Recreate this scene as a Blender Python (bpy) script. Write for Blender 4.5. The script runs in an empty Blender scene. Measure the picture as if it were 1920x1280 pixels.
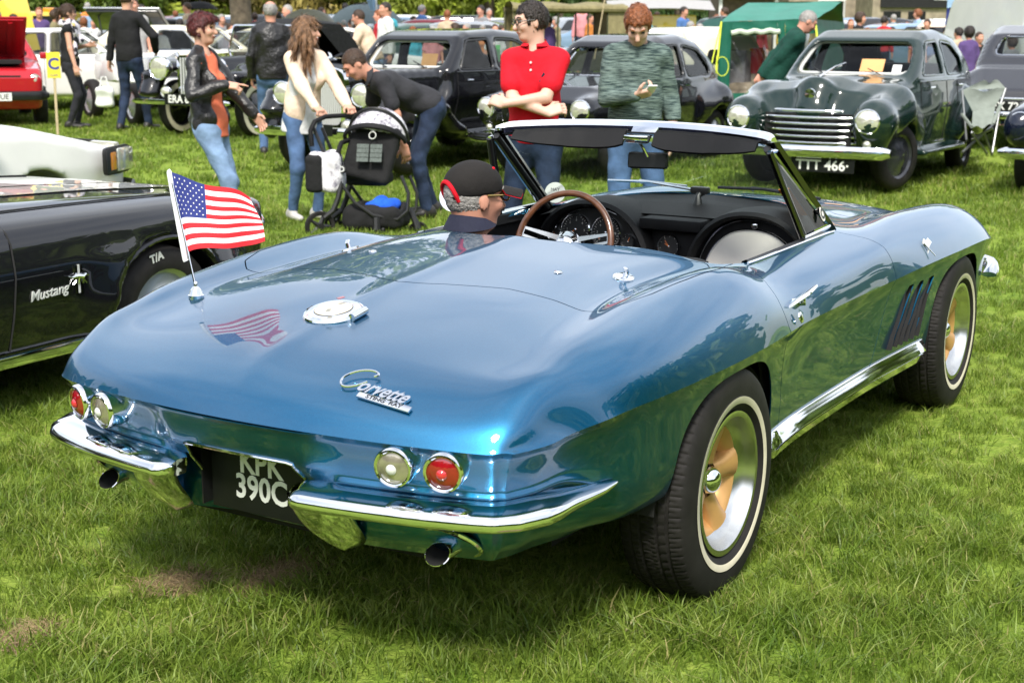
import bpy, bmesh, math, random
import numpy as np
from mathutils import Vector, Matrix, noise as mnoise
R = math.radians
scene = bpy.context.scene
COL = scene.collection
rng = np.random.default_rng(7)
random.seed(7)

# ---------------------------------------------------------------- camera
cam_d = bpy.data.cameras.new('camera')
cam = bpy.data.objects.new('camera', cam_d)
COL.objects.link(cam)
scene.camera = cam
CP = np.array([-3.5987, -2.3035, 1.5606]); YAW, PITCH, ROLL = 0.54357, -0.21243, 0.00652
FW = np.array([math.cos(YAW)*math.cos(PITCH), math.sin(YAW)*math.cos(PITCH), math.sin(PITCH)])
_r = np.array([math.sin(YAW), -math.cos(YAW), 0.0]); _u = np.cross(_r, FW)
RT = _r*math.cos(ROLL) + _u*math.sin(ROLL); UP = -_r*math.sin(ROLL) + _u*math.cos(ROLL)
M = Matrix.Identity(4)
for _i in range(3):
    M[_i][0] = RT[_i]; M[_i][1] = UP[_i]; M[_i][2] = -FW[_i]; M[_i][3] = CP[_i]
cam.matrix_world = M
cam_d.sensor_width = 36.0; cam_d.sensor_fit = 'HORIZONTAL'
cam_d.lens = 36.0*2679.8/1920
cam_d.clip_start = 0.05; cam_d.clip_end = 900
cam_d.dof.use_dof = True; cam_d.dof.focus_distance = 4.3; cam_d.dof.aperture_fstop = 7.0

# ---------------------------------------------------------------- world, sun, exposure
SUN_EL, SUN_AZ = R(50), R(206)
world = bpy.data.worlds.new('World'); scene.world = world; world.use_nodes = True
wt = world.node_tree; wt.nodes.clear()
wo = wt.nodes.new('ShaderNodeOutputWorld'); wb = wt.nodes.new('ShaderNodeBackground')
sky = wt.nodes.new('ShaderNodeTexSky'); sky.sky_type = 'NISHITA'; sky.sun_disc = False
sky.sun_elevation = SUN_EL; sky.sun_rotation = math.pi/2 - SUN_AZ
sky.dust_density = 1.5; sky.ozone_density = 1.5
tc = wt.nodes.new('ShaderNodeTexCoord'); mp = wt.nodes.new('ShaderNodeMapping')
mp.inputs['Scale'].default_value = (1, 1, 2.2); mp.inputs['Location'].default_value = (3.1, 0.4, 0.2)
nz = wt.nodes.new('ShaderNodeTexNoise'); nz.inputs['Scale'].default_value = 1.6; nz.inputs['Detail'].default_value = 6; nz.inputs['Roughness'].default_value = 0.55
cr = wt.nodes.new('ShaderNodeValToRGB')
cr.color_ramp.elements[0].position = 0.34; cr.color_ramp.elements[0].color = (0.30, 0.30, 0.30, 1)
cr.color_ramp.elements[1].position = 0.70; cr.color_ramp.elements[1].color = (0.97, 0.97, 0.97, 1)
mx = wt.nodes.new('ShaderNodeMixRGB'); mx.inputs[2].default_value = (9.0, 9.25, 9.6, 1)
wt.links.new(tc.outputs['Generated'], mp.inputs['Vector']); wt.links.new(mp.outputs[0], nz.inputs['Vector'])
wt.links.new(nz.outputs['Fac'], cr.inputs[0]); wt.links.new(cr.outputs[0], mx.inputs[0])
wt.links.new(sky.outputs[0], mx.inputs[1]); wt.links.new(mx.outputs[0], wb.inputs[0])
wb.inputs[1].default_value = 0.128
wt.links.new(wb.outputs[0], wo.inputs[0])
sun_d = bpy.data.lights.new('sun', 'SUN'); sun_d.energy = 3.0; sun_d.angle = R(11); sun_d.color = (1.0, 0.95, 0.87)
sun = bpy.data.objects.new('sun', sun_d); COL.objects.link(sun)
_sd = Vector((math.cos(SUN_AZ)*math.cos(SUN_EL), math.sin(SUN_AZ)*math.cos(SUN_EL), math.sin(SUN_EL)))
sun.rotation_euler = _sd.to_track_quat('Z', 'Y').to_euler(); sun.location = (-6, -4, 9)
scene.view_settings.view_transform = 'Standard'; scene.view_settings.look = 'None'
scene.view_settings.exposure = 0.72; scene.view_settings.gamma = 1.0; scene.view_settings.use_curve_mapping = False
scene.cycles.max_bounces = 8; scene.cycles.transparent_max_bounces = 12
scene.cycles.caustics_reflective = False; scene.cycles.caustics_refractive = False

# ---------------------------------------------------------------- materials
MATS = {}
def mat(name, col, rough=0.5, metal=0.0, coat=0.0, coat_rough=0.03, spec=0.5, var=0.0, vscale=8.0, bump=0.0, bscale=60.0,
        trans=0.0, alpha=1.0, emit=None, sheen=0.0, col2=None, object_coord=True, flake=0.0):
    """Procedural principled material: colour with noise variation, fine relief."""
    m = bpy.data.materials.new(name); m.use_nodes = True; MATS[name] = m
    nt = m.node_tree; b = nt.nodes['Principled BSDF']
    c = (*col, 1.0)
    b.inputs['Base Color'].default_value = c; b.inputs['Roughness'].default_value = rough
    b.inputs['Metallic'].default_value = metal; b.inputs['Coat Weight'].default_value = coat
    b.inputs['Coat Roughness'].default_value = coat_rough; b.inputs['Specular IOR Level'].default_value = spec
    b.inputs['Transmission Weight'].default_value = trans; b.inputs['Alpha'].default_value = alpha
    b.inputs['Sheen Weight'].default_value = sheen
    if emit: b.inputs['Emission Color'].default_value = (*emit[:3], 1); b.inputs['Emission Strength'].default_value = emit[3]
    t = nt.nodes.new('ShaderNodeTexCoord')
    if var > 0 or col2:
        n = nt.nodes.new('ShaderNodeTexNoise'); n.inputs['Scale'].default_value = vscale; n.inputs['Detail'].default_value = 5
        nt.links.new(t.outputs['Object'], n.inputs['Vector'])
        r = nt.nodes.new('ShaderNodeValToRGB'); e = r.color_ramp.elements
        e[0].position = 0.3; e[1].position = 0.7
        lo = tuple(max(0, x*(1-var)) for x in col); hi = tuple(min(1, x*(1+var)) for x in (col2 or col))
        e[0].color = (*lo, 1); e[1].color = (*hi, 1)
        nt.links.new(n.outputs['Fac'], r.inputs[0]); nt.links.new(r.outputs[0], b.inputs['Base Color'])
    if bump > 0:
        n = nt.nodes.new('ShaderNodeTexNoise'); n.inputs['Scale'].default_value = bscale; n.inputs['Detail'].default_value = 4
        nt.links.new(t.outputs['Object'], n.inputs['Vector'])
        bp = nt.nodes.new('ShaderNodeBump'); bp.inputs['Strength'].default_value = bump; bp.inputs['Distance'].default_value = 0.02
        nt.links.new(n.outputs['Fac'], bp.inputs['Height']); nt.links.new(bp.outputs[0], b.inputs['Normal'])
    return m

# ---------------------------------------------------------------- objects and naming
def tag(o, label=None, cat=None, group=None, kind=None):
    if label: o['label'] = label
    if cat: o['category'] = cat
    if group: o['group'] = group
    if kind: o['kind'] = kind
    return o
def empty(name, loc=(0, 0, 0), rz=0.0, label=None, cat=None, group=None):
    o = bpy.data.objects.new(name, None); COL.objects.link(o); o.empty_display_size = 0.1
    o.location = loc; o.rotation_euler = (0, 0, rz)
    return tag(o, label, cat, group)
def mesh_obj(name, V, F, m, parent=None, smooth=True, normals=None, autosmooth=None):
    me = bpy.data.meshes.new(name)
    me.from_pydata([tuple(map(float, v)) for v in V], [], [tuple(int(i) for i in f) for f in F])
    for mm in (m if isinstance(m, (list, tuple)) else [m]): me.materials.append(mm)
    if smooth: me.polygons.foreach_set('use_smooth', [True]*len(me.polygons))
    if autosmooth is not None: me.set_sharp_from_angle(angle=R(autosmooth))
    if normals is not None: me.normals_split_custom_set_from_vertices([tuple(map(float, n)) for n in normals])
    me.update()
    o = bpy.data.objects.new(name, me); COL.objects.link(o)
    if parent: o.parent = parent
    return o
def place(o, loc=None, rot=None, sc=None):
    if loc is not None: o.location = loc
    if rot is not None: o.rotation_euler = rot
    if sc is not None: o.scale = sc
    return o
def copy_tree(o, parent=None):
    c = o.copy(); COL.objects.link(c); c.parent = parent
    for ch in o.children: copy_tree(ch, c)
    return c

class G:
    """Collects primitive shapes; build() links them as one mesh object."""
    def __init__(s): s.V = []; s.F = []
    def add(s, V, F):
        n = len(s.V); s.V += [tuple(v) for v in V]; s.F += [tuple(i+n for i in f) for f in F]; return s
    def box(s, c, d, rz=0.0, bev=0.0, M=None):
        bm = bmesh.new(); bmesh.ops.create_cube(bm, size=1.0)
        bmesh.ops.scale(bm, vec=d, verts=bm.verts)
        if bev > 0: bmesh.ops.bevel(bm, geom=bm.edges[:], offset=bev, segments=2, affect='EDGES', profile=0.6)
        T = Matrix.Translation(c) @ (M if M is not None else Matrix.Rotation(rz, 4, 'Z'))
        bm.transform(T); bm.verts.index_update()
        s.add([v.co[:] for v in bm.verts], [[v.index for v in f.verts] for f in bm.faces]); bm.free(); return s
    def tube(s, pts, r, n=8, cap=True, flat=None):
        P = [Vector(p) for p in pts]; k = len(P); rs = r if isinstance(r, (list, tuple)) else [r]*k
        V = []; F = []; up = None
        for i, p in enumerate(P):
            t = (P[min(i+1, k-1)] - P[max(i-1, 0)]).normalized()
            if up is None: up = Vector((0, 0, 1)) if abs(t.z) < 0.9 else Vector((1, 0, 0))
            a = t.cross(up).normalized(); b = a.cross(t).normalized(); up = b
            for j in range(n):
                q = 2*math.pi*j/n; V.append(p + a*rs[i]*math.cos(q) + b*rs[i]*math.sin(q)*(flat or 1.0))
        for i in range(k-1):
            for j in range(n): F.append((i*n+j, i*n+(j+1) % n, (i+1)*n+(j+1) % n, (i+1)*n+j))
        if cap: F.append(tuple(reversed(range(n)))); F.append(tuple((k-1)*n+j for j in range(n)))
        return s.add(V, F)
    def ring(s, pts, r, n=6):   # closed tube
        P = [Vector(p) for p in pts]; k = len(P); V = []; F = []
        nrm = Vector((0, 0, 0)); c = sum(P, Vector((0, 0, 0)))/k
        for i in range(k): nrm += (P[i]-c).cross(P[(i+1) % k]-c)
        nrm.normalize()
        for i, p in enumerate(P):
            t = (P[(i+1) % k]-P[i-1]).normalized(); a = t.cross(nrm).normalized()
            for j in range(n):
                q = 2*math.pi*j/n; V.append(p + a*r*math.cos(q) + nrm*r*math.sin(q))
        for i in range(k):
            for j in range(n): F.append((i*n+j, i*n+(j+1) % n, ((i+1) % k)*n+(j+1) % n, ((i+1) % k)*n+j))
        return s.add(V, F)
    def lathe(s, prof, axis='Z', n=32, c=(0, 0, 0), M=None, a0=0.0, a1=2*math.pi):
        full = abs(a1-a0-2*math.pi) < 1e-6; V = []; F = []; k = len(prof); m = n if full else n+1
        for j in range(m):
            q = a0+(a1-a0)*j/n
            for (r, h) in prof: V.append(Vector((r*math.cos(q), r*math.sin(q), h)))
        for j in range(n):
            j2 = (j+1) % m
            for i in range(k-1): F.append((j*k+i, j2*k+i, j2*k+i+1, j*k+i+1))
        if axis == 'Y': T = Matrix.Rotation(R(90), 4, 'X')
        elif axis == 'X': T = Matrix.Rotation(R(90), 4, 'Y')
        else: T = Matrix.Identity(4)
        if M is not None: T = M @ T
        T = Matrix.Translation(c) @ T
        return s.add([T @ v for v in V], F)
    def ell(s, c, d, n=12, M=None):
        V = []; F = []; k = n//2
        for i in range(k+1):
            th = math.pi*i/k
            for j in range(n):
                q = 2*math.pi*j/n; V.append(Vector((d[0]*math.sin(th)*math.cos(q), d[1]*math.sin(th)*math.sin(q), d[2]*math.cos(th))))
        for i in range(k):
            for j in range(n): F.append((i*n+j, (i+1)*n+j, (i+1)*n+(j+1) % n, i*n+(j+1) % n))
        T = Matrix.Translation(c) @ (M if M is not None else Matrix.Identity(4))
        return s.add([T @ v for v in V], F)
    def prism(s, poly, a, b):
        """poly: list of 3-D points (planar); extruded from +a*n to +b*n is done by vectors a, b."""
        n = len(poly); V = [Vector(p)+Vector(a) for p in poly] + [Vector(p)+Vector(b) for p in poly]
        F = [tuple(reversed(range(n))), tuple(range(n, 2*n))] + [(i, (i+1) % n, n+(i+1) % n, n+i) for i in range(n)]
        return s.add(V, F)
    def grid(s, P, closed_u=False, closed_v=False):
        P = np.asarray(P); a, b = P.shape[:2]; F = []
        for i in range(a if closed_u else a-1):
            for j in range(b if closed_v else b-1):
                i2, j2 = (i+1) % a, (j+1) % b; F.append((i*b+j, i2*b+j, i2*b+j2, i*b+j2))
        return s.add(P.reshape(-1, 3), F)
    def build(s, name, m, parent=None, smooth=True, ang=35):
        return mesh_obj(name, s.V, s.F, m, parent, smooth, autosmooth=ang if smooth else None)
    def mirror_y(s):
        n = len(s.V); s.V += [(v[0], -v[1], v[2]) for v in s.V]; s.F += [tuple(i+n for i in reversed(f)) for f in s.F]; return s

def text_obj(name, body, size, m, parent, Mt, depth=0.002, bold=0.0, align='CENTER', sx=1.0, res=3):
    cu = bpy.data.curves.new(name, 'FONT'); cu.body = body; cu.size = size; cu.extrude = depth; cu.offset = bold
    cu.align_x = align; cu.align_y = 'CENTER'; cu.resolution_u = res
    o = bpy.data.objects.new(name, cu); COL.objects.link(o)
    dg = bpy.context.evaluated_depsgraph_get(); me = bpy.data.meshes.new_from_object(o.evaluated_get(dg))
    bpy.data.objects.remove(o); me.name = name; me.materials.clear(); me.materials.append(m)
    me.transform(Mt @ Matrix.Diagonal((sx, 1, 1, 1)))
    ob = bpy.data.objects.new(name, me); COL.objects.link(ob)
    if parent: ob.parent = parent
    return ob
def frame(o, x, y):
    """Matrix at o with local X along x, local Y towards y, local Z = x cross y."""
    x = Vector(x).normalized(); z = x.cross(Vector(y)).normalized(); y = z.cross(x)
    Mx = Matrix.Identity(4)
    for i in range(3): Mx[i][0] = x[i]; Mx[i][1] = y[i]; Mx[i][2] = z[i]; Mx[i][3] = o[i]
    return Mx

# ---------------------------------------------------------------- splines, nets, clipping
def nspline(t, Y, tq):
    """natural cubic spline through (t, Y[k, ...]) evaluated at tq"""
    t = np.asarray(t, float); Y = np.asarray(Y, float); n = len(t); sh = Y.shape[1:]; Y2 = Y.reshape(n, -1)
    h = np.diff(t); A = np.zeros((n, n)); B = np.zeros((n, Y2.shape[1])); A[0, 0] = A[-1, -1] = 1
    for i in range(1, n-1):
        A[i, i-1] = h[i-1]; A[i, i] = 2*(h[i-1]+h[i]); A[i, i+1] = h[i]
        B[i] = 6*((Y2[i+1]-Y2[i])/h[i]-(Y2[i]-Y2[i-1])/h[i-1])
    m = np.linalg.solve(A, B); tq = np.asarray(tq, float); k = np.clip(np.searchsorted(t, tq)-1, 0, n-2)
    a = (t[k+1]-tq)[:, None]; b = (tq-t[k])[:, None]; hh = h[k][:, None]
    r = m[k]*a**3/(6*hh)+m[k+1]*b**3/(6*hh)+(Y2[k]/hh-m[k]*hh/6)*a+(Y2[k+1]/hh-m[k+1]*hh/6)*b
    return r.reshape((len(tq),)+sh)
def pchip(t, Y, tq):
    """monotone-ish cubic hermite through (t, Y[k, ...])"""
    t = np.asarray(t, float); Y = np.asarray(Y, float); n = len(t); sh = Y.shape[1:]; Y = Y.reshape(n, -1)
    h = np.diff(t)[:, None]; d = np.diff(Y, axis=0)/h; s = np.zeros_like(Y); s[0] = d[0]; s[-1] = d[-1]
    for i in range(1, n-1):
        w1 = 2*h[i]+h[i-1]; w2 = h[i]+2*h[i-1]; ok = d[i-1]*d[i] > 0
        s[i] = np.where(ok, (w1+w2)/(w1/np.where(ok, d[i-1], 1)+w2/np.where(ok, d[i], 1)), 0)
    tq = np.asarray(tq, float); k = np.clip(np.searchsorted(t, tq)-1, 0, n-2); x = ((tq-t[k])/h[k, 0])[:, None]; H = h[k]
    r = (2*x**3-3*x**2+1)*Y[k]+(x**3-2*x**2+x)*H*s[k]+(-2*x**3+3*x**2)*Y[k+1]+(x**3-x**2)*H*s[k+1]
    return r.reshape((len(tq),)+sh)
def grid_normals(P, flip=False):
    du = np.gradient(P, axis=0); dv = np.gradient(P, axis=1); n = np.cross(du, dv)
    n /= np.linalg.norm(n, axis=-1, keepdims=True)+1e-12
    return -n if flip else n
def grid_faces(a, b, flip=False):
    i, j = np.meshgrid(np.arange(a-1), np.arange(b-1), indexing='ij')
    f = np.stack([i*b+j, (i+1)*b+j, (i+1)*b+j+1, i*b+j+1], -1).reshape(-1, 4)
    return [tuple(x) for x in (f[:, ::-1] if flip else f).tolist()]
def clip(A, F, f):
    """keep the part of the mesh (rows A = xyz + anything) where f > 0"""
    f = np.asarray(f, float); f = np.where(np.abs(f) < 1e-9, 1e-9, f); rows = [r for r in A]; cut = {}; idx = {}; out = []; OF = []
    def vid(i):
        if i not in idx: idx[i] = len(out); out.append(A[i])
        return idx[i]
    def eid(i, j):
        k = (min(i, j), max(i, j))
        if k not in cut:
            t = f[i]/(f[i]-f[j]); cut[k] = len(out); out.append(A[i]*(1-t)+A[j]*t)
        return cut[k]
    for F_ in F:
        s = [f[i] > 0 for i in F_]
        if all(s): OF.append(tuple(vid(i) for i in F_)); continue
        if not any(s): continue
        p = []
        for a in range(len(F_)):
            i, j = F_[a], F_[(a+1) % len(F_)]
            if s[a]: p.append(vid(i))
            if s[a] != s[(a+1) % len(F_)]: p.append(eid(i, j))
        if len(p) >= 3: OF.append(tuple(p))
    return np.array(out).reshape(-1, A.shape[1]), OF
def rim(A, F, depth):
    """adds a turned-in edge strip round the open boundary; A rows = xyz + normal"""
    from collections import Counter
    ec = Counter()
    for p in F:
        for a in range(len(p)):
            i, j = p[a], p[(a+1) % len(p)]; ec[(min(i, j), max(i, j))] += 1
    V = [A]; n = len(A); FF = list(F); ex = []
    for p in F:
        for a in range(len(p)):
            i, j = p[a], p[(a+1) % len(p)]
            if ec[(min(i, j), max(i, j))] == 1:
                Pi, Pj = A[i, :3], A[j, :3]; Ni, Nj = A[i, 3:6], A[j, 3:6]
                nn = np.cross(Pi-Pj, Ni+Nj); nn = nn/(np.linalg.norm(nn)+1e-12)
                k = n+len(ex)
                for q in (Pj, Pi, Pi-Ni*depth, Pj-Nj*depth):
                    ex.append(np.concatenate([q, -nn]))
                FF.append((k, k+1, k+2, k+3))
    if ex: V.append(np.array(ex)[:, :6])
    return np.concatenate([v[:, :6] for v in V]), FF
def sm(a, b, x):
    t = np.clip((np.asarray(x, float)-a)/(b-a), 0, 1); return t*t*(3-2*t)
def join(parts):
    A = []; F = []; n = 0
    for a, f in parts:
        A.append(a); F += [tuple(i+n for i in p) for p in f]; n += len(a)
    return np.concatenate(A), F
# ---------------------------------------------------------------- ground and grass
def depth_of(x, y): return (x-CP[0])*math.cos(YAW)+(y-CP[1])*math.sin(YAW)
def gz(x, y):
    d = (np.asarray(x, float)-CP[0])*math.cos(YAW)+(np.asarray(y, float)-CP[1])*math.sin(YAW)
    return 0.20*sm(11, 21, d)+0.5*sm(22, 50, d)
def U(px, py, h=0.0):
    """ground point (at height h over the lawn) seen at photo pixel px, py"""
    d = FW+RT*(px-960)/2679.8-UP*(py-640)/2679.8; t0 = 2.0
    def f(t):
        q = CP+d*t; return q[2]-float(gz(q[0], q[1]))-h
    t = t0
    while f(t) > 0 and t < 300: t *= 1.02
    a, b = t/1.02, t
    for _ in range(40):
        c = (a+b)/2
        if f(c) > 0: a = c
        else: b = c
    return CP+d*a
def at(px, py, dep):
    """point seen at pixel px, py at depth dep metres along the view axis"""
    return CP+(FW+RT*(px-960)/2679.8-UP*(py-640)/2679.8)*dep

def grass_material(name, blade):
    m = bpy.data.materials.new(name); m.use_nodes = True; nt = m.node_tree; b = nt.nodes['Principled BSDF']
    geo = nt.nodes.new('ShaderNodeNewGeometry')
    n1 = nt.nodes.new('ShaderNodeTexNoise'); n1.inputs['Scale'].default_value = 0.9; n1.inputs['Detail'].default_value = 6
    n2 = nt.nodes.new('ShaderNodeTexNoise'); n2.inputs['Scale'].default_value = 7.0 if blade else 16.0; n2.inputs['Detail'].default_value = 5
    for n in (n1, n2): nt.links.new(geo.outputs['Position'], n.inputs['Vector'])
    r1 = nt.nodes.new('ShaderNodeValToRGB'); e = r1.color_ramp.elements
    e[0].position = 0.32; e[0].color = (0.130, 0.220, 0.020, 1); e[1].position = 0.68; e[1].color = (0.262, 0.345, 0.052, 1)
    r2 = nt.nodes.new('ShaderNodeValToRGB'); e = r2.color_ramp.elements
    e[0].position = 0.30; e[0].color = (0.080, 0.165, 0.014, 1); e[1].position = 0.72; e[1].color = (0.345, 0.410, 0.085, 1)
    nt.links.new(n1.outputs['Fac'], r1.inputs[0]); nt.links.new(n2.outputs['Fac'], r2.inputs[0])
    mx = nt.nodes.new('ShaderNodeMixRGB'); mx.inputs[0].default_value = 0.5
    nt.links.new(r1.outputs[0], mx.inputs[1]); nt.links.new(r2.outputs[0], mx.inputs[2]); last = mx
    if blade:
        oi = nt.nodes.new('ShaderNodeObjectInfo'); at_ = nt.nodes.new('ShaderNodeAttribute'); at_.attribute_name = 'shade'
        ad = nt.nodes.new('ShaderNodeMath'); ad.operation = 'ADD'
        nt.links.new(oi.outputs['Random'], ad.inputs[0]); nt.links.new(at_.outputs['Fac'], ad.inputs[1])
        fr = nt.nodes.new('ShaderNodeMath'); fr.operation = 'FRACT'; nt.links.new(ad.outputs[0], fr.inputs[0])
        r3 = nt.nodes.new('ShaderNodeValToRGB'); e = r3.color_ramp.elements
        e[0].position = 0.0; e[0].color = (0.55, 0.62, 0.5, 1); e[1].position = 0.82; e[1].color = (1.15, 1.15, 1.0, 1)
        q = r3.color_ramp.elements.new(0.93); q.color = (1.35, 1.15, 1.9, 1); q = r3.color_ramp.elements.new(0.985); q.color = (1.9, 1.25, 3.2, 1)
        nt.links.new(fr.outputs[0], r3.inputs[0])
        m2 = nt.nodes.new('ShaderNodeMixRGB'); m2.blend_type = 'MULTIPLY'; m2.inputs[0].default_value = 1.0
        nt.links.new(mx.outputs[0], m2.inputs[1]); nt.links.new(r3.outputs[0], m2.inputs[2]); last = m2
        b.inputs['Roughness'].default_value = 0.45; b.inputs['Specular IOR Level'].default_value = 0.35
        tr = nt.nodes.new('ShaderNodeBsdfTranslucent'); ms = nt.nodes.new('ShaderNodeMixShader'); ms.inputs[0].default_value = 0.38
        nt.links.new(last.outputs[0], tr.inputs[0]); nt.links.new(b.outputs[0], ms.inputs[1]); nt.links.new(tr.outputs[0], ms.inputs[2])
        nt.links.new(ms.outputs[0], nt.nodes['Material Output'].inputs['Surface'])
    else:
        b.inputs['Roughness'].default_value = 0.95; b.inputs['Specular IOR Level'].default_value = 0.1
        n3 = nt.nodes.new('ShaderNodeTexNoise'); n3.inputs['Scale'].default_value = 45; n3.inputs['Detail'].default_value = 4
        nt.links.new(geo.outputs['Position'], n3.inputs['Vector'])
        bp = nt.nodes.new('ShaderNodeBump'); bp.inputs['Strength'].default_value = 0.8; bp.inputs['Distance'].default_value = 0.04
        nt.links.new(n3.outputs['Fac'], bp.inputs['Height']); nt.links.new(bp.outputs[0], b.inputs['Normal'])
    nt.links.new(last.outputs[0], b.inputs['Base Color'])
    return m
M_GROUND = grass_material('lawn_soil_and_turf', False)
M_BLADE = grass_material('grass_blade', True)

def build_ground():
    c = np.array([CP[0], CP[1]]); f = np.array([math.cos(YAW), math.sin(YAW)]); r = np.array([math.sin(YAW), -math.cos(YAW)])
    a = np.concatenate([[-60, -25, -10, -4], np.arange(0, 30, 1.0), [32, 36, 42, 50, 62, 80, 110, 160, 260, 420]])
    b = np.array([-300, -150, -80, -45, -28, -18, -12, -8, -5, -2.5, 0, 2.5, 5, 8, 12, 18, 28, 45, 80, 150, 300])
    V = []
    for d in a:
        for s in b:
            p = c+f*d+r*s; V.append((p[0], p[1], float(gz(p[0], p[1]))))
    F = grid_faces(len(a), len(b))
    o = mesh_obj('ground', V, [tuple(reversed(q)) for q in F], M_GROUND); tag(o, kind='structure')
build_ground()

def tuft_mesh(name, nb, spread, hmin, hmax, w, lean, seed):
    g = np.random.default_rng(seed); V = []; F = []; sh = []
    for i in range(nb):
        a = g.uniform(0, 2*math.pi); rr = spread*math.sqrt(g.uniform()); x, y = rr*math.cos(a), rr*math.sin(a)
        h = g.uniform(hmin, hmax); ld = g.uniform(0, 2*math.pi); l = g.uniform(0.15, lean)*h; lx, ly = l*math.cos(ld), l*math.sin(ld)
        fa = g.uniform(0, math.pi); wx, wy = w*math.cos(fa)/2, w*math.sin(fa)/2; n = len(V); s = g.uniform()
        for t, ww in ((0, 1.0), (0.55, 0.85), (1, 0.0)):
            cx, cy, cz = x+lx*t*t, y+ly*t*t, h*(t-0.22*(l/h)*t*t)
            if ww > 0: V += [(cx-wx*ww, cy-wy*ww, cz), (cx+wx*ww, cy+wy*ww, cz)]
            else: V.append((cx, cy, cz))
        F += [(n, n+1, n+3, n+2), (n+2, n+3, n+4)]; sh += [s]*5
    me = bpy.data.meshes.new(name); me.from_pydata(V, [], F); me.materials.append(M_BLADE)
    at_ = me.attributes.new('shade', 'FLOAT', 'POINT'); at_.data.foreach_set('value', sh)
    me.polygons.foreach_set('use_smooth', [True]*len(me.polygons)); me.update()
    return me

def scatter(name, pts, scl, rz, tuft, label):
    """one stuff object: a tuft mesh instanced on points by geometry nodes"""
    me = bpy.data.meshes.new(name); me.from_pydata([tuple(p) for p in pts], [], [])
    for nm, arr in (('sc', scl), ('rz', rz)):
        t = me.attributes.new(nm, 'FLOAT', 'POINT'); t.data.foreach_set('value', np.asarray(arr, np.float32))
    o = bpy.data.objects.new(name, me); COL.objects.link(o); tag(o, label, 'grass', kind='stuff')
    ng = bpy.data.node_groups.new(name+'_nodes', 'GeometryNodeTree')
    ng.interface.new_socket('Geometry', in_out='INPUT', socket_type='NodeSocketGeometry')
    ng.interface.new_socket('Geometry', in_out='OUTPUT', socket_type='NodeSocketGeometry')
    N = ng.nodes; L = ng.links
    gi = N.new('NodeGroupInput'); go = N.new('NodeGroupOutput'); m2p = N.new('GeometryNodeMeshToPoints'); iop = N.new('GeometryNodeInstanceOnPoints')
    oi = N.new('GeometryNodeObjectInfo'); oi.inputs['Object'].default_value = tuft
    a1 = N.new('GeometryNodeInputNamedAttribute'); a1.data_type = 'FLOAT'; a1.inputs['Name'].default_value = 'sc'
    a2 = N.new('GeometryNodeInputNamedAttribute'); a2.data_type = 'FLOAT'; a2.inputs['Name'].default_value = 'rz'
    cx = N.new('ShaderNodeCombineXYZ'); L.new(a2.outputs['Attribute'], cx.inputs['Z'])
    L.new(gi.outputs[0], m2p.inputs['Mesh']); L.new(m2p.outputs[0], iop.inputs['Points']); L.new(oi.outputs['Geometry'], iop.inputs['Instance'])
    L.new(cx.outputs[0], iop.inputs['Rotation']); L.new(a1.outputs['Attribute'], iop.inputs['Scale']); L.new(iop.outputs[0], go.inputs[0])
    md = o.modifiers.new('scatter', 'NODES'); md.node_group = ng
    return o

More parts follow.
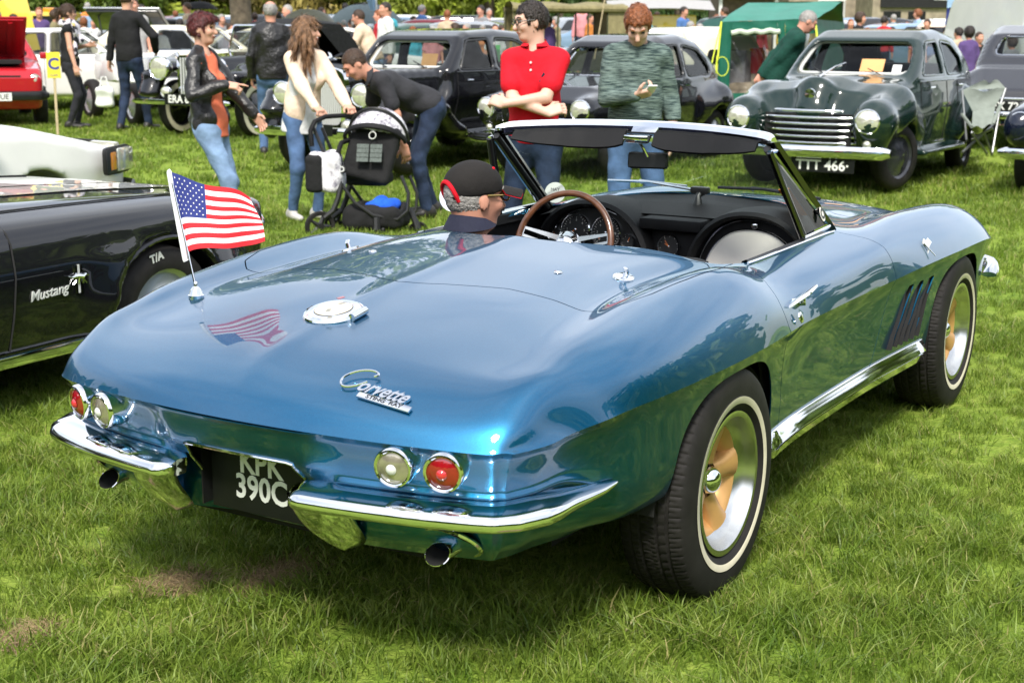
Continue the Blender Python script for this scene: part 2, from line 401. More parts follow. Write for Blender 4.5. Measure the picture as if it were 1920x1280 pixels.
def build_grass():
    tufts = []
    # source tufts stand on the lawn under the blue car like every other tuft
    for k, (nb, spread, h0, h1, w, lean) in enumerate([(26, .055, .04, .085, .0046, 1.0), (26, .06, .035, .095, .0042, 1.4), (22, .065, .03, .075, .0052, 1.9), (24, .10, .04, .09, .0095, 1.1), (16, .15, .045, .09, .017, 1.1)]):
        o = bpy.data.objects.new('grass_tuft', tuft_mesh('grass_tuft', nb, spread, h0, h1, w, lean, 50+k)); COL.objects.link(o)
        o.location = (0.9+0.3*k, 0.1, 0); tag(o, 'green grass tuft growing on the lawn under the blue car', 'grass', kind='stuff'); tufts.append(o)
    f = np.array([math.cos(YAW), math.sin(YAW)]); r = np.array([math.sin(YAW), -math.cos(YAW)])
    def field(d0, d1, dens, marg):
        area = (d1-d0)*(0.40*(d0+d1)*2/2+2*marg); n = int(area*dens*1.0)
        d = np.sqrt(rng.uniform(d0*d0, d1*d1, n)); half = 0.40*d+marg; s = rng.uniform(-1, 1, n)*half
        p = np.array([CP[0], CP[1]])+d[:, None]*f+s[:, None]*r
        return np.column_stack([p, gz(p[:, 0], p[:, 1])])
    zones = [(2.9, 5.2, 420, .5), (5.2, 8.5, 240, .6), (8.5, 14, 90, .8), (14, 24, 45, 1.0), (24, 40, 14, 1.5)]
    for zi, (d0, d1, dens, mg) in enumerate(zones):
        P = field(d0, d1, dens, mg); n = len(P)
        clump = np.array([mnoise.noise((x*2.1, y*2.1, 0.3)) for x, y, _ in P]); clump2 = np.array([mnoise.noise((x*0.7, y*0.7, 5.3)) for x, y, _ in P])
        sc = (0.85+0.42*clump+0.25*clump2)*rng.uniform(0.75, 1.2, n)
        # worn patches
        for (wx, wy), wr in (((-1.02, -.98), .22), ((-.78, .52), .13), ((-.62, .30), .16), ((-1.25, .60), .10), ((2.68, -1.42), .12), ((-.50, .33), .12)):
            dd = np.hypot(P[:, 0]-wx, P[:, 1]-wy); sc *= 0.5+0.5*sm(wr*0.3, wr*.9, dd)
        sc = np.clip(sc, 0.25, 1.7)
        if zi == 0 or zi == 1: pick = rng.choice(3, n, p=[.4, .35, .25])
        elif zi == 2: pick = rng.choice([0, 3], n, p=[.25, .75]); 
        else: pick = np.full(n, 4 if zi == 4 else 3)
        if zi == 3: pick = rng.choice([3, 4], n, p=[.5, .5])
        for k in np.unique(pick):
            q = pick == k
            scatter('grass', P[q], sc[q]*(1.0 if zi < 4 else 1.3), rng.uniform(0, 6.28, q.sum()), tufts[k], 'bright green mown grass covering the show field')
    # dry worn straw
    tf = bpy.data.objects.new('dry_straw_tuft', tuft_mesh('dry_straw_tuft', 30, .05, .012, .03, .003, 3.5, 91)); COL.objects.link(tf)
    ms = mat('dry_straw', (0.30, 0.22, 0.11), rough=0.9, var=0.4, vscale=30); tf.data.materials.clear(); tf.data.materials.append(ms)
    tf.location = (2.5, 0.1, 0); tag(tf, 'dry brown straw tuft on the lawn under the blue car', 'grass', kind='stuff')
    Q = []
    for (wx, wy), wr in (((-1.02, -.98), .16), ((-.78, .52), .10), ((-.62, .30), .12), ((-1.25, .60), .08), ((2.68, -1.42), .10), ((-.50, .33), .10)):
        n = int(520*wr); a = rng.uniform(0, 6.28, n); rr = wr*rng.uniform(0, 1, n)**.8
        Q.append(np.column_stack([wx+rr*np.cos(a), wy+rr*np.sin(a)*.8, np.full(n, 0.004)]))
    Q = np.concatenate(Q)
    scatter('dry_straw', Q, rng.uniform(.7, 1.3, len(Q)), rng.uniform(0, 6.28, len(Q)), tf, 'brown dry patches of straw worn into the lawn')
build_grass()
# ---------------------------------------------------------------- the blue open sports car: body panels
M_PAINT = mat('metallic_blue_paint', (0.010, 0.125, 0.330), rough=0.38, metal=0.96, coat=1.0, coat_rough=0.012); M_PAINT.node_tree.nodes['Principled BSDF'].inputs['Coat IOR'].default_value = 1.62
_nt = M_PAINT.node_tree; _b = _nt.nodes['Principled BSDF']
_t = _nt.nodes.new('ShaderNodeTexCoord'); _v = _nt.nodes.new('ShaderNodeTexVoronoi'); _v.inputs['Scale'].default_value = 900
_nt.links.new(_t.outputs['Object'], _v.inputs['Vector'])
_r = _nt.nodes.new('ShaderNodeValToRGB'); _r.color_ramp.elements[0].color = (0.005, 0.104, 0.222, 1); _r.color_ramp.elements[1].color = (0.010, 0.150, 0.305, 1)
_nt.links.new(_v.outputs['Color'], _r.inputs[0]); _nt.links.new(_r.outputs[0], _b.inputs['Base Color'])
M_CHROME = mat('polished_chrome', (0.80, 0.81, 0.83), rough=0.05, metal=1.0, var=0.03, vscale=3)
M_BLACK = mat('black_trim', (0.012, 0.012, 0.013), rough=0.35, var=0.2)
M_VINYL = mat('black_vinyl', (0.010, 0.010, 0.011), rough=0.6, bump=0.15, bscale=500, var=0.15, spec=.2)
M_DARK = mat('underbody_black', (0.008, 0.008, 0.008), rough=0.85, var=0.3)
M_RUBBER = mat('tyre_rubber', (0.016, 0.0145, 0.0135), rough=0.7, spec=.25, var=0.3, vscale=14, bump=0.05, bscale=300)
M_WHITEWALL = mat('cream_whitewall_rubber', (0.62, 0.57, 0.43), rough=0.6, var=0.08, vscale=20)
M_ALLOY = mat('machined_alloy', (0.62, 0.62, 0.60), rough=0.24, metal=1.0, var=0.06, vscale=30)
M_GOLD = mat('gold_painted_alloy', (0.62, 0.35, 0.13), rough=0.36, metal=0.4, var=0.08, vscale=20)
M_GLASS = mat('clear_glass', (0.93, 0.97, 0.95), rough=0.0, trans=1.0, spec=0.5); M_GLASS.node_tree.nodes['Principled BSDF'].inputs['IOR'].default_value = 1.02
def thin_glass(name, tint=(0.86, 0.93, 0.90), refl=1.45):
    m = bpy.data.materials.new(name); m.use_nodes = True; nt = m.node_tree; nt.nodes.remove(nt.nodes['Principled BSDF'])
    gm = nt.nodes.new('ShaderNodeNewGeometry'); io = nt.nodes.new('ShaderNodeMath'); io.operation = 'MULTIPLY_ADD'; io.inputs[1].default_value = 1/refl-refl; io.inputs[2].default_value = refl; nt.links.new(gm.outputs['Backfacing'], io.inputs[0])
    tr = nt.nodes.new('ShaderNodeBsdfTransparent'); tr.inputs[0].default_value = (*tint, 1)
    gl = nt.nodes.new('ShaderNodeBsdfGlossy'); gl.inputs['Roughness'].default_value = 0.01
    fr = nt.nodes.new('ShaderNodeFresnel'); nt.links.new(io.outputs[0], fr.inputs['IOR'])
    n = nt.nodes.new('ShaderNodeTexNoise'); n.inputs['Scale'].default_value = 3; ad = nt.nodes.new('ShaderNodeMath'); ad.operation = 'MULTIPLY_ADD'; ad.inputs[1].default_value = 0.03
    nt.links.new(n.outputs['Fac'], ad.inputs[0]); nt.links.new(fr.outputs[0], ad.inputs[2])
    ms = nt.nodes.new('ShaderNodeMixShader'); nt.links.new(ad.outputs[0], ms.inputs[0]); nt.links.new(tr.outputs[0], ms.inputs[1]); nt.links.new(gl.outputs[0], ms.inputs[2])
    nt.links.new(ms.outputs[0], nt.nodes['Material Output'].inputs['Surface']); return m
M_PANE = thin_glass('window_glass')

car = empty('sports_car', (0, 0, 0), 0, 'metallic blue open-top sports car seen from behind, with round tail lamps and gold wheels', 'car')

# section net: rails C A B F S E (centre line, deck, inner, valley or flat, fender crest, crease)
SEC = [
 [(-1.117,0,.652),(-1.104,.25,.651),(-1.073,.45,.648),(-1.040,.590,.645),(-1.012,.674,.643),(-.972,.724,.642)],
 [(-1.092,0,.688),(-1.080,.25,.687),(-1.050,.45,.684),(-1.014,.595,.682),(-.980,.690,.681),(-.900,.756,.646)],
 [(-1.050,0,.725),(-1.036,.25,.724),(-1.000,.45,.723),(-.962,.608,.724),(-.924,.698,.724),(-.820,.774,.655)],
 [(-1.000,0,.754),(-.985,.25,.752),(-.948,.46,.751),(-.905,.620,.755),(-.864,.702,.759),(-.745,.795,.664)],
 [(-.850,0,.803),(-.838,.25,.799),(-.810,.47,.789),(-.778,.630,.788),(-.745,.705,.796),(-.640,.822,.675)],
 [(-.650,0,.843),(-.645,.25,.837),(-.635,.48,.821),(-.625,.625,.818),(-.605,.705,.829),(-.525,.848,.685)],
 [(-.450,0,.872),(-.448,.25,.866),(-.445,.49,.848),(-.440,.610,.842),(-.430,.702,.857),(-.380,.866,.690)],
 [(-.250,0,.892),(-.250,.25,.885),(-.250,.49,.864),(-.250,.592,.859),(-.245,.697,.882),(-.220,.872,.691)],
 [(-.050,0,.912),(-.050,.25,.903),(-.050,.48,.880),(-.050,.585,.868),(-.050,.692,.900),(-.045,.872,.690)],
 [(.120,0,.925),(.120,.25,.915),(.120,.48,.888),(.120,.585,.868),(.120,.690,.907),(.120,.867,.689)],
 [(.280,0,.937),(.280,.25,.925),(.280,.48,.891),(.280,.590,.864),(.280,.690,.897),(.280,.858,.688)],
 [(.420,0,.944),(.420,.25,.931),(.420,.48,.892),(.420,.600,.858),(.420,.692,.868),(.420,.846,.687)],
 [(.560,0,.948),(.560,.25,.935),(.560,.48,.890),(.560,.608,.856),(.560,.705,.843),(.560,.834,.686)],
 [(.820,0,.950),(.820,.25,.937),(.820,.48,.890),(.820,.615,.860),(.820,.722,.828),(.820,.826,.685)],
 [(1.200,0,.948),(1.200,.25,.938),(1.200,.48,.900),(1.200,.610,.868),(1.200,.728,.829),(1.200,.824,.684)],
 [(1.500,0,.942),(1.500,.25,.935),(1.500,.48,.898),(1.500,.600,.868),(1.500,.733,.832),(1.500,.828,.684)],
 [(1.750,0,.930),(1.750,.25,.924),(1.750,.46,.882),(1.750,.590,.848),(1.750,.710,.850),(1.750,.840,.690)],
 [(2.050,0,.905),(2.050,.25,.900),(2.050,.45,.858),(2.050,.560,.838),(2.050,.675,.864),(2.050,.853,.695)],
 [(2.420,0,.866),(2.420,.25,.861),(2.420,.44,.828),(2.420,.550,.822),(2.420,.664,.860),(2.420,.864,.696)],
 [(2.800,0,.812),(2.800,.25,.808),(2.800,.43,.785),(2.800,.540,.790),(2.800,.655,.838),(2.800,.858,.688)],
 [(3.020,0,.768),(3.020,.25,.764),(3.015,.43,.748),(3.010,.540,.756),(3.000,.645,.796),(2.960,.846,.675)],
 [(3.220,0,.708),(3.215,.25,.704),(3.200,.43,.696),(3.180,.540,.704),(3.150,.635,.722),(3.090,.822,.652)],
 [(3.350,0,.660),(3.345,.25,.658),(3.320,.43,.654),(3.285,.540,.660),(3.240,.625,.666),(3.180,.790,.630)],
 [(3.430,0,.615),(3.420,.25,.615),(3.390,.43,.616),(3.345,.550,.617),(3.300,.640,.618),(3.250,.745,.616)],
]
RV = np.array([0, .25, .47, .62, .72, .83, .94])
def _half():
    out = []
    for i, s in enumerate(SEC):
        s = [np.array(p, float) for p in s]; x = s[0][0]
        bl = 0.004+0.026*float(sm(-1.05, -.5, x))*(1-0.45*float(sm(.3, .6, x))+0.35*float(sm(1.7, 2.3, x)))*(1-0.8*float(sm(3.0, 3.4, x)))
        Mm = (s[4]+s[5])/2+np.array([0, bl, bl*.8]); out.append(s[:5]+[Mm, s[5]])
    return np.array(out)
NETH = _half()                                     # (stations, 7, 3), left half (y > 0)
NET = np.concatenate([NETH[:, :0:-1]*np.array([1, -1, 1]), NETH], axis=1)
VFULL = np.concatenate([-RV[:0:-1], RV])
UST = NETH[:, 0, 0]
NU, NV = 260, 121
def _uq():
    q = np.interp(np.linspace(0, 1, NU), np.linspace(0, 1, len(UST)), UST)
    k = np.ones(9)/9; p = np.concatenate([np.full(4, q[0]), q, np.full(4, q[-1])]); r = np.convolve(p, k, 'valid'); r[0] = q[0]; r[-1] = q[-1]
    return r
UQ = _uq(); VQ = np.linspace(-.94, .94, NV)
TOP = nspline(VFULL, np.moveaxis(nspline(UST, NET, UQ), 1, 0), VQ).transpose(1, 0, 2)   # (NU, NV, 3)
TOP[..., 2] += 0.010*np.exp(-np.abs(TOP[..., 1])/0.022)*(1-sm(.3, .5, TOP[..., 0]))*sm(-1.11, -.95, TOP[..., 0])   # raised spine
# gentle fairing of the interior
for _ in range(10):
    Q = TOP.copy(); Q[1:-1, 1:-1] = TOP[1:-1, 1:-1]*.5+.125*(TOP[:-2, 1:-1]+TOP[2:, 1:-1]+TOP[1:-1, :-2]+TOP[1:-1, 2:])
    TOP = Q
TOPN = grid_normals(TOP); 
TOPN[:4, :5] = TOPN[5, 6]; TOPN[:4, -5:] = TOPN[5, -7]
if TOPN[NU//2, NV//2, 2] < 0: TOPN = -TOPN; TOPFLIP = True
else: TOPFLIP = False
def top_z(x, y):
    """height of the top skin at plan position x, y"""
    d = (TOP[..., 0]-x)**2+(TOP[..., 1]-y)**2; i, j = np.unravel_index(np.argmin(d), d.shape)
    n = TOPN[i, j]; p = TOP[i, j]; return float(p[2]-((x-p[0])*n[0]+(y-p[1])*n[1])/n[2]), Vector(n)

# crease loop (left half): tail centre -> corner -> side -> nose centre
_row0 = TOP[0, NV//2:]; _edge = TOP[:, -1]; _rowN = TOP[-1, NV//2:][::-1]
LOOP = np.concatenate([_row0, _edge[1:], _rowN[1:]])
_tg = np.gradient(LOOP[:, :2], axis=0)
_tg /= np.linalg.norm(_tg, axis=1, keepdims=True); _s = np.concatenate([[0], np.cumsum(np.linalg.norm(np.diff(LOOP[:, :2], axis=0), axis=1))]); _wt = np.exp(-((_s[:, None]-_s[None])/.075)**2)*np.gradient(_s)[None]; _wt = np.where(LOOP[:, :1] < -.3, _wt, np.exp(-((_s[:, None]-_s[None])/.02)**2)*np.gradient(_s)[None]); _tg[1:-1] = ((_wt@_tg)/_wt.sum(1, keepdims=True))[1:-1]
_tg /= np.linalg.norm(_tg, axis=1, keepdims=True)
LOUT = np.stack([-_tg[:, 1], _tg[:, 0]], -1)
if LOUT[0, 0] > 0: LOUT = -LOUT
P_RC = np.array([(0,.645),(.005,.636),(.010,.622),(.015,.604),(.021,.584),(.030,.560),(.048,.536),(.064,.516),(.080,.496),(.105,.466),(.138,.430),(.180,.380),(.240,.315)])
P_RL = np.array([(0,.643),(.007,.637),(.019,.625),(.031,.602),(.041,.575),(.049,.551),(.053,.537),(.050,.530),(.046,.523),(.056,.512),(.066,.455),(.085,.395),(.130,.345)])
P_SD = np.array([(0,.685),(.004,.675),(.011,.655),(.018,.630),(.025,.590),(.030,.550),(.033,.510),(.036,.470),(.039,.430),(.044,.380),(.056,.310),(.085,.250),(.140,.210)])
def loop_profile(i):
    p = LOOP[i]; ze = p[2]; x, y = p[0], p[1]
    sd = P_SD.copy(); sd[:6, 1] += (ze-.685)*np.array([1, 1, .9, .7, .4, .1])
    if x > 0: return sd
    sd[:, 1] = np.where(sd[:, 1] < .47, .345+(sd[:, 1]-.21)*.48, sd[:, 1])
    rl = P_RL.copy(); rl[:, 1] += np.linspace(ze-.643, 0, len(rl))
    a = float(sm(.20, .31, y)) if x < -.9 else 1.0
    pr = P_RC*(1-a)+rl*a
    b = float(sm(-.80, -.52, x)); return pr*(1-b)+sd*b
_wq = np.linspace(0, 12, 61)
def _prof_fine(P): return pchip(np.arange(13), P, _wq)
LOW = np.zeros((len(LOOP), len(_wq), 3))
for _i in range(len(LOOP)):
    pr = _prof_fine(loop_profile(_i)); LOW[_i, :, :2] = LOOP[_i, :2]-LOUT[_i]*pr[:, :1]; LOW[_i, :, 2] = pr[:, 1]
LOWN = grid_normals(LOW)
_k = len(LOOP)//2
if LOWN[_k, 10, 1] < 0: LOWN = -LOWN; LOWFLIP = True
else: LOWFLIP = False
def rows(P, N): return np.concatenate([P.reshape(-1, 3), N.reshape(-1, 3)], 1)
def mir(A):
    A = A.copy(); A[:, 1] *= -1; A[:, 4] *= -1; return A
TOP_A, TOP_F = rows(TOP, TOPN), grid_faces(NU, NV, TOPFLIP)
LOW_A, LOW_F = rows(LOW, LOWN), grid_faces(len(LOOP), len(_wq), LOWFLIP)
LOWR_A, LOWR_F = mir(LOW_A), [tuple(reversed(f)) for f in LOW_F]
def loop_at(x=None, y=None):
    """index on the left crease loop at plan x (side) or y (tail)"""
    if y is not None: return int(np.argmin(np.abs(_row0[:, 1]-y)))
    return len(_row0)-1+int(np.argmin(np.abs(_edge[:, 0]-x)))
def off(i, d, z, side=1):
    p = LOOP[i, :2]-LOUT[i]*d; return Vector((p[0], p[1]*side, z))

# --- region functions (positive inside)
def f_arch(A):
    x, z = A[:, 0], A[:, 2]; r = []
    for xc in (0.02, 2.49):
        u = np.abs((x-xc)/.372); w = np.maximum(z-.335, 0)/.322
        r.append(1-(u**2.9+w**2.9)**(1/2.9))
    return np.maximum(r[0], r[1])
def f_gills(A):
    x, z = A[:, 0], A[:, 2]; best = np.full(len(A), -9.)
    for k in range(3):
        x0 = 1.66+.125*k; t = (z-.415)/.22; xc = x0+.145*t; dx = np.abs(x-xc)-.033; dz = np.abs(t-.5)*.22-.105
        best = np.maximum(best, -np.maximum(dx, dz))
    return best
def f_plate(A):
    x, y, z = A[:, 0], A[:, 1], A[:, 2]
    return np.where(x < -.7, np.minimum(np.minimum(.557-z, z-.375)*1.0, .172+(.557-z)*.28-np.abs(y)), -1)
def xr_cock(y):
    return np.interp(np.abs(y), [0, .15, .30, .42, .52, .58, .62, .66], [.225, .245, .30, .37, .44, .51, .60, .9])
def xf_cock(y):
    return np.interp(np.abs(y), [0, .3, .5, .56, .60, .63], [1.79, 1.73, 1.60, 1.50, 1.35, 1.0])
def f_cock(A):
    x, y = A[:, 0], A[:, 1]; return np.minimum(np.minimum(x-xr_cock(y), xf_cock(y)-x), .618-np.abs(y))
def f_door(A):
    x, y, z = A[:, 0], np.abs(A[:, 1]), A[:, 2]
    xr = np.interp(z, [.30, .36, .44, .54, .685, .76, .82, .87], [.505, .50, .49, .465, .435, .425, .43, .475])
    xf = np.interp(z, [.30, .386, .535, .69, .75, .80, .835, .86], [1.45, 1.47, 1.53, 1.57, 1.575, 1.56, 1.52, 1.44])
    return np.minimum(np.minimum(np.minimum(x-xr, xf-x), z-.365), y-.60)
def _seg(P, x, y):
    """signed inside distance to a polygon in plan (approximate, convexish)"""
    P = np.array(P); n = len(P); d = np.full(len(x), 9.); ins = np.zeros(len(x), bool)
    for i in range(n):
        a, b = P[i], P[(i+1) % n]; e = b-a; w = np.stack([x-a[0], y-a[1]], -1); t = np.clip((w@e)/(e@e), 0, 1)
        d = np.minimum(d, np.linalg.norm(w-t[:, None]*e, axis=1))
        c = ((a[1] <= y) != (b[1] <= y)); xx = a[0]+(y-a[1])/(b[1]-a[1]+1e-12)*e[0]; ins ^= c & (x < xx)
    return np.where(ins, d, -d)
_lh = [(-.405, 0), (-.36, .12), (-.31, .30), (-.325, .45), (-.345, .55), (-.345, .61), (-.30, .655), (-.20, .685), (0, .70), (.2, .705), (.33, .69), (.37, .655), (.40, .60), (.47, .55), (.40, .50), (.30, .42)]
LID = _lh+[(x, -y) for x, y in _lh[::-1] if y > 0]
_hh = [(3.30, 0), (3.28, .25), (3.2, .42), (2.6, .46), (2.05, .50), (1.93, .46), (1.98, .2), (2.0, 0)]
HOOD = _hh+[(x, -y) for x, y in _hh[::-1] if y > 0]
def lid_f(A): 
    f = _seg(LID, A[:, 0], A[:, 1]); return f
def panel(name, parts, m, parent, depth=.014):
    A, F = join([rim(a, f, depth) for a, f in parts if len(f)])
    return mesh_obj(name, A[:, :3], F, m, parent, True, A[:, 3:6])

def build_body():
    gap = .004
    fd, fc = f_door(TOP_A), f_cock(TOP_A)
    # outer skin minus cockpit, doors, lid and hood
    flid = np.minimum(_seg(LID, TOP_A[:, 0], TOP_A[:, 1]), -(fc)); fh = _seg(HOOD, TOP_A[:, 0], TOP_A[:, 1])
    A, F = clip(np.column_stack([TOP_A, fc, fd, flid, fh]), TOP_F, -fc)
    lidA, lidF = clip(A, F, A[:, 8]-gap); lidA, lidF = clip(lidA, lidF, -lidA[:, 6])
    doorA, doorF = clip(A, F, A[:, 7]-gap)
    hoodA, hoodF = clip(A, F, A[:, 9]-gap)
    bA, bF = clip(A, F, -A[:, 7]); bA, bF = clip(bA, bF, -bA[:, 8]); bA, bF = clip(bA, bF, -bA[:, 9])
    parts = [(bA[:, :6], bF)]; ds = {1: [], -1: []}
    for sgn in (1, -1):
        q = doorA[:, 1]*sgn > 0
        k = [f for f in doorF if all(q[i] for i in f)]; a, f = clip(doorA, k, np.ones(len(doorA))); ds[sgn].append((a[:, :6], f))
    for sgn, (LA, LF) in ((1, (LOW_A, LOW_F)), (-1, (LOWR_A, LOWR_F))):
        a, f = clip(LA, LF, -f_arch(LA)); a, f = clip(a, f, -f_gills(a)); a, f = clip(a, f, -f_plate(a))
        d, df = clip(a, f, f_door(a)-gap); ds[sgn].append((d, df))
        a, f = clip(a, f, -f_door(a)); parts.append((a, f))
    panel('body', parts, M_PAINT, car, .004)
    panel('deck_lid', [(lidA[:, :6], lidF)], M_PAINT, car)
    panel('bonnet', [(hoodA[:, :6], hoodF)], M_PAINT, car)
    doors = {}
    for sgn in (1, -1): doors[sgn] = panel('door', ds[sgn], M_PAINT, car)
    # dark backing just under the skin so panel gaps read as shadow lines, never see-through
    g = G()
    for A_, F_, dd in ((TOP_A, TOP_F, .02),):
        a, f = clip(np.column_stack([A_, f_cock(A_)]), F_, -f_cock(A_)+.004); g.add(a[:, :3]-a[:, 3:6]*dd, f)
    for A_, F_ in ((LOW_A, LOW_F), (LOWR_A, LOWR_F)):
        B = A_.copy(); a, f = clip(B, F_, -f_arch(B)-.01); a, f = clip(a, f, -f_plate(a)-.005); a, f = clip(a, f, a[:, 2]-.42); g.add(a[:, :3]-a[:, 3:6]*.035, f)
    # floor, wheel housings
    g.box((1.45, 0, .30), (3.4, 1.20, .03)); g.box((2.6, 0, .40), (1.2, .9, .3)); g.box((-.45, 0, .42), (.75, .8, .28))
    for xc in (0.02, 2.49):
        for s in (1, -1):
            V = []
            for k in range(25):
                q = math.pi*k/24
                for yy in (.795, .50): V.append((xc+.405*math.cos(q), s*yy, .335+.335*math.sin(q)))
            P = np.array(V).reshape(25, 2, 3); g.grid(P)
            g.add([(xc+.42, s*.5, .2), (xc-.42, s*.5, .2), (xc-.42, s*.5, .70), (xc+.42, s*.5, .70)], [(0, 1, 2, 3)])
    g.build('underbody', M_DARK, car, True, 40)
    return doors
DOORS = build_body()
# ---------------------------------------------------------------- the blue sports car: fittings
M_RED = mat('red_lens', (0.26, 0.004, 0.010), rough=0.08, coat=1.0, spec=0.8, var=0.2, vscale=40)
M_CLEARLENS = mat('clear_ribbed_lens', (0.46, 0.41, 0.33), rough=0.16, coat=1.0, metal=0.6, var=0.45, vscale=18)
M_REDC = mat('red_lens_centre', (0.55, 0.03, 0.04), rough=0.1, coat=1.0)
M_PLATE = mat('black_number_plate', (0.007, 0.008, 0.007), rough=0.5, spec=.25, var=0.2)
M_SILVERTEXT = mat('silver_digits_and_chrome_sheen', (0.62, 0.63, 0.60), rough=0.35)  # digits; pale grey also painted for bright reflections on chrome slats, frames, script
M_WHITETEXT = mat('white_digits', (0.78, 0.78, 0.74), rough=0.5, var=0.04)
M_CREAMVINYL = mat('cream_vinyl', (0.84, 0.80, 0.74), rough=0.42, var=0.05, bump=0.08, bscale=300)
M_WOOD = mat('brown_wood_rim', (0.115, 0.045, 0.020), rough=0.28, coat=0.6, var=0.4, vscale=30)
M_ORANGE = mat('orange_card', (0.62, 0.20, 0.035), rough=0.7, var=0.08)
M_DIAL = mat('dial_black', (0.012, 0.013, 0.014), rough=0.4, var=0.1)
M_NEEDLE = mat('orange_needle', (0.8, 0.22, 0.04), rough=0.5)
M_WHITE = mat('white_enamel', (0.80, 0.80, 0.78), rough=0.35, var=0.03)
M_MIRROR = mat('mirror_glass', (0.92, 0.92, 0.92), rough=0.01, metal=1.0)
M_SMOKE = mat('dark_glazed_plastic', (0.02, 0.02, 0.022), rough=0.12, spec=0.6)

def tyre_grid(rout=.335, rim=.207, half=.104, nt=420):
    """tyre with circumferential grooves and wavy sipes; axle along Y, outer face towards -Y"""
    pr = [(rim, -.082), (rim+.004, -.091), (.226, -.1015), (.228, -.1035)]
    pr += [(.248, -.1055), (.250, -.1035), (.270, -half), (.292, -.102), (.308, -.097), (.320, -.0905)]
    tread = [(-.084, 0), (-.077, 0), (-.060, 0), (-.0565, 1), (-.0515, 1), (-.048, 0), (-.030, 0), (-.0265, 1), (-.0215, 1), (-.018, 0), (-.006, 0), (0, 0), (.006, 0),
             (.018, 0), (.0215, 1), (.0265, 1), (.030, 0), (.048, 0), (.0515, 1), (.0565, 1), (.060, 0), (.077, 0), (.084, 0)]
    prof = [(r, y, 0, False) for r, y in pr]
    prof += [(rout-.010*(abs(y)/.084)**3, y, g, True) for y, g in tread]
    prof += [(.318, .092, 0, False), (.29, .102, 0, False), (.25, .103, 0, False), (rim, .085, 0, False)]
    P = np.zeros((nt, len(prof), 3)); th = np.linspace(0, 2*math.pi, nt, endpoint=False)
    for j, (r, y, g, tr) in enumerate(prof):
        rr = np.full(nt, r)
        if tr:
            rr -= .0065*g
            ph = (th*70/(2*math.pi)+1.1*np.sin(abs(y)*62+ (0 if y < 0 else 1.6))*.9+y*6) % 1.0
            rr -= np.where(ph < .20, .0045*(1-g), 0)
        P[:, j] = np.stack([rr*np.cos(th), np.full(nt, y), rr*np.sin(th)], -1)
    return P, prof
def make_wheel(loc, side):
    w = empty('wheel', loc, 0); w.parent = car
    if side > 0: w.rotation_euler = (0, 0, math.pi)
    P, prof = tyre_grid(); wallj = [j for j in range(len(prof)) if .2275 <= prof[j][0] <= .2495 and prof[j][1] < 0]
    g = G(); g.grid(P, closed_u=True)
    o = g.build('tyre', [M_RUBBER, M_WHITEWALL], w, True, 40)
    b = P.shape[1]
    for k, poly in enumerate(o.data.polygons):
        j = k % (b-1)
        if j in wallj and j+1 in wallj: poly.material_index = 1
    G().lathe([(.2075, .088), (.206, .0945), (.198, .096), (.190, .094), (.186, .088), (.180, .066), (.168, .046), (.161, .040), (.165, -.03), (.172, -.085), (.2075, -.085)], 'Y', 72).build('rim', M_ALLOY, w, True, 30)
    # G.lathe axis Y maps +h to -Y
    g = G(); g.lathe([(.161, .0405), (.152, .036), (.140, .024), (.128, .010), (.122, -.02)], 'Y', 48)
    for k in range(5):
        a = 2*math.pi*k/5+.55; T = Matrix.Rotation(a, 4, 'Y'); st = []
        for t in np.linspace(0, 1, 9):
            r = .046+.108*t; wd = .024+.022*t**2+.012*(1-t)**2; hy = -.012-.022*t**1.2
            st.append([T @ Vector((wd*math.cos(q)*1.0, hy-.020*math.sin(q)+(.018 if math.sin(q) < 0 else 0), r)) for q in np.linspace(-.2, math.pi+.2, 9)])
        g.grid(np.array([[list(v) for v in row] for row in st]))
    g.lathe([(.064, -.03), (.064, -.012), (.05, -.004), (.03, -.002)], 'Y', 32)
    sp = g.build('spokes', M_GOLD, w, True, 50)
    G().lathe([(.165, -.030), (.10, -.045), (.0, -.048)], 'Y', 32).build('dark_backing_disc', M_DARK, w)  # black disc behind the spokes puts shade into the gaps between them
    g = G(); g.lathe([(.038, -.010), (.038, .028), (.040, .032), (.0385, .038), (.033, .051), (.022, .060), (.009, .0635), (0, .064)], 'Y', 36); g.build('centre_cap', M_CHROME, w, True, 30)
    nut = G().lathe([(.0125, -.010), (.0125, .012), (.010, .018), (0, .019)], 'Y', 6).build('wheel_nut', M_CHROME, w, True, 30)
    for k in range(5):
        n = nut if k == 0 else nut.copy()
        if k: COL.objects.link(n); n.parent = w
        a = 2*math.pi*k/5+.55+.63; n.location = (.058*math.sin(a), 0, .058*math.cos(a))
    return w
_w = make_wheel((0, -.752, .331), -1)
def _copyw(loc, rz):
    c = copy_tree(_w, car); c.location = loc; c.rotation_euler = (0, R(17)*(1 if rz else 1), rz); return c
_copyw((2.489, -.748, .331), 0); _copyw((0, .752, .331), math.pi); _copyw((2.489, .748, .331), math.pi)
_w.rotation_euler = (0, R(-20), 0)

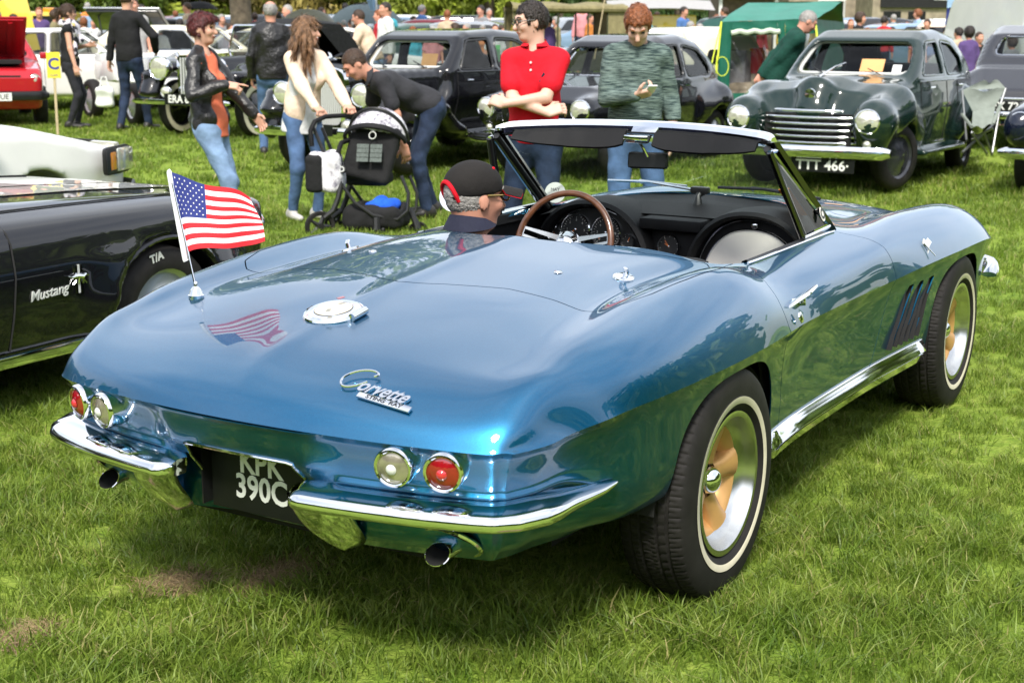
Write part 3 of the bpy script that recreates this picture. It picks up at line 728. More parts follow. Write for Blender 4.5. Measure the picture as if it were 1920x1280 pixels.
def lamp(y, side, lens_m, lbl):
    i = loop_at(y=y); p = off(i, -.002, .5945, side); n2 = LOUT[i]; n = Vector((n2[0], n2[1]*side, -.10)).normalized()
    r = empty('tail_lamp'); r.parent = car; r['label'] = lbl
    q = n.to_track_quat('Z', 'Y'); r.matrix_local = Matrix.Translation(p) @ q.to_matrix().to_4x4()
    G().lathe([(.0385, -.04), (.0492, -.04), (.0492, -.003), (.0480, .004), (.0455, .0085), (.0415, .010), (.0385, .008), (.0365, 0)], 'Z', 40).build('bezel', M_CHROME, r, True, 40)
    prof = []
    for k in range(15):
        t = k/14; rr = .038*(1-t); prof.append((rr, .0035+.012*(1-(rr/.038)**2)-.0011*(k % 2)))
    G().lathe(prof, 'Z', 40).build('lens', lens_m, r, True, 60)
    G().lathe([(.013, .0150), (.010, .019), (.005, .0215), (0, .022)], 'Z', 20).build('lens_centre', M_REDC if lens_m is M_RED else M_SILVERTEXT, r)
for s in (1, -1):
    lamp(.462, s, M_CLEARLENS, 'clear tail lamp'); lamp(.588, s, M_RED, 'red tail lamp')

def bumper(side):
    i0 = loop_at(y=.185); i1 = loop_at(x=-.615); idx = list(range(i0, i1+1)); P = []; n = len(idx)
    # arc length along the bumper
    L = np.concatenate([[0], np.cumsum(np.linalg.norm(np.diff(LOOP[idx, :2], axis=0), axis=1))]); T = L[-1]
    sec = pchip(np.arange(14), np.array([(.065, .5165), (.048, .5187), (.026, .5184), (.006, .5162), (-.011, .5124), (-.024, .5075), (-.034, .501), (-.0395, .494), (-.041, .486), (-.039, .477), (-.030, .469), (0, .463), (.055, .464), (.065, .490)]), np.linspace(0, 13, 40))
    for k, i in enumerate(idx):
        a = float(np.clip((T-L[k])/.30, 0, 1))**.75; b = float(np.clip(L[k]/.03, 0, 1))**.5; row = []
        for d, z in sec:
            dd = .030+(d-.030)*(a*.95+.05)*(.55+.45*b); zz = .494+(z-.494)*(a*.9+.1)*(.75+.25*b)
            row.append(off(i, dd, zz, side))
        P.append([list(v) for v in row])
    P = np.array(P); g = G(); g.grid(P, closed_v=True)
    b = len(sec)
    for e0 in (0, (len(P)-1)*b): n0 = len(g.V); g.add([np.mean(P[e0//b], axis=0)], []); g.F += [(n0, e0+j, e0+(j+1) % b) for j in range(b)]
    # hanging inner guard
    ys = np.linspace(.187, .345, 13); ts = np.linspace(0, 1, 15); Q = []
    for t in ts:
        row = []
        zc = .488-.147*t; dc = -.039+.122*t**1.6
        lo = .187+.030*t; hi = .345-.012*t
        e = math.sqrt(max(0, 1-max(0, (t-.5)/.5)**2.4)); mid = (lo+hi)/2; lo = mid+(lo-mid)*max(e, .12); hi = mid+(hi-mid)*max(e, .12)
        for k, y in enumerate(np.linspace(lo, hi, 13)):
            u = abs(k/6-1); i = loop_at(y=float(y)); v = off(i, dc+.030*u**3.5, zc+.012*u**4*(1-t), side); v.y = float(y)*side; row.append(list(v))
        Q.append(row)
    Q = np.array(Q); back = Q.copy(); back[..., 0] += .02
    full = np.concatenate([Q, back[:, ::-1]], axis=1); g.grid(full, closed_v=True)
    nb = full.shape[1]; n0 = len(g.V)-full.shape[0]*nb; g.F.append(tuple(n0+(full.shape[0]-1)*nb+j for j in range(nb)))
    o = g.build('rear_bumper', M_CHROME, car, True, 55)
    bm = bmesh.new(); bm.from_mesh(o.data); bmesh.ops.recalc_face_normals(bm, faces=bm.faces); bm.to_mesh(o.data); bm.free()
    return o
for s in (1, -1): bumper(s)

# front bumper ends
for s in (1, -1):
    g = G(); P = []
    for t in np.linspace(0, 1, 12):
        x = 3.12+.30*t**.8; y = .815-.20*t**2.2; h = .012+.05*min(1, t*3)**.6
        P.append([(x+.0*math.cos(q), s*(y+.035*math.cos(q)), .485+h*math.sin(q)) for q in np.linspace(0, 2*math.pi, 14, endpoint=False)])
    g.grid(np.array(P), closed_v=True); g.F.append(tuple(range(14))); g.F.append(tuple(11*14+j for j in range(14))); g.build('front_bumper', M_CHROME, car, True, 50)

# number plate in its recess
pl = empty('number_plate'); pl.parent = car
G().box((-.992, 0, .468), (.006, .33, .195), bev=.003).build('plate', M_PLATE, pl)
Mp = lambda z, y=0: frame((-.9955, y, z), (0, -1, 0), (0, 0, 1))
for ch, z in (('KPK', .503), ('390C', .436)):
    t = text_obj('digits', ch, .088, M_SILVERTEXT, pl, Mp(z), .0008, .0020, sx=.88)
g = G(); g.box((-.93, .185, .47), (.16, .004, .19)); g.box((-.93, -.185, .47), (.16, .004, .19)); g.box((-.93, 0, .572), (.16, .37, .004)); g.box((-.86, 0, .45), (.004, .37, .24)); g.build('plate_recess', M_BLACK, car)
g = G(); iy = lambda y: loop_at(y=abs(y))
def rc_d(z): return float(np.interp(-z, [-.645, -.622, -.604, -.584, -.560, -.536, -.516, -.496, -.466, -.430], [0, .010, .015, .021, .030, .048, .064, .080, .105, .138]))
pts = [(.205, .44), (.195, .48), (.185, .515), (.176, .545), (.170, .555), (.160, .5585), (.08, .5595), (0, .560)]; pts = pts+[(-y, z) for y, z in pts[-2::-1]]
g.tube([(lambda v: (v.x-.002, v.y, v.z))(off(iy(y), rc_d(z), z, 1 if y >= 0 else -1)) for y, z in pts], .0048, 8); g.build('plate_trim', M_CHROME, car)

# exhausts
for s in (1, -1):
    ex = empty('exhaust_pipe'); ex.parent = car
    def _ring(x, zc, rr, sk=0.0): return [(x+sk*math.sin(q), s*.535+.034*rr*math.cos(q), zc+.0235*rr*math.sin(q)) for q in np.linspace(0, 2*math.pi, 28, endpoint=False)]
    g = G(); g.grid(np.array([_ring(-.60, .405, 1), _ring(-.80, .400, 1), _ring(-1.0, .378, 1, .020), _ring(-1.001, .378, .93, .019)]), closed_v=True); g.build('tail_pipe', M_CHROME, ex, True, 40)
    g = G(); g.grid(np.array([_ring(-1.001, .378, .93, .019), _ring(-.80, .400, .92)]), closed_v=True); g.F.append(tuple(28+j for j in range(28))); g.build('pipe_inside', M_DARK, ex, True, 40)
    hp = [(-.952-.045*math.sin(q), s*.545+.074*math.cos(q), .396+.044*math.sin(q)) for q in np.linspace(0, 2*math.pi, 28, endpoint=False)]
    g = G(); g.ring(hp, .0055); g.build('exhaust_bezel', M_CHROME, ex)
    g = G(); g.prism(hp, (.004, 0, 0), (.012, 0, 0)); g.build('exhaust_opening', M_DARK, ex, False)

# rocker mouldings and gills
for s in (1, -1):
    g = G(); P = []
    for x in np.linspace(.36, 2.09, 30):
        i = loop_at(x=float(x)); e = .25+.75*min(1, (x-.36)/.03, (2.09-x)/.06)
        P.append([list(off(i, .046-d*e, .318+z*e, s)) for d, z in ((0, .056), (.005, .056), (.009, .051), (.028, .013), (.019, .012), (.019, .006), (.027, .005), (.015, -.026), (0, -.028))])
    g.grid(np.array(P)); o = g.build('rocker_moulding', M_CHROME, car, True, 25)
    g = G(); 
    for k in range(3):
        x0 = 1.66+.125*k; P = []
        for t in np.linspace(0, 1, 6):
            z = .405+.24*t; x = x0+.145*(z-.415)/.22; i = loop_at(x=float(x)); P.append([list(off(i, d, z, s)+Vector((dx, 0, 0))) for dx, d in ((-.035, .022), (-.035, .075), (.036, .075), (.036, .022))])
        g.grid(np.array(P))
    g.build('gill', M_DARK, car)
    # door handle, lock, crossed flags
    z, _n = 0, 0
    h = empty('door_handle'); h.parent = DOORS[s]
    g = G(); g.tube([(.50, s*.808, .747), (.55, s*.818, .762), (.63, s*.822, .772), (.71, s*.818, .782), (.735, s*.815, .785)], [.006, .011, .011, .008, .003], 10, flat=.6)
    g.tube([(.565, s*.785, .752), (.565, s*.818, .760)], .010, 10); g.tube([(.60, s*.785, .745), (.61, s*.825, .750)], .011, 10); g.build('lever', M_CHROME, h)
    g = G(); g.lathe([(0, .006), (.008, .006), (.013, .004), (.0145, 0)], 'Z', 20); o = g.build('door_lock', M_CHROME, DOORS[s])
    o.matrix_local = Matrix.Translation((.538, s*.836, .715)) @ Vector((0, s, .35)).to_track_quat('Z', 'Y').to_matrix().to_4x4() @ Matrix.Diagonal((1.0, 1.3, 1, 1))
    e = empty('crossed_flags_badge'); e.parent = car; e.matrix_local = Matrix.Translation((1.985, s*.832, .742)) @ Vector((-.45, s, .55)).to_track_quat('Z', 'Y').to_matrix().to_4x4() @ Matrix.Scale(1.0, 4)
    for q in (1, -1):
        g = G(); T = Matrix.Rotation(R(38)*q, 4, 'Z'); g.tube([T @ Vector((0, -.035, .004*q)), T @ Vector((0, .035, .004*q))], .0022, 6)
        g.box(T @ Vector((.018*q, .022, .004*q)), (.036, .026, .003), M=T); g.build('flag', M_CHROME if q > 0 else M_SILVERTEXT, e)

# ---- deck fittings: fuel filler, latches, aerial base, script badge
def on_top(x, y, lift=0.0):
    z, n = top_z(x, y); return Vector((x, y, z+lift)), n
p, n = on_top(-.690, 0, -.002)
fc_ = empty('fuel_filler'); fc_.parent = car; fc_.matrix_local = Matrix.Translation(p) @ n.to_track_quat('Z', 'Y').to_matrix().to_4x4() @ Matrix.Scale(.83, 4)
G().lathe([(.099, -.006), (.099, .003), (.096, .008), (.090, .0095), (.088, .012), (.084, .015), (.068, .016), (.066, .0145), (.062, .0145)], 'Z', 56).build('lid_rim', M_CHROME, fc_, True, 25)
G().lathe([(.062, .0145), (.060, .017), (.0, .0205)], 'Z', 48).build('lid_centre', mat('cream_enamel', (.60, .55, .44), rough=.4, var=.05), fc_, True, 40)
G().lathe([(.063, .0148), (.0615, .0165), (.059, .0155)], 'Z', 48).build('lid_groove', M_BLACK, fc_)
_q = fc_.matrix_local.to_3x3(); _fx = _q.inverted() @ Vector((1, 0, 0)); _fx.z = 0; _fx.normalize(); _fy = Vector((-_fx.y, _fx.x, 0))
Tf = Matrix(((_fx.x, _fy.x, 0, 0), (_fx.y, _fy.y, 0, 0), (0, 0, 1, 0), (0, 0, 0, 1)))
g = G(); g.tube([Tf @ Vector((.098, -.036, .009)), Tf @ Vector((.098, .036, .009))], .013, 12); g.build('hinge', M_CHROME, fc_)
g = G(); g.box(Tf @ Vector((-.092, 0, .006)), (.014, .030, .010), bev=.003, M=Tf); g.build('finger_catch', M_SMOKE, fc_)
for q in (1, -1):
    T = Tf @ Matrix.Translation((0, q*-.019, .0205)) @ Matrix.Rotation(R(-90+24*q), 4, 'Z')
    g = G(); g.box(T @ Vector((.0, .007, 0)), (.024, .015, .0016), M=T); g.build('emblem_flag', M_RED if q < 0 else M_SILVERTEXT, fc_)
for s in (1, -1):
    p, n = on_top(.016, s*.49, 0); h = empty('deck_latch'); h.parent = car; h.matrix_local = Matrix.Translation(p) @ n.to_track_quat('Z', 'Y').to_matrix().to_4x4()
    g = G(); g.lathe([(0, .005), (.026, .005), (.030, .003), (.031, -.002)], 'Z', 28, M=Matrix.Diagonal((1.35, .9, 1, 1))); g.build('escutcheon', M_CHROME, h, True, 40)
    g = G(); g.tube([(.008, 0, .002), (.006, 0, .020), (-.004, 0, .030)], [.010, .009, .008], 10, flat=.5); g.build('hook', M_CHROME, h)
    p, n = on_top(-.09 if s < 0 else -.07, s*.335, 0); g = G(); g.lathe([(0, .005), (.011, .004), (.0135, 0)], 'Z', 18); o = g.build('deck_stud', M_CHROME, car); o.location = p
# script badge
p, n = on_top(-1.002, -.37, .006); fwd = Vector((1, 0, 0)); fwd = (fwd-n*fwd.dot(n)).normalized(); rgt = fwd.cross(n)
BM = frame(p, rgt, fwd); bd = empty('script_badge'); bd.parent = car; bd.matrix_local = BM
S = lambda P_: [(x, y, 0) for x, y in P_]
g = G()
Cc = [(-.040, .038), (-.034, .046), (-.046, .052), (-.072, .048), (-.098, .032), (-.110, .010), (-.100, -.006), (-.080, -.006), (-.060, .006), (-.046, .020)]
strokes = [Cc]
text_obj('script_text', 'orvette', .056, M_CHROME, bd, Matrix.Translation((.016, .010, .001)) @ Matrix(((1, .42, 0, 0), (0, 1, 0, 0), (0, 0, 1, 0), (0, 0, 0, 1))), .0035, .0012, sx=.82)
for st in strokes:
    tq = np.linspace(0, len(st)-1, max(4, 4*len(st))); Q = nspline(np.arange(len(st)), np.array(st), tq) if len(st) > 2 else np.array(st)
    g.tube([(x*1.02, y*1.15+.002, .002) for x, y in Q], .0030, 6)
g.build('script_letters', M_CHROME, bd)
G().box((.030, -.017, 0), (.150, .017, .006), bev=.002).build('name_bar', M_CHROME, bd)
text_obj('bar_letters', 'STING  RAY', .0155, M_SMOKE, bd, Matrix.Translation((.030, -.017, .0032)), .0004, .0004, sx=1.25)
# ---------------------------------------------------------------- the blue sports car: windscreen and cockpit
def sym(P): return [(x, -y, z) for x, y, z in P[:0:-1]]+list(P)
WB = sym([(1.80, 0, .928), (1.755, .28, .920), (1.64, .47, .898), (1.54, .555, .876), (1.47, .590, .868)])      # windscreen foot
WT = sym([(1.135, 0, 1.225), (1.115, .25, 1.222), (1.07, .43, 1.214), (1.035, .515, 1.207), (1.01, .545, 1.196)])  # header
tq = np.linspace(0, 8, 49); WBq = nspline(np.arange(9), np.array(WB), tq); WTq = nspline(np.arange(9), np.array(WT), tq)
M_QPANE = thin_glass('quarter_glass', (.62, .66, .64), 1.22)
M_PILLAR = mat('dark_bright_metal', (.10, .10, .10), rough=.12, metal=1.0)
ws = empty('windscreen'); ws.parent = car
GL = np.array([[WBq[i]*(1-t)+WTq[i]*t+np.array([.018, 0, .012])*math.sin(math.pi*t) for i in range(49)] for t in np.linspace(.01, .985, 12)])
g = G(); g.grid(GL); g.build('glass', M_PANE, ws)
# header rail: chrome cap with a deep flat section
P = []
for i in range(49):
    c = Vector(WTq[i]); P.append([list(c+Vector(v)) for v in ((.012, 0, -.022), (.034, 0, -.012), (.030, 0, .012), (.008, 0, .028), (-.022, 0, .024), (-.030, 0, .008), (-.022, 0, -.012))])
g = G(); g.grid(np.array(P), closed_v=True); g.F += [tuple(range(7)), tuple(48*7+j for j in range(7))]; g.build('header_rail', M_CHROME, ws, True, 40)
for s in (1, -1):
    a, b = Vector(WBq[48 if s > 0 else 0]), Vector(WTq[48 if s > 0 else 0])
    t = (b-a).normalized(); o_ = Vector((0, s, .1)).normalized(); f_ = t.cross(o_)*s
    sec = [(.018, -.024), (.026, 0), (.014, .020), (-.012, .022), (-.020, 0), (-.012, -.024)]; P = []
    for k in np.linspace(-.02, 1.03, 10):
        c = a.lerp(b, float(k))+t*0; w = 1.25-.25*k; P.append([list(c+o_*u*w+Vector((1, 0, 0))*v*w*1.1) for u, v in sec])
    g = G(); g.grid(np.array(P), closed_v=True); g.F += [tuple(range(6)), tuple(9*6+j for j in range(6))]
    g.build('pillar', M_PILLAR, ws, True, 30)
    g = G(); g.tube([a+Vector((-.03, -s*.012, .0)), b+Vector((-.035, -s*.010, -.01))], .013, 8); g.build('pillar_inner_trim', M_BLACK, ws)
    # opening quarter light
    q0 = Vector((1.135, s*.618, .872)); q1 = b+Vector((-.055, s*.008, -.02)); q2 = a+Vector((-.04, s*.018, .012)); q3 = Vector((1.22, s*.617, .875))
    v = empty('quarter_light'); v.parent = car
    g = G(); g.tube([q0, q1], .0115, 8); g.tube([q0+Vector((.03, 0, .0)), q1+Vector((.025, 0, -.01))], .006, 6); g.build('post', M_PILLAR if s < 0 else M_BLACK, v)
    g = G(); g.tube([q0, q3, q2], .010, 8); g.tube([q1, b.lerp(a, .05)+Vector((-.03, s*.01, 0))], .008, 6); g.tube([q2, b+Vector((-.035, s*.006, -.015))], .007, 6); g.build('frame', M_CHROME, v)
    mid = [q0, q1, b+Vector((-.035, s*.006, -.015)), q2]
    g = G(); g.add(mid, [(0, 1, 2, 3)]); g.build('pane', M_QPANE, v, False)
    # sun visor folded under the header
    P = []
    for k in np.linspace(.05, .955, 17):
        y = s*(.035+.47*float(k)); i = int(np.argmin(np.abs(WTq[:, 1]-y))); c = Vector((WTq[i][0], y, WTq[i][2])); h = .016+.058*math.sin(math.pi*float(k)**.6)**.55
        P.append([list(c+Vector(v_)) for v_ in ((-.020, 0, -.006), (-.036, 0, -.012), (-.052-h*.2, 0, -.01-h*.8), (-.044-h*.2, 0, -.014-h*.84), (-.026, 0, -.02))])
    g = G(); g.grid(np.array(P), closed_v=True); g.F += [tuple(range(5)), tuple(16*5+j for j in range(5))]; g.build('sun_visor', M_VINYL, car)
g = G(); g.box((1.085, 0, 1.190), (.05, .10, .030), bev=.008); g.build('visor_bracket', M_CHROME, ws)
mr = empty('rear_view_mirror'); mr.parent = car
g = G(); g.tube([(1.11, .02, 1.19), (1.15, .01, 1.15), (1.165, .0, 1.12)], .006, 8); g.build('stalk', M_CHROME, mr)
T = Matrix.Rotation(R(12), 4, 'Z') @ Matrix.Rotation(R(8), 4, 'Y'); g = G(); g.box((1.172, .0, 1.106), (.020, .152, .060), bev=.012, M=T); g.build('housing', M_BLACK, mr)
g = G(); g.box((1.162, 0, 1.1055), (.003, .136, .046), M=T); g.build('glass', M_DIAL, mr)

# scuttle, wipers, suction mount, licence disc, orange card
g = G(); P = []
for i in range(4, 45):
    b = WBq[i]; P.append([(b[0]-.02, b[1], b[2]-.004), (b[0]-.10, b[1]*.98, b[2]-.018), (b[0]-.20, b[1]*.95, b[2]-.020), (1.46, b[1]*.93, .872+.0*abs(b[1]))])
g.grid(np.array(P)); g.build('dash_top', M_VINYL, car)
for s, yy in ((1, .38), (-1, -.12)):
    g = G(); zz, _ = top_z(1.83, yy-.02); g.tube([(1.86, yy-.02, .945), (1.80, yy-.04, .962), (1.745, yy-.28, .958)], [.006, .005, .004], 6); g.tube([(1.785, yy+.10, .955), (1.765, yy-.10, .962), (1.70, yy-.36, .946)], .0042, 6, flat=1.6); g.build('wiper', M_CHROME if s > 0 else M_BLACK, car)
g = G(); g.tube([(1.60, -.015, .897), (1.60, -.015, .935), (1.64, -.015, .955)], [.022, .012, .022], 10); g.box((1.62, -.015, .958), (.035, .075, .028), bev=.008); g.box((1.60, -.015, .890), (.05, .05, .012), bev=.004); g.build('suction_mount', M_BLACK, car)
_i = 40
for nm, idx, t, mm, rr in (('tax_disc', 43, .13, M_SILVERTEXT, .042),):
    c = Vector(WBq[idx]*(1-t)+WTq[idx]*t)+Vector((-.012, -.01, .012)); n = Vector((-1, -.55, .25))
    g = G(); g.lathe([(0, .001), (rr, .001), (rr, -.001)], 'Z', 28); o = g.build(nm, mm, car); o.matrix_local = Matrix.Translation(c) @ n.to_track_quat('Z', 'Y').to_matrix().to_4x4()
    for kk, (tx, zz) in enumerate((('MAY', .012), ('2015', -.012))): text_obj('disc_text', tx, .018, M_DIAL, o, Matrix.Translation((0, zz, .0016)) , .0002)
g = G(); T = Matrix.Rotation(R(-38), 4, 'Y') @ Matrix.Rotation(R(-12), 4, 'X'); g.box((1.50, -.475, .955), (.004, .17, .13), M=Matrix.Rotation(R(-28), 4, 'Z') @ T); o = g.build('orange_card', M_ORANGE, None)
tag(o, 'orange entry card propped behind the windscreen of the blue sports car', 'card')
d_ = Vector((0, -1, .3)).to_track_quat('Z', 'Y').to_matrix().to_4x4()
g = G(); g.lathe([(0, .001), (.026, .001), (.026, -.001)], 'Z', 24, M=Matrix.Diagonal((.8, 1.1, 1, 1))); o = g.build('club_sticker', M_CREAMVINYL, car); o.matrix_local = Matrix.Translation((1.345, -.612, .935)) @ d_
g = G(); g.lathe([(.010, .002), (.020, .002)], 'Z', 20); q = g.build('sticker_ring', M_SMOKE, o)

# cockpit tub, seats, tunnel
g = G()
g.box((.98, .635, .60), (1.12, .03, .50)); g.box((.98, -.635, .60), (1.12, .03, .50)); g.box((.95, 0, .33), (1.5, 1.26, .03)); g.box((.33, 0, .58), (.04, 1.2, .52)); g.box((1.1, 0, .45), (1.3, .26, .22), bev=.03)
g.build('cockpit_lining', M_VINYL, car)
for s in (1, -1):
    st = empty('seat'); st.parent = car
    g = G(); g.box((.78, s*.33, .45), (.52, .46, .14), bev=.05); g.build('cushion', M_VINYL, st)
    g = G(); g.box((.50, s*.33, .67), (.13, .46, .42), bev=.055, M=Matrix.Rotation(R(-14), 4, 'Y')); g.build('backrest', M_VINYL, st)
# door capping and side sill chrome
for s in (1, -1):
    g = G(); P = []
    for x in np.linspace(.62, 1.34, 20):
        z, _ = top_z(float(x), s*.63); P.append([(x, s*.630, z+.004), (x, s*.618, z+.010), (x, s*.604, z+.004), (x, s*.600, z-.03)])
    g.grid(np.array(P)); g.build('door_capping', M_BLACK, DOORS[s])
    g = G(); g.tube([(float(x), s*.634, top_z(float(x), s*.634)[0]+.004) for x in np.linspace(.60, 1.42, 16)], .004, 6); g.build('sill_strip', M_CHROME, DOORS[s])
# cockpit rear edge lip of the lid
# ---- twin-cowl dash
def arch(yc, hw, top, n=33, zb=.60, p=2.3):
    out = []
    for q in np.linspace(math.pi, 0, n):
        c, s_ = math.cos(q), math.sin(q); out.append((yc+hw*np.sign(c)*abs(c)**(2/p), zb+(top-zb)*abs(s_)**(2/p)))
    return out
FX = 1.42
dash = empty('dashboard'); dash.parent = car
for s, nm in ((1, 'driver'), (-1, 'passenger')):
    A1 = arch(.335*s, .270, .920); A0 = arch(.335*s, .240, .894)
    P = []
    for (y1, z1), (y0, z0) in zip(A1, A0):
        P.append([(FX+.02, y0, z0), (FX-.055, y0, z0), (FX-.075, (y0+y1)/2, (z0+z1)/2), (FX-.060, y1, z1), (FX+.03, y1, z1+.008), (FX+.16, y1, z1)])
    g = G(); g.grid(np.array(P)); g.build('cowl', M_VINYL, dash)
    g = G(); pts = [(FX-.010, y, z) for y, z in arch(.335*s, .236, .888)]; g.add(pts, [tuple(range(len(pts)))]); g.build('instrument_face' if s > 0 else 'grab_panel', M_DIAL if s > 0 else M_VINYL, dash, False)
    g = G(); g.tube([(FX-.020, y, z) for y, z in arch(.335*s, .233, .884)], .0035, 6); g.build('face_trim', M_CHROME, dash)
pts = [(FX-.030, y, z) for y, z in arch(-.335, .205, .850, zb=.58)]; 
g = G(); g.prism(pts, (0, 0, 0), (.03, 0, 0)); g.build('cream_panel', M_CREAMVINYL, dash, False)
g = G(); g.tube([(FX-.032, y, z) for y, z in arch(-.335, .206, .851, zb=.58)], .003, 6); g.build('panel_trim', M_CHROME, dash)
g = G(); g.lathe([(.0, .008), (.008, .007), (.0125, .004), (.014, 0)], 'Z', 20); o = g.build('glovebox_lock', M_CHROME, dash); o.matrix_local = Matrix.Translation((FX-.02, -.335, .866)) @ Vector((-1, 0, .1)).to_track_quat('Z', 'Y').to_matrix().to_4x4()
g = G(); g.box((FX+.03, 0, .70), (.05, .20, .30), bev=.012); g.box((FX+.06, 0, .845), (.22, .26, .045), bev=.012); g.build('centre_stack', M_VINYL, dash)
g = G(); g.box((FX+.015, -.02, .838), (.10, .20, .012), bev=.004); g.build('centre_shelf', M_SMOKE, dash)
def gauge(y, z, r, x=FX-.014, ang=40, clock=False):
    gg = empty('gauge'); gg.parent = dash; gg.matrix_local = frame((x, y, z), (0, -1, 0), (.12, 0, 1))
    G().lathe([(r*1.09, -.004), (r*1.09, .008), (r*1.02, .012), (r*.97, .008), (r*.96, .002)], 'Z', 40).build('bezel', M_CHROME, gg, True, 40)
    G().lathe([(r*.97, .001), (0, .001)], 'Z', 32).build('dial', M_DIAL, gg)
    g = G()
    for k in range(25 if r > .05 else 9):
        a = R(-135+270*k/(24 if r > .05 else 8)); L = .12 if k % 3 == 0 else .06
        T = Matrix.Rotation(-a, 4, 'Z'); g.box(T @ Vector((0, r*(.90-L/2), .0018)), (r*.022, r*L, .0006), M=T)
    g.build('dial_marks', M_WHITETEXT, gg, False)
    if r > .05:
        for k in range(7):
            a = R(-135+45*k); text_obj('dial_figure', str(k if y > .35 else k*2), r*.20, M_WHITETEXT, gg, Matrix.Translation((r*.63*math.sin(a), r*.63*math.cos(a), .002)), .0002)
    g = G(); T = Matrix.Rotation(-R(ang), 4, 'Z'); g.box(T @ Vector((0, r*.28, .004)), (r*.05, r*.75, .001), M=T)
    if clock: T = Matrix.Rotation(R(60), 4, 'Z'); g.box(T @ Vector((0, r*.22, .004)), (r*.06, r*.5, .001), M=T)
    g.build('needle', M_NEEDLE, gg, False)
    g = G(); g.lathe([(0, .007), (r*.08, .006), (r*.09, .003)], 'Z', 12); g.build('needle_hub', M_CHROME, gg)
gauge(.425, .792, .062, ang=-120); gauge(.288, .790, .062, ang=-130)
gauge(.190, .762, .028, ang=20); gauge(.520, .765, .028, ang=-30); gauge(.236, .700, .026, ang=10)
gauge(.018, .756, .043, x=FX-.004, ang=-40, clock=True)
# ---- steering wheel
SWc = Vector((1.06, .290, .785)); SWn = Vector((-1, 0, .36)).normalized(); T = Matrix.Translation(SWc) @ frame((0, 0, 0), (0, -1, 0), (.36, 0, 1))
sw = empty('steering_wheel'); sw.parent = car; sw.matrix_local = T
g = G(); g.ring([(.198*math.cos(q), .198*math.sin(q), 0) for q in np.linspace(0, 2*math.pi, 64, endpoint=False)], .0125, 12); g.build('rim', M_WOOD, sw)
for a in (168, 12, -90):
    g = G(); T = Matrix.Rotation(R(a), 4, 'Z')
    for q in (1, -1):
        g.prism([T @ Vector(p_) for p_ in ((.045, q*.010, -.03), (.192, q*.010, -.003), (.192, q*.019, -.003), (.045, q*.030, -.03))], (0, 0, 0), (0, 0, .004))
    g.prism([T @ Vector(p_) for p_ in ((.182, -.018, -.004), (.196, -.02, -.002), (.196, .02, -.002), (.182, .018, -.004))], (0, 0, 0), (0, 0, .004))
    g.build('spoke', M_ALLOY, sw, False)
g = G(); g.lathe([(.060, -.05), (.060, -.030), (.050, -.024), (.040, -.006), (.030, .002), (.0, .006)], 'Z', 32); g.build('hub', M_CHROME, sw, True, 40)
g = G(); g.tube([(0, 0, -.04), (0, 0, -.36)], .022, 12); g.build('column', M_BLACK, sw)
# ---- round door mirror on the far door
dm = empty('door_mirror'); dm.parent = DOORS[1]; n = Vector((-1, -.50, .30))
dm.matrix_local = Matrix.Translation((1.16, .845, .918)) @ n.to_track_quat('Z', 'Y').to_matrix().to_4x4()
G().lathe([(0, -.05), (.03, -.042), (.052, -.02), (.060, 0), (.060, .004), (.056, .004)], 'Z', 36).build('shell', M_CHROME, dm); G().lathe([(.056, .003), (0, .003)], 'Z', 36).build('glass', M_MIRROR, dm)
g = G(); g.tube([(1.17, .84, .87), (1.18, .80, .80)], [.012, .018], 10); g.build('mirror_stem', M_CHROME, DOORS[1])

# ---------------------------------------------------------------- flag on the aerial
fl = empty('flag', (0, 0, 0), 0, 'small stars and stripes flag on an aerial on the blue car', 'flag')
pz, pn = on_top(-.63, .545); base = Vector(pz)
g = G(); g.lathe([(0.022, -.004), (.023, .008), (.019, .012), (.017, .022), (.010, .030), (.006, .034), (.0055, .045), (.003, .048)], 'Z', 24); o = g.build('aerial_base', M_CHROME, fl, True, 40); o.location = base
top = Vector(at(318, 322, (base-Vector(CP)).dot(Vector(FW))-.01)); b_ = base+Vector((0, 0, .03))
g = G(); g.tube([b_, b_.lerp(top, .9)], [.0032, .0028], 8); g.build('aerial', M_CHROME, fl)
dep0 = (base-Vector(CP)).dot(Vector(FW)); hoT = [(320, 322), (327, 362), (335, 405), (343, 448), (350, 486)]
M_FRED = mat('flag_red', (0.62, 0.018, 0.03), rough=0.8, var=.05); M_FWHITE = mat('flag_white', (0.82, 0.82, 0.84), rough=0.8, var=.03); M_FBLUE = mat('flag_blue', (0.022, 0.035, 0.20), rough=0.8, var=.1)
# surface control points in the flag's own plane (hoist to fly), top and bottom edges sag and billow
topE = [(322, 323), (342, 330), (365, 340), (388, 347), (410, 350), (430, 352), (450, 358), (468, 370)]
botE = [(350, 486), (352, 474), (368, 467), (395, 465), (425, 466), (455, 462), (478, 458), (497, 452)]
uu = np.linspace(0, 1, 8); US = np.linspace(0, 1, 61); TE = nspline(uu, np.array(topE, float), US); BE = nspline(uu, np.array(botE, float), US)
VS = np.linspace(0, 1, 53); FLG = np.zeros((61, 53, 3))
for i, u in enumerate(US):
    for j, v in enumerate(VS):
        bulge = 7*math.sin(math.pi*v)*u*u*.9
        px = TE[i, 0]*(1-v)+BE[i, 0]*v+bulge; py = TE[i, 1]*(1-v)+BE[i, 1]*v+7*math.sin(2*math.pi*v)*u*.5-9*math.sin(math.pi*v)*math.sin(math.pi*u)*0
        dep = dep0+.022*math.sin(u*7.5+v*1.5)*u**.6+.03*u; FLG[i, j] = at(px, py, dep)
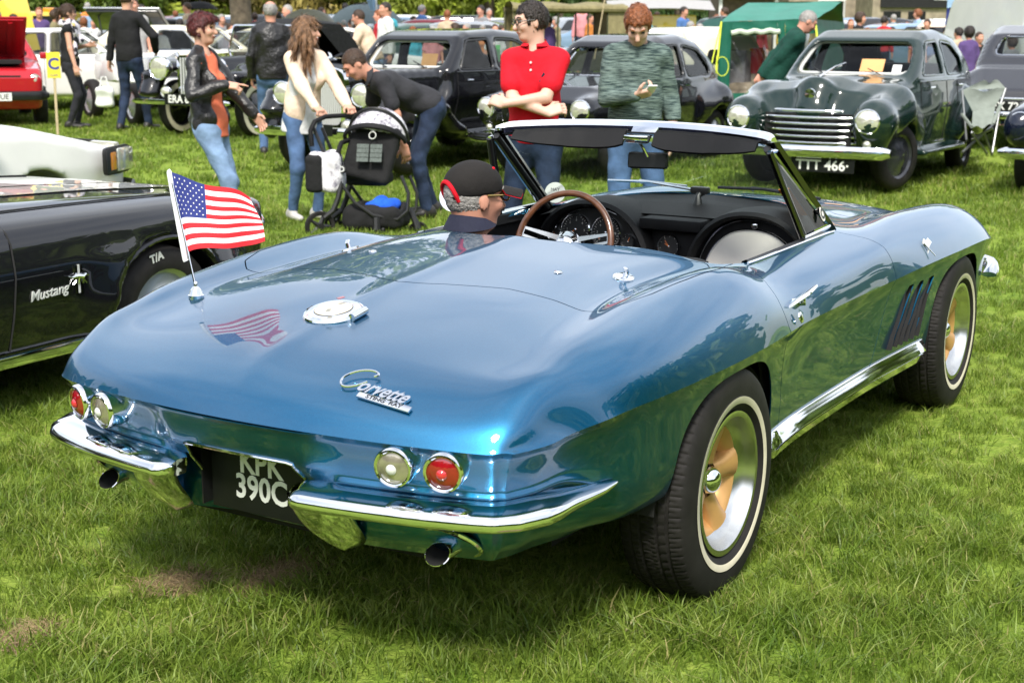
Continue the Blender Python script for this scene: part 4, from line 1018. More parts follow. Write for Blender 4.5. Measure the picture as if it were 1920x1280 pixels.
def flag_pt(u, v):
    i = min(59, max(0, u*60)); j = min(51, max(0, v*52)); i0, j0 = int(i), int(j); a, b = i-i0, j-j0
    return FLG[i0, j0]*(1-a)*(1-b)+FLG[i0+1, j0]*a*(1-b)+FLG[i0, j0+1]*(1-a)*b+FLG[i0+1, j0+1]*a*b
for k in range(13):
    g = G(); j0, j1 = 4*k, 4*k+4; i0 = 24 if k < 7 else 0; g.grid(FLG[i0:, j0:j1+1]); g.build('stripe', M_FRED if k % 2 == 0 else M_FWHITE, fl)
g = G(); g.grid(FLG[:25, :29]); g.build('canton', M_FBLUE, fl)
g = G(); nrm = Vector(-FW)*.0022
for r_ in range(9):
    for c_ in range(6 if r_ % 2 == 0 else 5):
        u0 = .4*((c_*2+1+(r_ % 2))/12); v0 = (7/13)*(r_+1)/10; P = []
        for k in range(10):
            rr = (.0135 if k % 2 == 0 else .0056); a = math.pi*k/5; P.append(Vector(flag_pt(u0+rr*math.sin(a)*.86, v0-rr*math.cos(a)*1.25))+nrm)
        c0 = Vector(flag_pt(u0, v0))+nrm; n0 = len(g.V); g.add([c0]+P, [(0, 1+k, 1+(k+1) % 10) for k in range(10)])
g.build('stars', M_FWHITE, fl, False)
g = G(); g.tube([Vector(at(px-3, py, dep0)) for px, py in [(318, 320)]+hoT+[(352, 490)]], .0075, 8); g.build('hoist_sleeve', M_FWHITE, fl)
# ---------------------------------------------------------------- implicit solids meshed by surface nets
class Sdf:
    def __init__(s, lo, hi, h):
        s.lo = np.array(lo, np.float32); s.h = h; s.n = np.maximum(((np.array(hi)-np.array(lo))/h).astype(int)+2, 4)
        s.ax = [s.lo[i]+h*np.arange(s.n[i], dtype=np.float32) for i in range(3)]; s.d = np.full(tuple(s.n), 9.0, np.float32)
    def _win(s, lo, hi, pad):
        a = np.clip(np.floor((np.array(lo)-pad-s.lo)/s.h).astype(int), 0, s.n); b = np.clip(np.ceil((np.array(hi)+pad-s.lo)/s.h).astype(int)+1, 0, s.n)
        sl = tuple(slice(int(x), int(y)) for x, y in zip(a, b))
        return sl, (s.ax[0][sl[0]][:, None, None], s.ax[1][sl[1]][None, :, None], s.ax[2][sl[2]][None, None, :])
    def _op(s, sl, v, op, k):
        d = s.d[sl]
        if d.size == 0: return
        if op == 'u':
            if k > 0:
                h = np.clip(.5+.5*(d-v)/k, 0, 1); s.d[sl] = d*(1-h)+v*h-k*h*(1-h)
            else: s.d[sl] = np.minimum(d, v)
        elif op == 's':
            if k > 0:
                h = np.clip(.5-.5*(d+v)/k, 0, 1); s.d[sl] = d*(1-h)-v*h+k*h*(1-h)
            else: s.d[sl] = np.maximum(d, -v)
    def cap(s, a, b, ra, rb=None, k=.02, op='u', sc=None, M=None):
        """tapered capsule; sc flattens it in the frame M (3x3)"""
        rb = ra if rb is None else rb; a = np.array(a, float); b = np.array(b, float); r = max(ra, rb)*(max(sc) if sc is not None else 1)
        sl, (X, Y, Z) = s._win(np.minimum(a, b)-r, np.maximum(a, b)+r, k+2*s.h+.02)
        if s.d[sl].size == 0: return s
        px, py, pz = X-a[0], Y-a[1], Z-a[2]; ba = b-a
        if sc is not None:
            Mi = np.array(M if M is not None else np.eye(3), float).T; q = [(Mi[i, 0]*px+Mi[i, 1]*py+Mi[i, 2]*pz)/sc[i] for i in range(3)]
            ba = (Mi@ba)/np.array(sc); px, py, pz = q; f = min(sc)
        else: f = 1.0
        L = float(ba@ba)+1e-9; t = np.clip((px*ba[0]+py*ba[1]+pz*ba[2])/L, 0, 1)
        v = (np.sqrt((px-ba[0]*t)**2+(py-ba[1]*t)**2+(pz-ba[2]*t)**2)-(ra+(rb-ra)*t))*f
        s._op(sl, v, op, k); return s
    def ell(s, c, r, M=None, k=.02, op='u'):
        c = np.array(c, float); R_ = max(r); sl, (X, Y, Z) = s._win(c-R_, c+R_, k+2*s.h+.02)
        if s.d[sl].size == 0: return s
        px, py, pz = X-c[0], Y-c[1], Z-c[2]; Mi = np.array(M if M is not None else np.eye(3), float).T
        q = [Mi[i, 0]*px+Mi[i, 1]*py+Mi[i, 2]*pz for i in range(3)]
        k0 = np.sqrt(sum((q[i]/r[i])**2 for i in range(3))); k1 = np.sqrt(sum((q[i]/r[i]**2)**2 for i in range(3)))+1e-6
        s._op(sl, k0*(k0-1)/k1, op, k); return s
    def box(s, c, half, rad=.02, M=None, k=.02, op='u'):
        c = np.array(c, float); R_ = float(np.linalg.norm(half)); sl, (X, Y, Z) = s._win(c-R_, c+R_, k+2*s.h+.02)
        if s.d[sl].size == 0: return s
        px, py, pz = X-c[0], Y-c[1], Z-c[2]; Mi = np.array(M if M is not None else np.eye(3), float).T
        q = [np.abs(Mi[i, 0]*px+Mi[i, 1]*py+Mi[i, 2]*pz)-(half[i]-rad) for i in range(3)]
        v = np.sqrt(sum(np.maximum(a, 0)**2 for a in q))+np.minimum(np.maximum(np.maximum(q[0], q[1]), q[2]), 0)-rad
        s._op(sl, v, op, k); return s
    def fn(s, f, op='u', k=.02):
        v = f(s.ax[0][:, None, None], s.ax[1][None, :, None], s.ax[2][None, None, :]); s._op((slice(None),)*3, np.broadcast_to(v, s.d.shape), op, k); return s
    def cut(s, p, n, k=0.0):
        """keep the side of the plane that n points away from"""
        n = np.array(n, float); n /= np.linalg.norm(n); v = (s.ax[0][:, None, None]-p[0])*n[0]+(s.ax[1][None, :, None]-p[1])*n[1]+(s.ax[2][None, None, :]-p[2])*n[2]
        s.d = np.maximum(s.d, v.astype(np.float32)); return s
    def wob(s, amp, freq, seed=1):
        g = np.random.default_rng(seed); w = np.zeros(s.d.shape, np.float32)
        for i in range(5):
            k = g.normal(size=3); k = k/np.linalg.norm(k)*freq*g.uniform(.6, 1.8); ph = g.uniform(0, 6.28)
            w += np.sin(s.ax[0][:, None, None]*k[0]+s.ax[1][None, :, None]*k[1]+s.ax[2][None, None, :]*k[2]+ph)
        s.d += (amp*.45*w).astype(np.float32); return s
    def mesh(s):
        d = s.d.copy(); d[0] = d[-1] = 9; d[:, 0] = d[:, -1] = 9; d[:, :, 0] = d[:, :, -1] = 9
        g = d < 0; c = np.zeros(tuple(s.n-1), np.int8)
        for i in (0, 1):
            for j in (0, 1):
                for k in (0, 1): c += g[i:s.n[0]-1+i, j:s.n[1]-1+j, k:s.n[2]-1+k]
        I = np.argwhere((c > 0) & (c < 8)); N = len(I); idx = np.full(tuple(s.n-1), -1, np.int64)
        if N == 0: return np.zeros((0, 3)), []
        idx[I[:, 0], I[:, 1], I[:, 2]] = np.arange(N); acc = np.zeros((N, 3)); cnt = np.zeros(N)
        C8 = [(i, j, k) for i in (0, 1) for j in (0, 1) for k in (0, 1)]; val = {q: d[I[:, 0]+q[0], I[:, 1]+q[1], I[:, 2]+q[2]] for q in C8}
        for q in C8:
            for a in range(3):
                if q[a] == 0:
                    p = list(q); p[a] = 1; p = tuple(p); va, vb = val[q], val[p]; m = (va < 0) != (vb < 0)
                    t = np.where(m, va/np.where(m, va-vb, 1), 0); e = np.array(q, float)[None].repeat(N, 0); e[:, a] += t
                    acc[m] += e[m]; cnt[m] += 1
        V = s.lo+s.h*(I+acc/cnt[:, None]); F = []
        for a in range(3):
            b, c_ = (a+1) % 3, (a+2) % 3; sh = [slice(None)]*3; sh2 = [slice(None)]*3; sh[a] = slice(0, -1); sh2[a] = slice(1, None)
            ga, gb = g[tuple(sh)], g[tuple(sh2)]; E = np.argwhere(ga != gb); ok = (E[:, b] > 0) & (E[:, c_] > 0) & (E[:, b] < s.n[b]-1) & (E[:, c_] < s.n[c_]-1); E = E[ok]
            ins = ga[E[:, 0], E[:, 1], E[:, 2]]
            def cell(db, dc):
                q = E.copy(); q[:, b] += db; q[:, c_] += dc; return idx[q[:, 0], q[:, 1], q[:, 2]]
            Q = np.stack([cell(-1, -1), cell(0, -1), cell(0, 0), cell(-1, 0)], 1); Q[~ins] = Q[~ins][:, ::-1]; F.append(Q)
        return V, np.concatenate(F)
    def build(s, name, m, parent=None, smooth_it=1):
        V, F = s.mesh()
        if smooth_it and len(F):
            for _ in range(smooth_it):
                acc = np.zeros_like(V); cnt = np.zeros(len(V))
                for a, b in ((0, 1), (1, 2), (2, 3), (3, 0)):
                    np.add.at(acc, F[:, a], V[F[:, b]]); np.add.at(acc, F[:, b], V[F[:, a]]); np.add.at(cnt, F[:, a], 1); np.add.at(cnt, F[:, b], 1)
                V = V*.5+.5*acc/np.maximum(cnt, 1)[:, None]
        me = bpy.data.meshes.new(name); F = np.asarray(F, np.int32).reshape(-1, 4)
        me.vertices.add(len(V)); me.vertices.foreach_set('co', V.astype(np.float32).ravel()); me.loops.add(F.size); me.loops.foreach_set('vertex_index', F.ravel())
        me.polygons.add(len(F)); me.polygons.foreach_set('loop_start', np.arange(0, F.size, 4, dtype=np.int32)); me.polygons.foreach_set('use_smooth', np.ones(len(F), bool))
        for mm in (m if isinstance(m, (list, tuple)) else [m]): me.materials.append(mm)
        me.update(calc_edges=True); me.validate()
        o = bpy.data.objects.new(name, me); COL.objects.link(o)
        if parent: o.parent = parent
        return o
def rotm(yaw=0, pitch=0, roll=0):
    """local frame: x forward, y left, z up; pitch > 0 bows forward, roll > 0 leans to the left"""
    return np.array((Matrix.Rotation(R(yaw), 3, 'Z') @ Matrix.Rotation(R(pitch), 3, 'Y') @ Matrix.Rotation(R(-roll), 3, 'X')))
def ik(a, t, l1, l2, hint):
    a = np.array(a, float); t = np.array(t, float); d = t-a; L = np.linalg.norm(d); u = d/(L+1e-9); L = min(L, (l1+l2)*.998); t = a+u*L
    x = (l1*l1-l2*l2+L*L)/(2*L); hgt = math.sqrt(max(l1*l1-x*x, 0)); h = np.array(hint, float); h = h-u*(h@u); h /= np.linalg.norm(h)+1e-9
    return a+u*x+h*hgt, t
# ---------------------------------------------------------------- people
def skin(name, c): return mat(name, c, rough=0.5, var=0.06, vscale=25, spec=0.35)
M_SKIN = skin('fair_skin', (0.62, 0.34, 0.24)); M_SKINP = skin('pale_skin', (0.68, 0.42, 0.32)); M_SKINR = skin('ruddy_skin', (0.60, 0.29, 0.20))
M_EYE = mat('dark_eye', (0.02, 0.015, 0.012), rough=0.2); M_LIP = mat('lips', (0.40, 0.14, 0.11), rough=0.4); M_TEETH = mat('teeth', (0.8, 0.78, 0.72), rough=0.3)
def cloth(name, c, var=.15, vs=14, bump=.5, bs=16, rough=.85, sheen=0.0, spec=.3): return mat(name, c, rough=rough, var=var, vscale=vs, bump=bump, bscale=bs, sheen=sheen, spec=spec)
M_JEAN = cloth('blue_denim', (0.075, 0.135, 0.26), .35, 9); M_JEANL = cloth('light_denim', (0.20, 0.30, 0.46), .3, 8); M_JEAND = cloth('dark_denim', (0.018, 0.030, 0.062), .5, 9)
M_SHOE = mat('dark_shoe', (0.02, 0.018, 0.016), rough=.5, var=.2); M_SHOEW = mat('pale_shoe', (0.5, 0.48, 0.46), rough=.6, var=.2)

def strands(me, crown, S, ln, n, top=9):
    """loose locks laid over the hair so its outline is not smooth"""
    N = len(me.vertices); co = np.zeros(N*3); no = np.zeros(N*3); me.vertices.foreach_get('co', co); me.vertices.foreach_get('normal', no); co = co.reshape(-1, 3); no = no.reshape(-1, 3); g = np.random.default_rng(N); ok = np.where(co[:, 2] < top)[0]; k = ok[g.integers(0, len(ok), n)]; p, m = co[k], no[k]
    d = p-crown; d[:, 2] -= .03; d += g.normal(size=(n, 3))*.022; d -= m*(d*m).sum(1)[:, None]; d /= np.linalg.norm(d, axis=1)[:, None]+1e-9; w = np.cross(d, m)*(.0022*S*g.uniform(.6, 1.5, n))[:, None]; L = (ln*S*g.uniform(.6, 1.3, n))[:, None]
    a = p+m*.001; b = p+d*L*.5+m*(.0022*S*g.uniform(.2, 1.2, n))[:, None]; c = p+d*L+m*(.0018*S*g.uniform(-.6, 1.6, n))[:, None]; V = np.stack([a-w, a+w, b+w, b-w, c], 1).reshape(-1, 3); bm = bmesh.new(); bm.from_mesh(me); vs = [bm.verts.new(v) for v in V]
    for i in range(n): q = vs[5*i:5*i+5]; bm.faces.new(q[:4]).smooth = True; bm.faces.new((q[3], q[2], q[4])).smooth = True
    bm.to_mesh(me); bm.free()
def person(label, loc, rz, H=1.75, fem=False, lean=(0, 0, 0), twist=0, hip=None, feet=None, hands=None, elbow=None, head=(0, 0, 0), handpose=('relax', 'relax'),
           skin_m=None, hair=None, hair_style='short', top=None, sleeve='long', bottom=None, shoe=None, jacket=None, open_front=False, hem=.0, vox=.0085, group=None,
           smile=False, palms=None, extras=None, seated=False, lower=True, knees=None, hem_extra=0.0, loose=0.0, coll=None):
    """one figure in its own frame (x forward, y left, z up): a continuous body mesh, with hair and clothes as parts"""
    root = empty('person', loc, rz, label, 'person', group); S = H/1.75; skin_m = skin_m or M_SKIN
    hipc = np.array(hip if hip is not None else (0, 0, .93))*S if not seated else np.array(hip)
    Rc = rotm(twist, lean[0], lean[2]); up = Rc@np.array([0, 0, 1.]); fw = Rc@np.array([1., 0, 0]); lf = Rc@np.array([0, 1., 0])
    sw = (.148 if fem else .160)*S; chest = hipc+up*.33*S; sh = hipc+up*.50*S; neck = hipc+up*.56*S
    shl, shr = sh+lf*sw, sh-lf*sw
    Rh = rotm(twist+head[0], lean[0]*.35+head[1], head[2]); hup = Rh@np.array([0, 0, 1.]); hf = Rh@np.array([1., 0, 0]); hl = Rh@np.array([0, 1., 0])
    hc = neck+.45*(up*.05+hup*.05)*S+hup*.125*S+hf*.018*S
    hl_, hr_ = hands if hands else ((.05, .26, .80), (.05, -.26, .80)); el = elbow or ((-.6, .5, -.2), (-.6, -.5, -.2))
    ua, fa = .285*S, .255*S
    Hl, Hr = np.array(hl_)*(1 if seated else S), np.array(hr_)*(1 if seated else S)
    eL, wL = ik(shl, Hl, ua, fa, el[0]); eR, wR = ik(shr, Hr, ua, fa, el[1])
    ft = feet or (((.0, .10, 0), 0), ((.0, -.10, 0), 0)); hj = (.085 if fem else .088)*S; th, sn = .43*S, .42*S
    legs = []
    pel = rotm(twist*.3, lean[0]*.25, lean[2]*.3)@np.array([0, 1., 0])
    for sgn, (fp, fy) in zip((1, -1), ft):
        hp = hipc+pel*hj*sgn-np.array([0, 0, .03*S]); an = np.array(fp, float)*(1 if seated else S)+np.array([0, 0, .085*S]); kh = knees[0 if sgn > 0 else 1] if knees else (1, sgn*.12, .1)
        kn, an = ik(hp, an, th, sn, kh); legs.append((hp, kn, an, R(fy)))
    pts = np.array([hc+hup*.16*S, hc+hf*.2*S, hc-hf*.2*S, eL, eR, wL, wR, shl, shr, hipc]+[q for l in legs for q in l[:3]])
    lo = pts.min(0)-.26*S; hi = pts.max(0)+.26*S; lo[2] = max(lo[2], -.03)
    b = Sdf(lo, hi, vox)
    # head
    b.ell(hc+hup*.022*S-hf*.012*S, (.099*S, .078*S, .098*S), Rh, 0); b.ell(hc-hup*.035*S+hf*.022*S, (.066*S, .057*S, .085*S), Rh, .03*S); b.ell(hc-hup*.088*S+hf*.052*S, (.028*S, .030*S, .022*S), Rh, .025*S)
    b.cap(hc+hf*.088*S+hup*.010*S, hc+hf*.108*S-hup*.028*S, .009*S, .0155*S, .012*S); b.cap(hc+hf*.080*S+hup*.030*S+hl*.03*S, hc+hf*.080*S+hup*.030*S-hl*.03*S, .015*S, .015*S, .015*S)
    for q in (1, -1):
        b.ell(hc+hf*.088*S+hup*.010*S+hl*.032*S*q, (.016*S, .019*S, .012*S), Rh, .012*S, 's'); b.ell(hc+hf*.066*S-hup*.022*S+hl*.036*S*q, (.024*S, .022*S, .022*S), Rh, .02*S)
        b.ell(hc-hup*.008*S-hf*.008*S+hl*.079*S*q, (.019*S, .0065*S, .031*S), Rh, .006*S)
    b.cap(hc+hf*.084*S-hup*.053*S+hl*.018*S, hc+hf*.084*S-hup*.053*S-hl*.018*S, .010*S, .010*S, .008*S)
    b.cap(neck-up*.03*S-hf*.01*S, hc-hup*.06*S-hf*.02*S, (.050 if fem else .060)*S, (.046 if fem else .056)*S, .03*S)
    # trunk
    cw, cd = (.118, .094) if fem else (.142, .106)
    def trunk(o, g, k=.06):
        o.cap(sh-up*.10*S, chest-up*.08*S, 1.0*(cw*S+g), (cw*S-.012*S+g), k, sc=((cd*S+g)/(cw*S+g), 1, 1), M=Rc)
        o.cap(chest-up*.10*S, hipc+up*.05*S, (cw*S-.014*S+g), ((.135 if fem else .138)*S+g), k, sc=((cd*S+g)/(cw*S+g), 1, 1), M=Rc)
        o.cap(sh+lf*sw*.72, sh-lf*sw*.72, .056*S+g, .056*S+g, k*.8); o.cap(neck-up*.01*S, sh+lf*sw*.7, .045*S+g, .04*S+g, k*.6); o.cap(neck-up*.01*S, sh-lf*sw*.7, .045*S+g, .04*S+g, k*.6)
        if fem:
            for q in (1, -1): o.ell(sh-up*.17*S+fw*.075*S+lf*.062*S*q, (.062*S+g, .062*S+g, .062*S+g), Rc, .03*S)
    trunk(b, -.006); b.ell(hipc-np.array([0, 0, .02*S]), (.108*S, .150*S, .12*S), Rc, .05)
    sl = (.046 if fem else .054)*S
    for sh_, e, w in ((shl, eL, wL), (shr, eR, wR)):
        b.cap(sh_, e, sl, .039*S, .03); b.cap(e, w, .040*S, .026*S, .015)
    for hp, kn, an, fy in legs:
        if not lower: break
        b.cap(hp, kn, .076*S, .046*S, .04); b.cap(kn-(kn-an)*.05, an, .048*S, .034*S, .02); d = np.array([math.cos(fy), math.sin(fy), 0]); b.cap(an-np.array([0, 0, .045*S])-d*.03*S, an-np.array([0, 0, .055*S])+d*.14*S, .034*S, .028*S, .02)
    # hands with five fingers
    pl_ = palms or ((None, None), (None, None))
    for i, (e, w, pose) in enumerate(((eL, wL, handpose[0]), (eR, wR, handpose[1]))):
        sg = 1 if i == 0 else -1; d = (w-e)/np.linalg.norm(w-e)
        if pl_[i][0] is not None: d = np.array(pl_[i][0], float); d /= np.linalg.norm(d)
        nn = np.array(pl_[i][1] if pl_[i][1] is not None else (0, -sg, -.2), float); nn -= d*(nn@d); nn /= np.linalg.norm(nn)+1e-9     # palm faces nn
        tt = np.cross(nn, d)*(1 if sg > 0 else -1); tt = tt if True else tt                                                                # thumb side
        Mh = np.stack([d, tt, nn], 1); pc = w+d*.050*S; b.box(pc, (.048*S, .040*S, .014*S), .013*S, Mh, .018*S)
        curl = {'relax': (22, 34), 'grip': (70, 80), 'point': (75, 85), 'flat': (6, 8), 'phone': (48, 60)}[pose]
        for f in range(4):
            c1, c2 = curl
            if pose == 'point' and f == 0: c1, c2 = 4, 6
            if pose == 'point' and f > 0: c1, c2 = 45, 60
            ln = (.074, .082, .076, .060)[f]*S; p0 = w+d*.092*S+tt*(.030-.020*f)*S; d1 = d*math.cos(R(c1))+nn*math.sin(R(c1)); d2 = d*math.cos(R(c1+c2))+nn*math.sin(R(c1+c2)); sp = tt*(.10-.07*f)
            p1 = p0+(d1+sp)*ln*.5; b.cap(p0-d*.015*S, p1, .0098*S, .0092*S, .004); b.cap(p1, p1+(d2+sp*.3)*ln*.5, .0092*S, .0080*S, .004)
        t0 = w+d*.030*S+tt*.030*S; t1 = t0+(tt*.62+d*.62+nn*.35)*.048*S; b.cap(t0, t1, .0135*S, .0115*S, .008); b.cap(t1, t1+(d*.8+tt*.2+nn*.5)*.036*S, .011*S, .009*S, .004)
    body = b.build('body', skin_m, root)
    # eyes, mouth
    if vox < .012:
        for q in (1, -1):
            g = G(); g.ell(hc+hf*.081*S+hup*.012*S+hl*.032*S*q, (.008*S, .0125*S, .0065*S), 10, Matrix(Rh.tolist()).to_4x4()); g.build('eye', M_EYE, root)
            if hair: g = G(); g.tube([hc+hf*.094*S+hup*.034*S+hl*.018*S*q, hc+hf*.090*S+hup*.039*S+hl*.035*S*q, hc+hf*.078*S+hup*.034*S+hl*.052*S*q], [.004*S, .0045*S, .002*S], 6); g.build('eyebrow', hair, root)
        if smile:
            g = G(); g.ell(hc+hf*.088*S-hup*.052*S, (.010*S, .027*S, .017*S), 12, Matrix(Rh.tolist()).to_4x4()); g.build('mouth', M_LIP, root); g = G(); g.ell(hc+hf*.0905*S-hup*.0475*S, (.0095*S, .023*S, .0075*S), 10, Matrix(Rh.tolist()).to_4x4()); g.build('teeth', M_TEETH, root)
        else:
            g = G(); g.ell(hc+hf*.090*S-hup*.054*S, (.008*S, .022*S, .006*S), 10, Matrix(Rh.tolist()).to_4x4()); g.build('mouth', M_LIP, root)
    # hair
    if hair and hair_style != 'cap':
        hb = Sdf(hc-.42*S if hair_style == 'long' else hc-.22*S, hc+.24*S, max(.007, vox*.85))
        t = {'short': .010, 'crop': .003, 'thick': .018, 'pixie': .013, 'long': .020, 'pony': .012, 'balding': .004, 'bob': .02}[hair_style]*S
        hb.ell(hc+hup*.026*S-hf*.014*S, (.099*S+t, .078*S+t, .098*S+t), Rh, 0)
        if hair_style in ('thick', 'pixie'): hb.ell(hc+hup*.075*S+hf*.045*S, (.062*S, .064*S, .040*S), Rh, .03)
        if hair_style == 'pixie': hb.cap(hc+hf*.085*S+hup*.075*S+hl*.05*S, hc+hf*.096*S+hup*.045*S-hl*.045*S, .02*S, .016*S, .02)
        fl = .052 if hair_style in ('thick', 'pixie') else .060
        # open the face and trim the neckline
        hb.box(hc+hf*.150*S-hup*.080*S, (.100*S, .12*S, (.080+fl)*S), .03*S, Rh, .02*S, 's'); 
        if hair_style not in ('long', 'bob'):
            hb.box(hc-hup*.150*S, (.25*S, .25*S, .098*S), .01*S, Rh, .015*S, 's'); hb.box(hc+hf*.095*S-hup*.10*S, (.085*S, .12*S, .088*S), .02*S, Rh, .01*S, 's')
            for q in (1, -1): hb.ell(hc-hup*.018*S+hf*.012*S+hl*.095*S*q, (.030*S, .032*S, .045*S), Rh, .01*S, 's')
        if hair_style == 'balding': hb.ell(hc+hup*.11*S+hf*.02*S, (.10*S, .075*S, .075*S), Rh, .02*S, 's')
        if hair_style == 'pony':
            q0 = hc-hf*.105*S+hup*.050*S; hb.cap(q0, q0-hf*.045*S-hup*.01*S, .022*S, .026*S, .02); hb.cap(q0-hf*.045*S-hup*.01*S, q0-hf*.05*S-hup*.14*S, .032*S, .016*S, .02)
        if hair_style == 'long':
            gg = np.random.default_rng(5)
            for q in (1, -1):
                for kk in range(9):
                    a = R(70+kk*13)*q; p0 = hc+hup*.03*S+(hf*math.cos(a)*.095+hl*math.sin(a)*.085)*S; pv = p0
                    for m_ in range(4):
                        nx = pv-np.array([0, 0, 1.])*.085*S+(hf*math.cos(a)+hl*math.sin(a))*(.020 if m_ < 2 else -.004)*S+gg.normal(size=3)*.012*S; hb.cap(pv, nx, (.026-.003*m_)*S, (.024-.004*m_)*S, .012); pv = nx
        hb.wob((.0008 if hair_style == 'crop' else .0028)*S, 150 if hair_style == 'long' else 170, 3); ho = hb.build('hair', hair, root); strands(ho.data, hc-np.array(hf)*.03*S+hup*.10*S, S, {'crop': .010, 'balding': .008, 'short': .022, 'thick': .034, 'pixie': .034, 'pony': .05, 'bob': .05, 'long': .085}[hair_style], (500 if vox > .012 else 2600) if hair_style != 'long' else 4200, hc[2]-.012 if seated else 9)
    # clothes
    def garment(nm, m, parts, h=None, cuts=(), wob=(.006, 26), sub=(), k=.05):
        g = Sdf(lo, hi, h or max(vox*1.15, .0098)); parts(g)
        if wob: g.wob(wob[0]*S, wob[1], int(abs(loc[0]*37)) % 90)
        for p, n in cuts: g.cut(p, n)
        for f in sub: f(g)
        return g.build(nm, m, root)
    def sleeves(g, add, ln):
        for sh_, e, w in ((shl, eL, wL), (shr, eR, wR)):
            if ln == 'none': g.cap(sh_, sh_+(e-sh_)*.05, sl+add*.8, sl+add*.6, .03)
            elif ln == 'short': g.cap(sh_, sh_+(e-sh_)*.66, sl+.010, sl+.012*S, .025)
            else: g.cap(sh_, e, sl+add*.6, .040*S+add*.7, .025); g.cap(e, w-(w-e)*.02, .041*S+add*.7, .028*S+add*.8, .015)
    neckcut = lambda g: g.cap(neck+up*.0*S+fw*.02*S, neck+up*.14*S+fw*.03*S, .058*S, .085*S, .0, 's')
    add = .016+loose
    if bottom:
        def _p(g):
            g.ell(hipc-np.array([0, 0, .02*S]), (.118*S, .160*S, .125*S), Rc, .05); g.cap(hipc+up*.02*S, hipc+up*.06*S, .140*S, .136*S, .05, sc=(.80, 1, 1), M=Rc)
            for hp, kn, an, fy in legs: g.cap(hp, kn, .092*S, .062*S, .045); g.cap(kn, an+np.array([0, 0, .0]), .062*S, .050*S if not fem else .044*S, .03)
        garment('trousers', bottom, _p, cuts=[(hipc+up*.085*S, up)], wob=(.0035, 34))
    if top:
        cs = [(hipc-up*(.02+hem)*S, -up)]
        garment('top', top, lambda g: (trunk(g, add-(.007 if jacket else 0)), g.cap(hipc+up*.06*S, hipc-up*(.06+hem)*S, .136*S+add, .142*S+add+hem_extra, .05, sc=(.80, 1, 1), M=Rc), sleeves(g, add*.8, sleeve if not jacket else 'none')), cuts=cs, sub=[neckcut])
    if jacket:
        cs = [(hipc-up*.04*S, -up)]
        def fr(g):
            if open_front: g.box(hipc+up*.20*S+fw*.19*S, (.135*S, .075*open_front*S, .42*S), .03*S, Rc, .02, 's')
        garment('jacket', jacket, lambda g: (trunk(g, add+.008), g.cap(hipc+up*.06*S, hipc-up*.06*S, .140*S+add, .150*S+add, .05, sc=(.82, 1, 1), M=Rc), sleeves(g, add*.8+.006, 'long')), cuts=cs, sub=[neckcut, fr], wob=(.008, 30))
    if coll:
        g = G(); P = []; neck = neck+up*(.05 if seated else 0)*S
        for q in np.linspace(.35, 2*math.pi-.35, 25):
            c, s_ = math.cos(q), math.sin(q); P.append([list(neck+up*(.020+.018*math.cos(q-math.pi))*S+fw*(.065*c+.008)*S+lf*.068*s_*S), list(neck+up*(.055+.02*math.cos(q-math.pi))*S+fw*(.066*c+.010)*S+lf*.068*s_*S), list(neck+up*(.022)*S+fw*(.092*c+.008)*S+lf*.092*s_*S)])
        g.grid(np.array(P)); o = g.build('collar', coll, root)
    if lower and shoe is not None:
        for hp, kn, an, fy in legs:
            d = np.array([math.cos(fy), math.sin(fy), 0]); z0 = np.array([0, 0, 1.]); base_ = an-z0*.085*S; g = Sdf(base_-.22*S, base_+.26*S, .010)
            g.cap(base_+z0*.045*S-d*.045*S, base_+z0*.035*S+d*.165*S, .043*S, .033*S, .01, sc=(1, 1, .9)); g.cap(base_+z0*.07*S-d*.03*S, base_+z0*.085*S, .045*S, .046*S, .02); g.cut(base_+z0*.004, (0, 0, -1)); g.build('shoe', shoe, root)
    J = dict(root=root, hc=hc, hf=hf, hl=hl, hup=hup, neck=neck, sh=sh, up=up, fw=fw, lf=lf, wL=wL, wR=wR, hip=hipc, S=S, eL=eL, eR=eR, Rh=Rh, Rc=Rc)
    if extras: extras(J)
    return J
def glasses(J, m, dark=False):
    hc, hf, hl, hup, S = J['hc'], J['hf'], J['hl'], J['hup'], J['S']; g = G()
    for q in (1, -1):
        c = hc+hf*.102*S+hup*.010*S+hl*.034*S*q; g.ring([c+(hl*.026*math.cos(a)+hup*.017*math.sin(a))*S for a in np.linspace(0, 2*math.pi, 14, endpoint=False)], .0035*S)
        g.tube([hc+hf*.100*S+hup*.014*S+hl*.060*S*q, hc+hf*.0*S+hup*.016*S+hl*.086*S*q], .0032*S, 6)
        if dark: g.add([c+(hl*.026*math.cos(a)+hup*.017*math.sin(a))*S for a in np.linspace(0, 2*math.pi, 14, endpoint=False)], [tuple(range(14))])
    g.tube([hc+hf*.107*S+hup*.014*S+hl*.01*S, hc+hf*.107*S+hup*.014*S-hl*.01*S], .003*S, 6); g.build('glasses', m, J['root'])
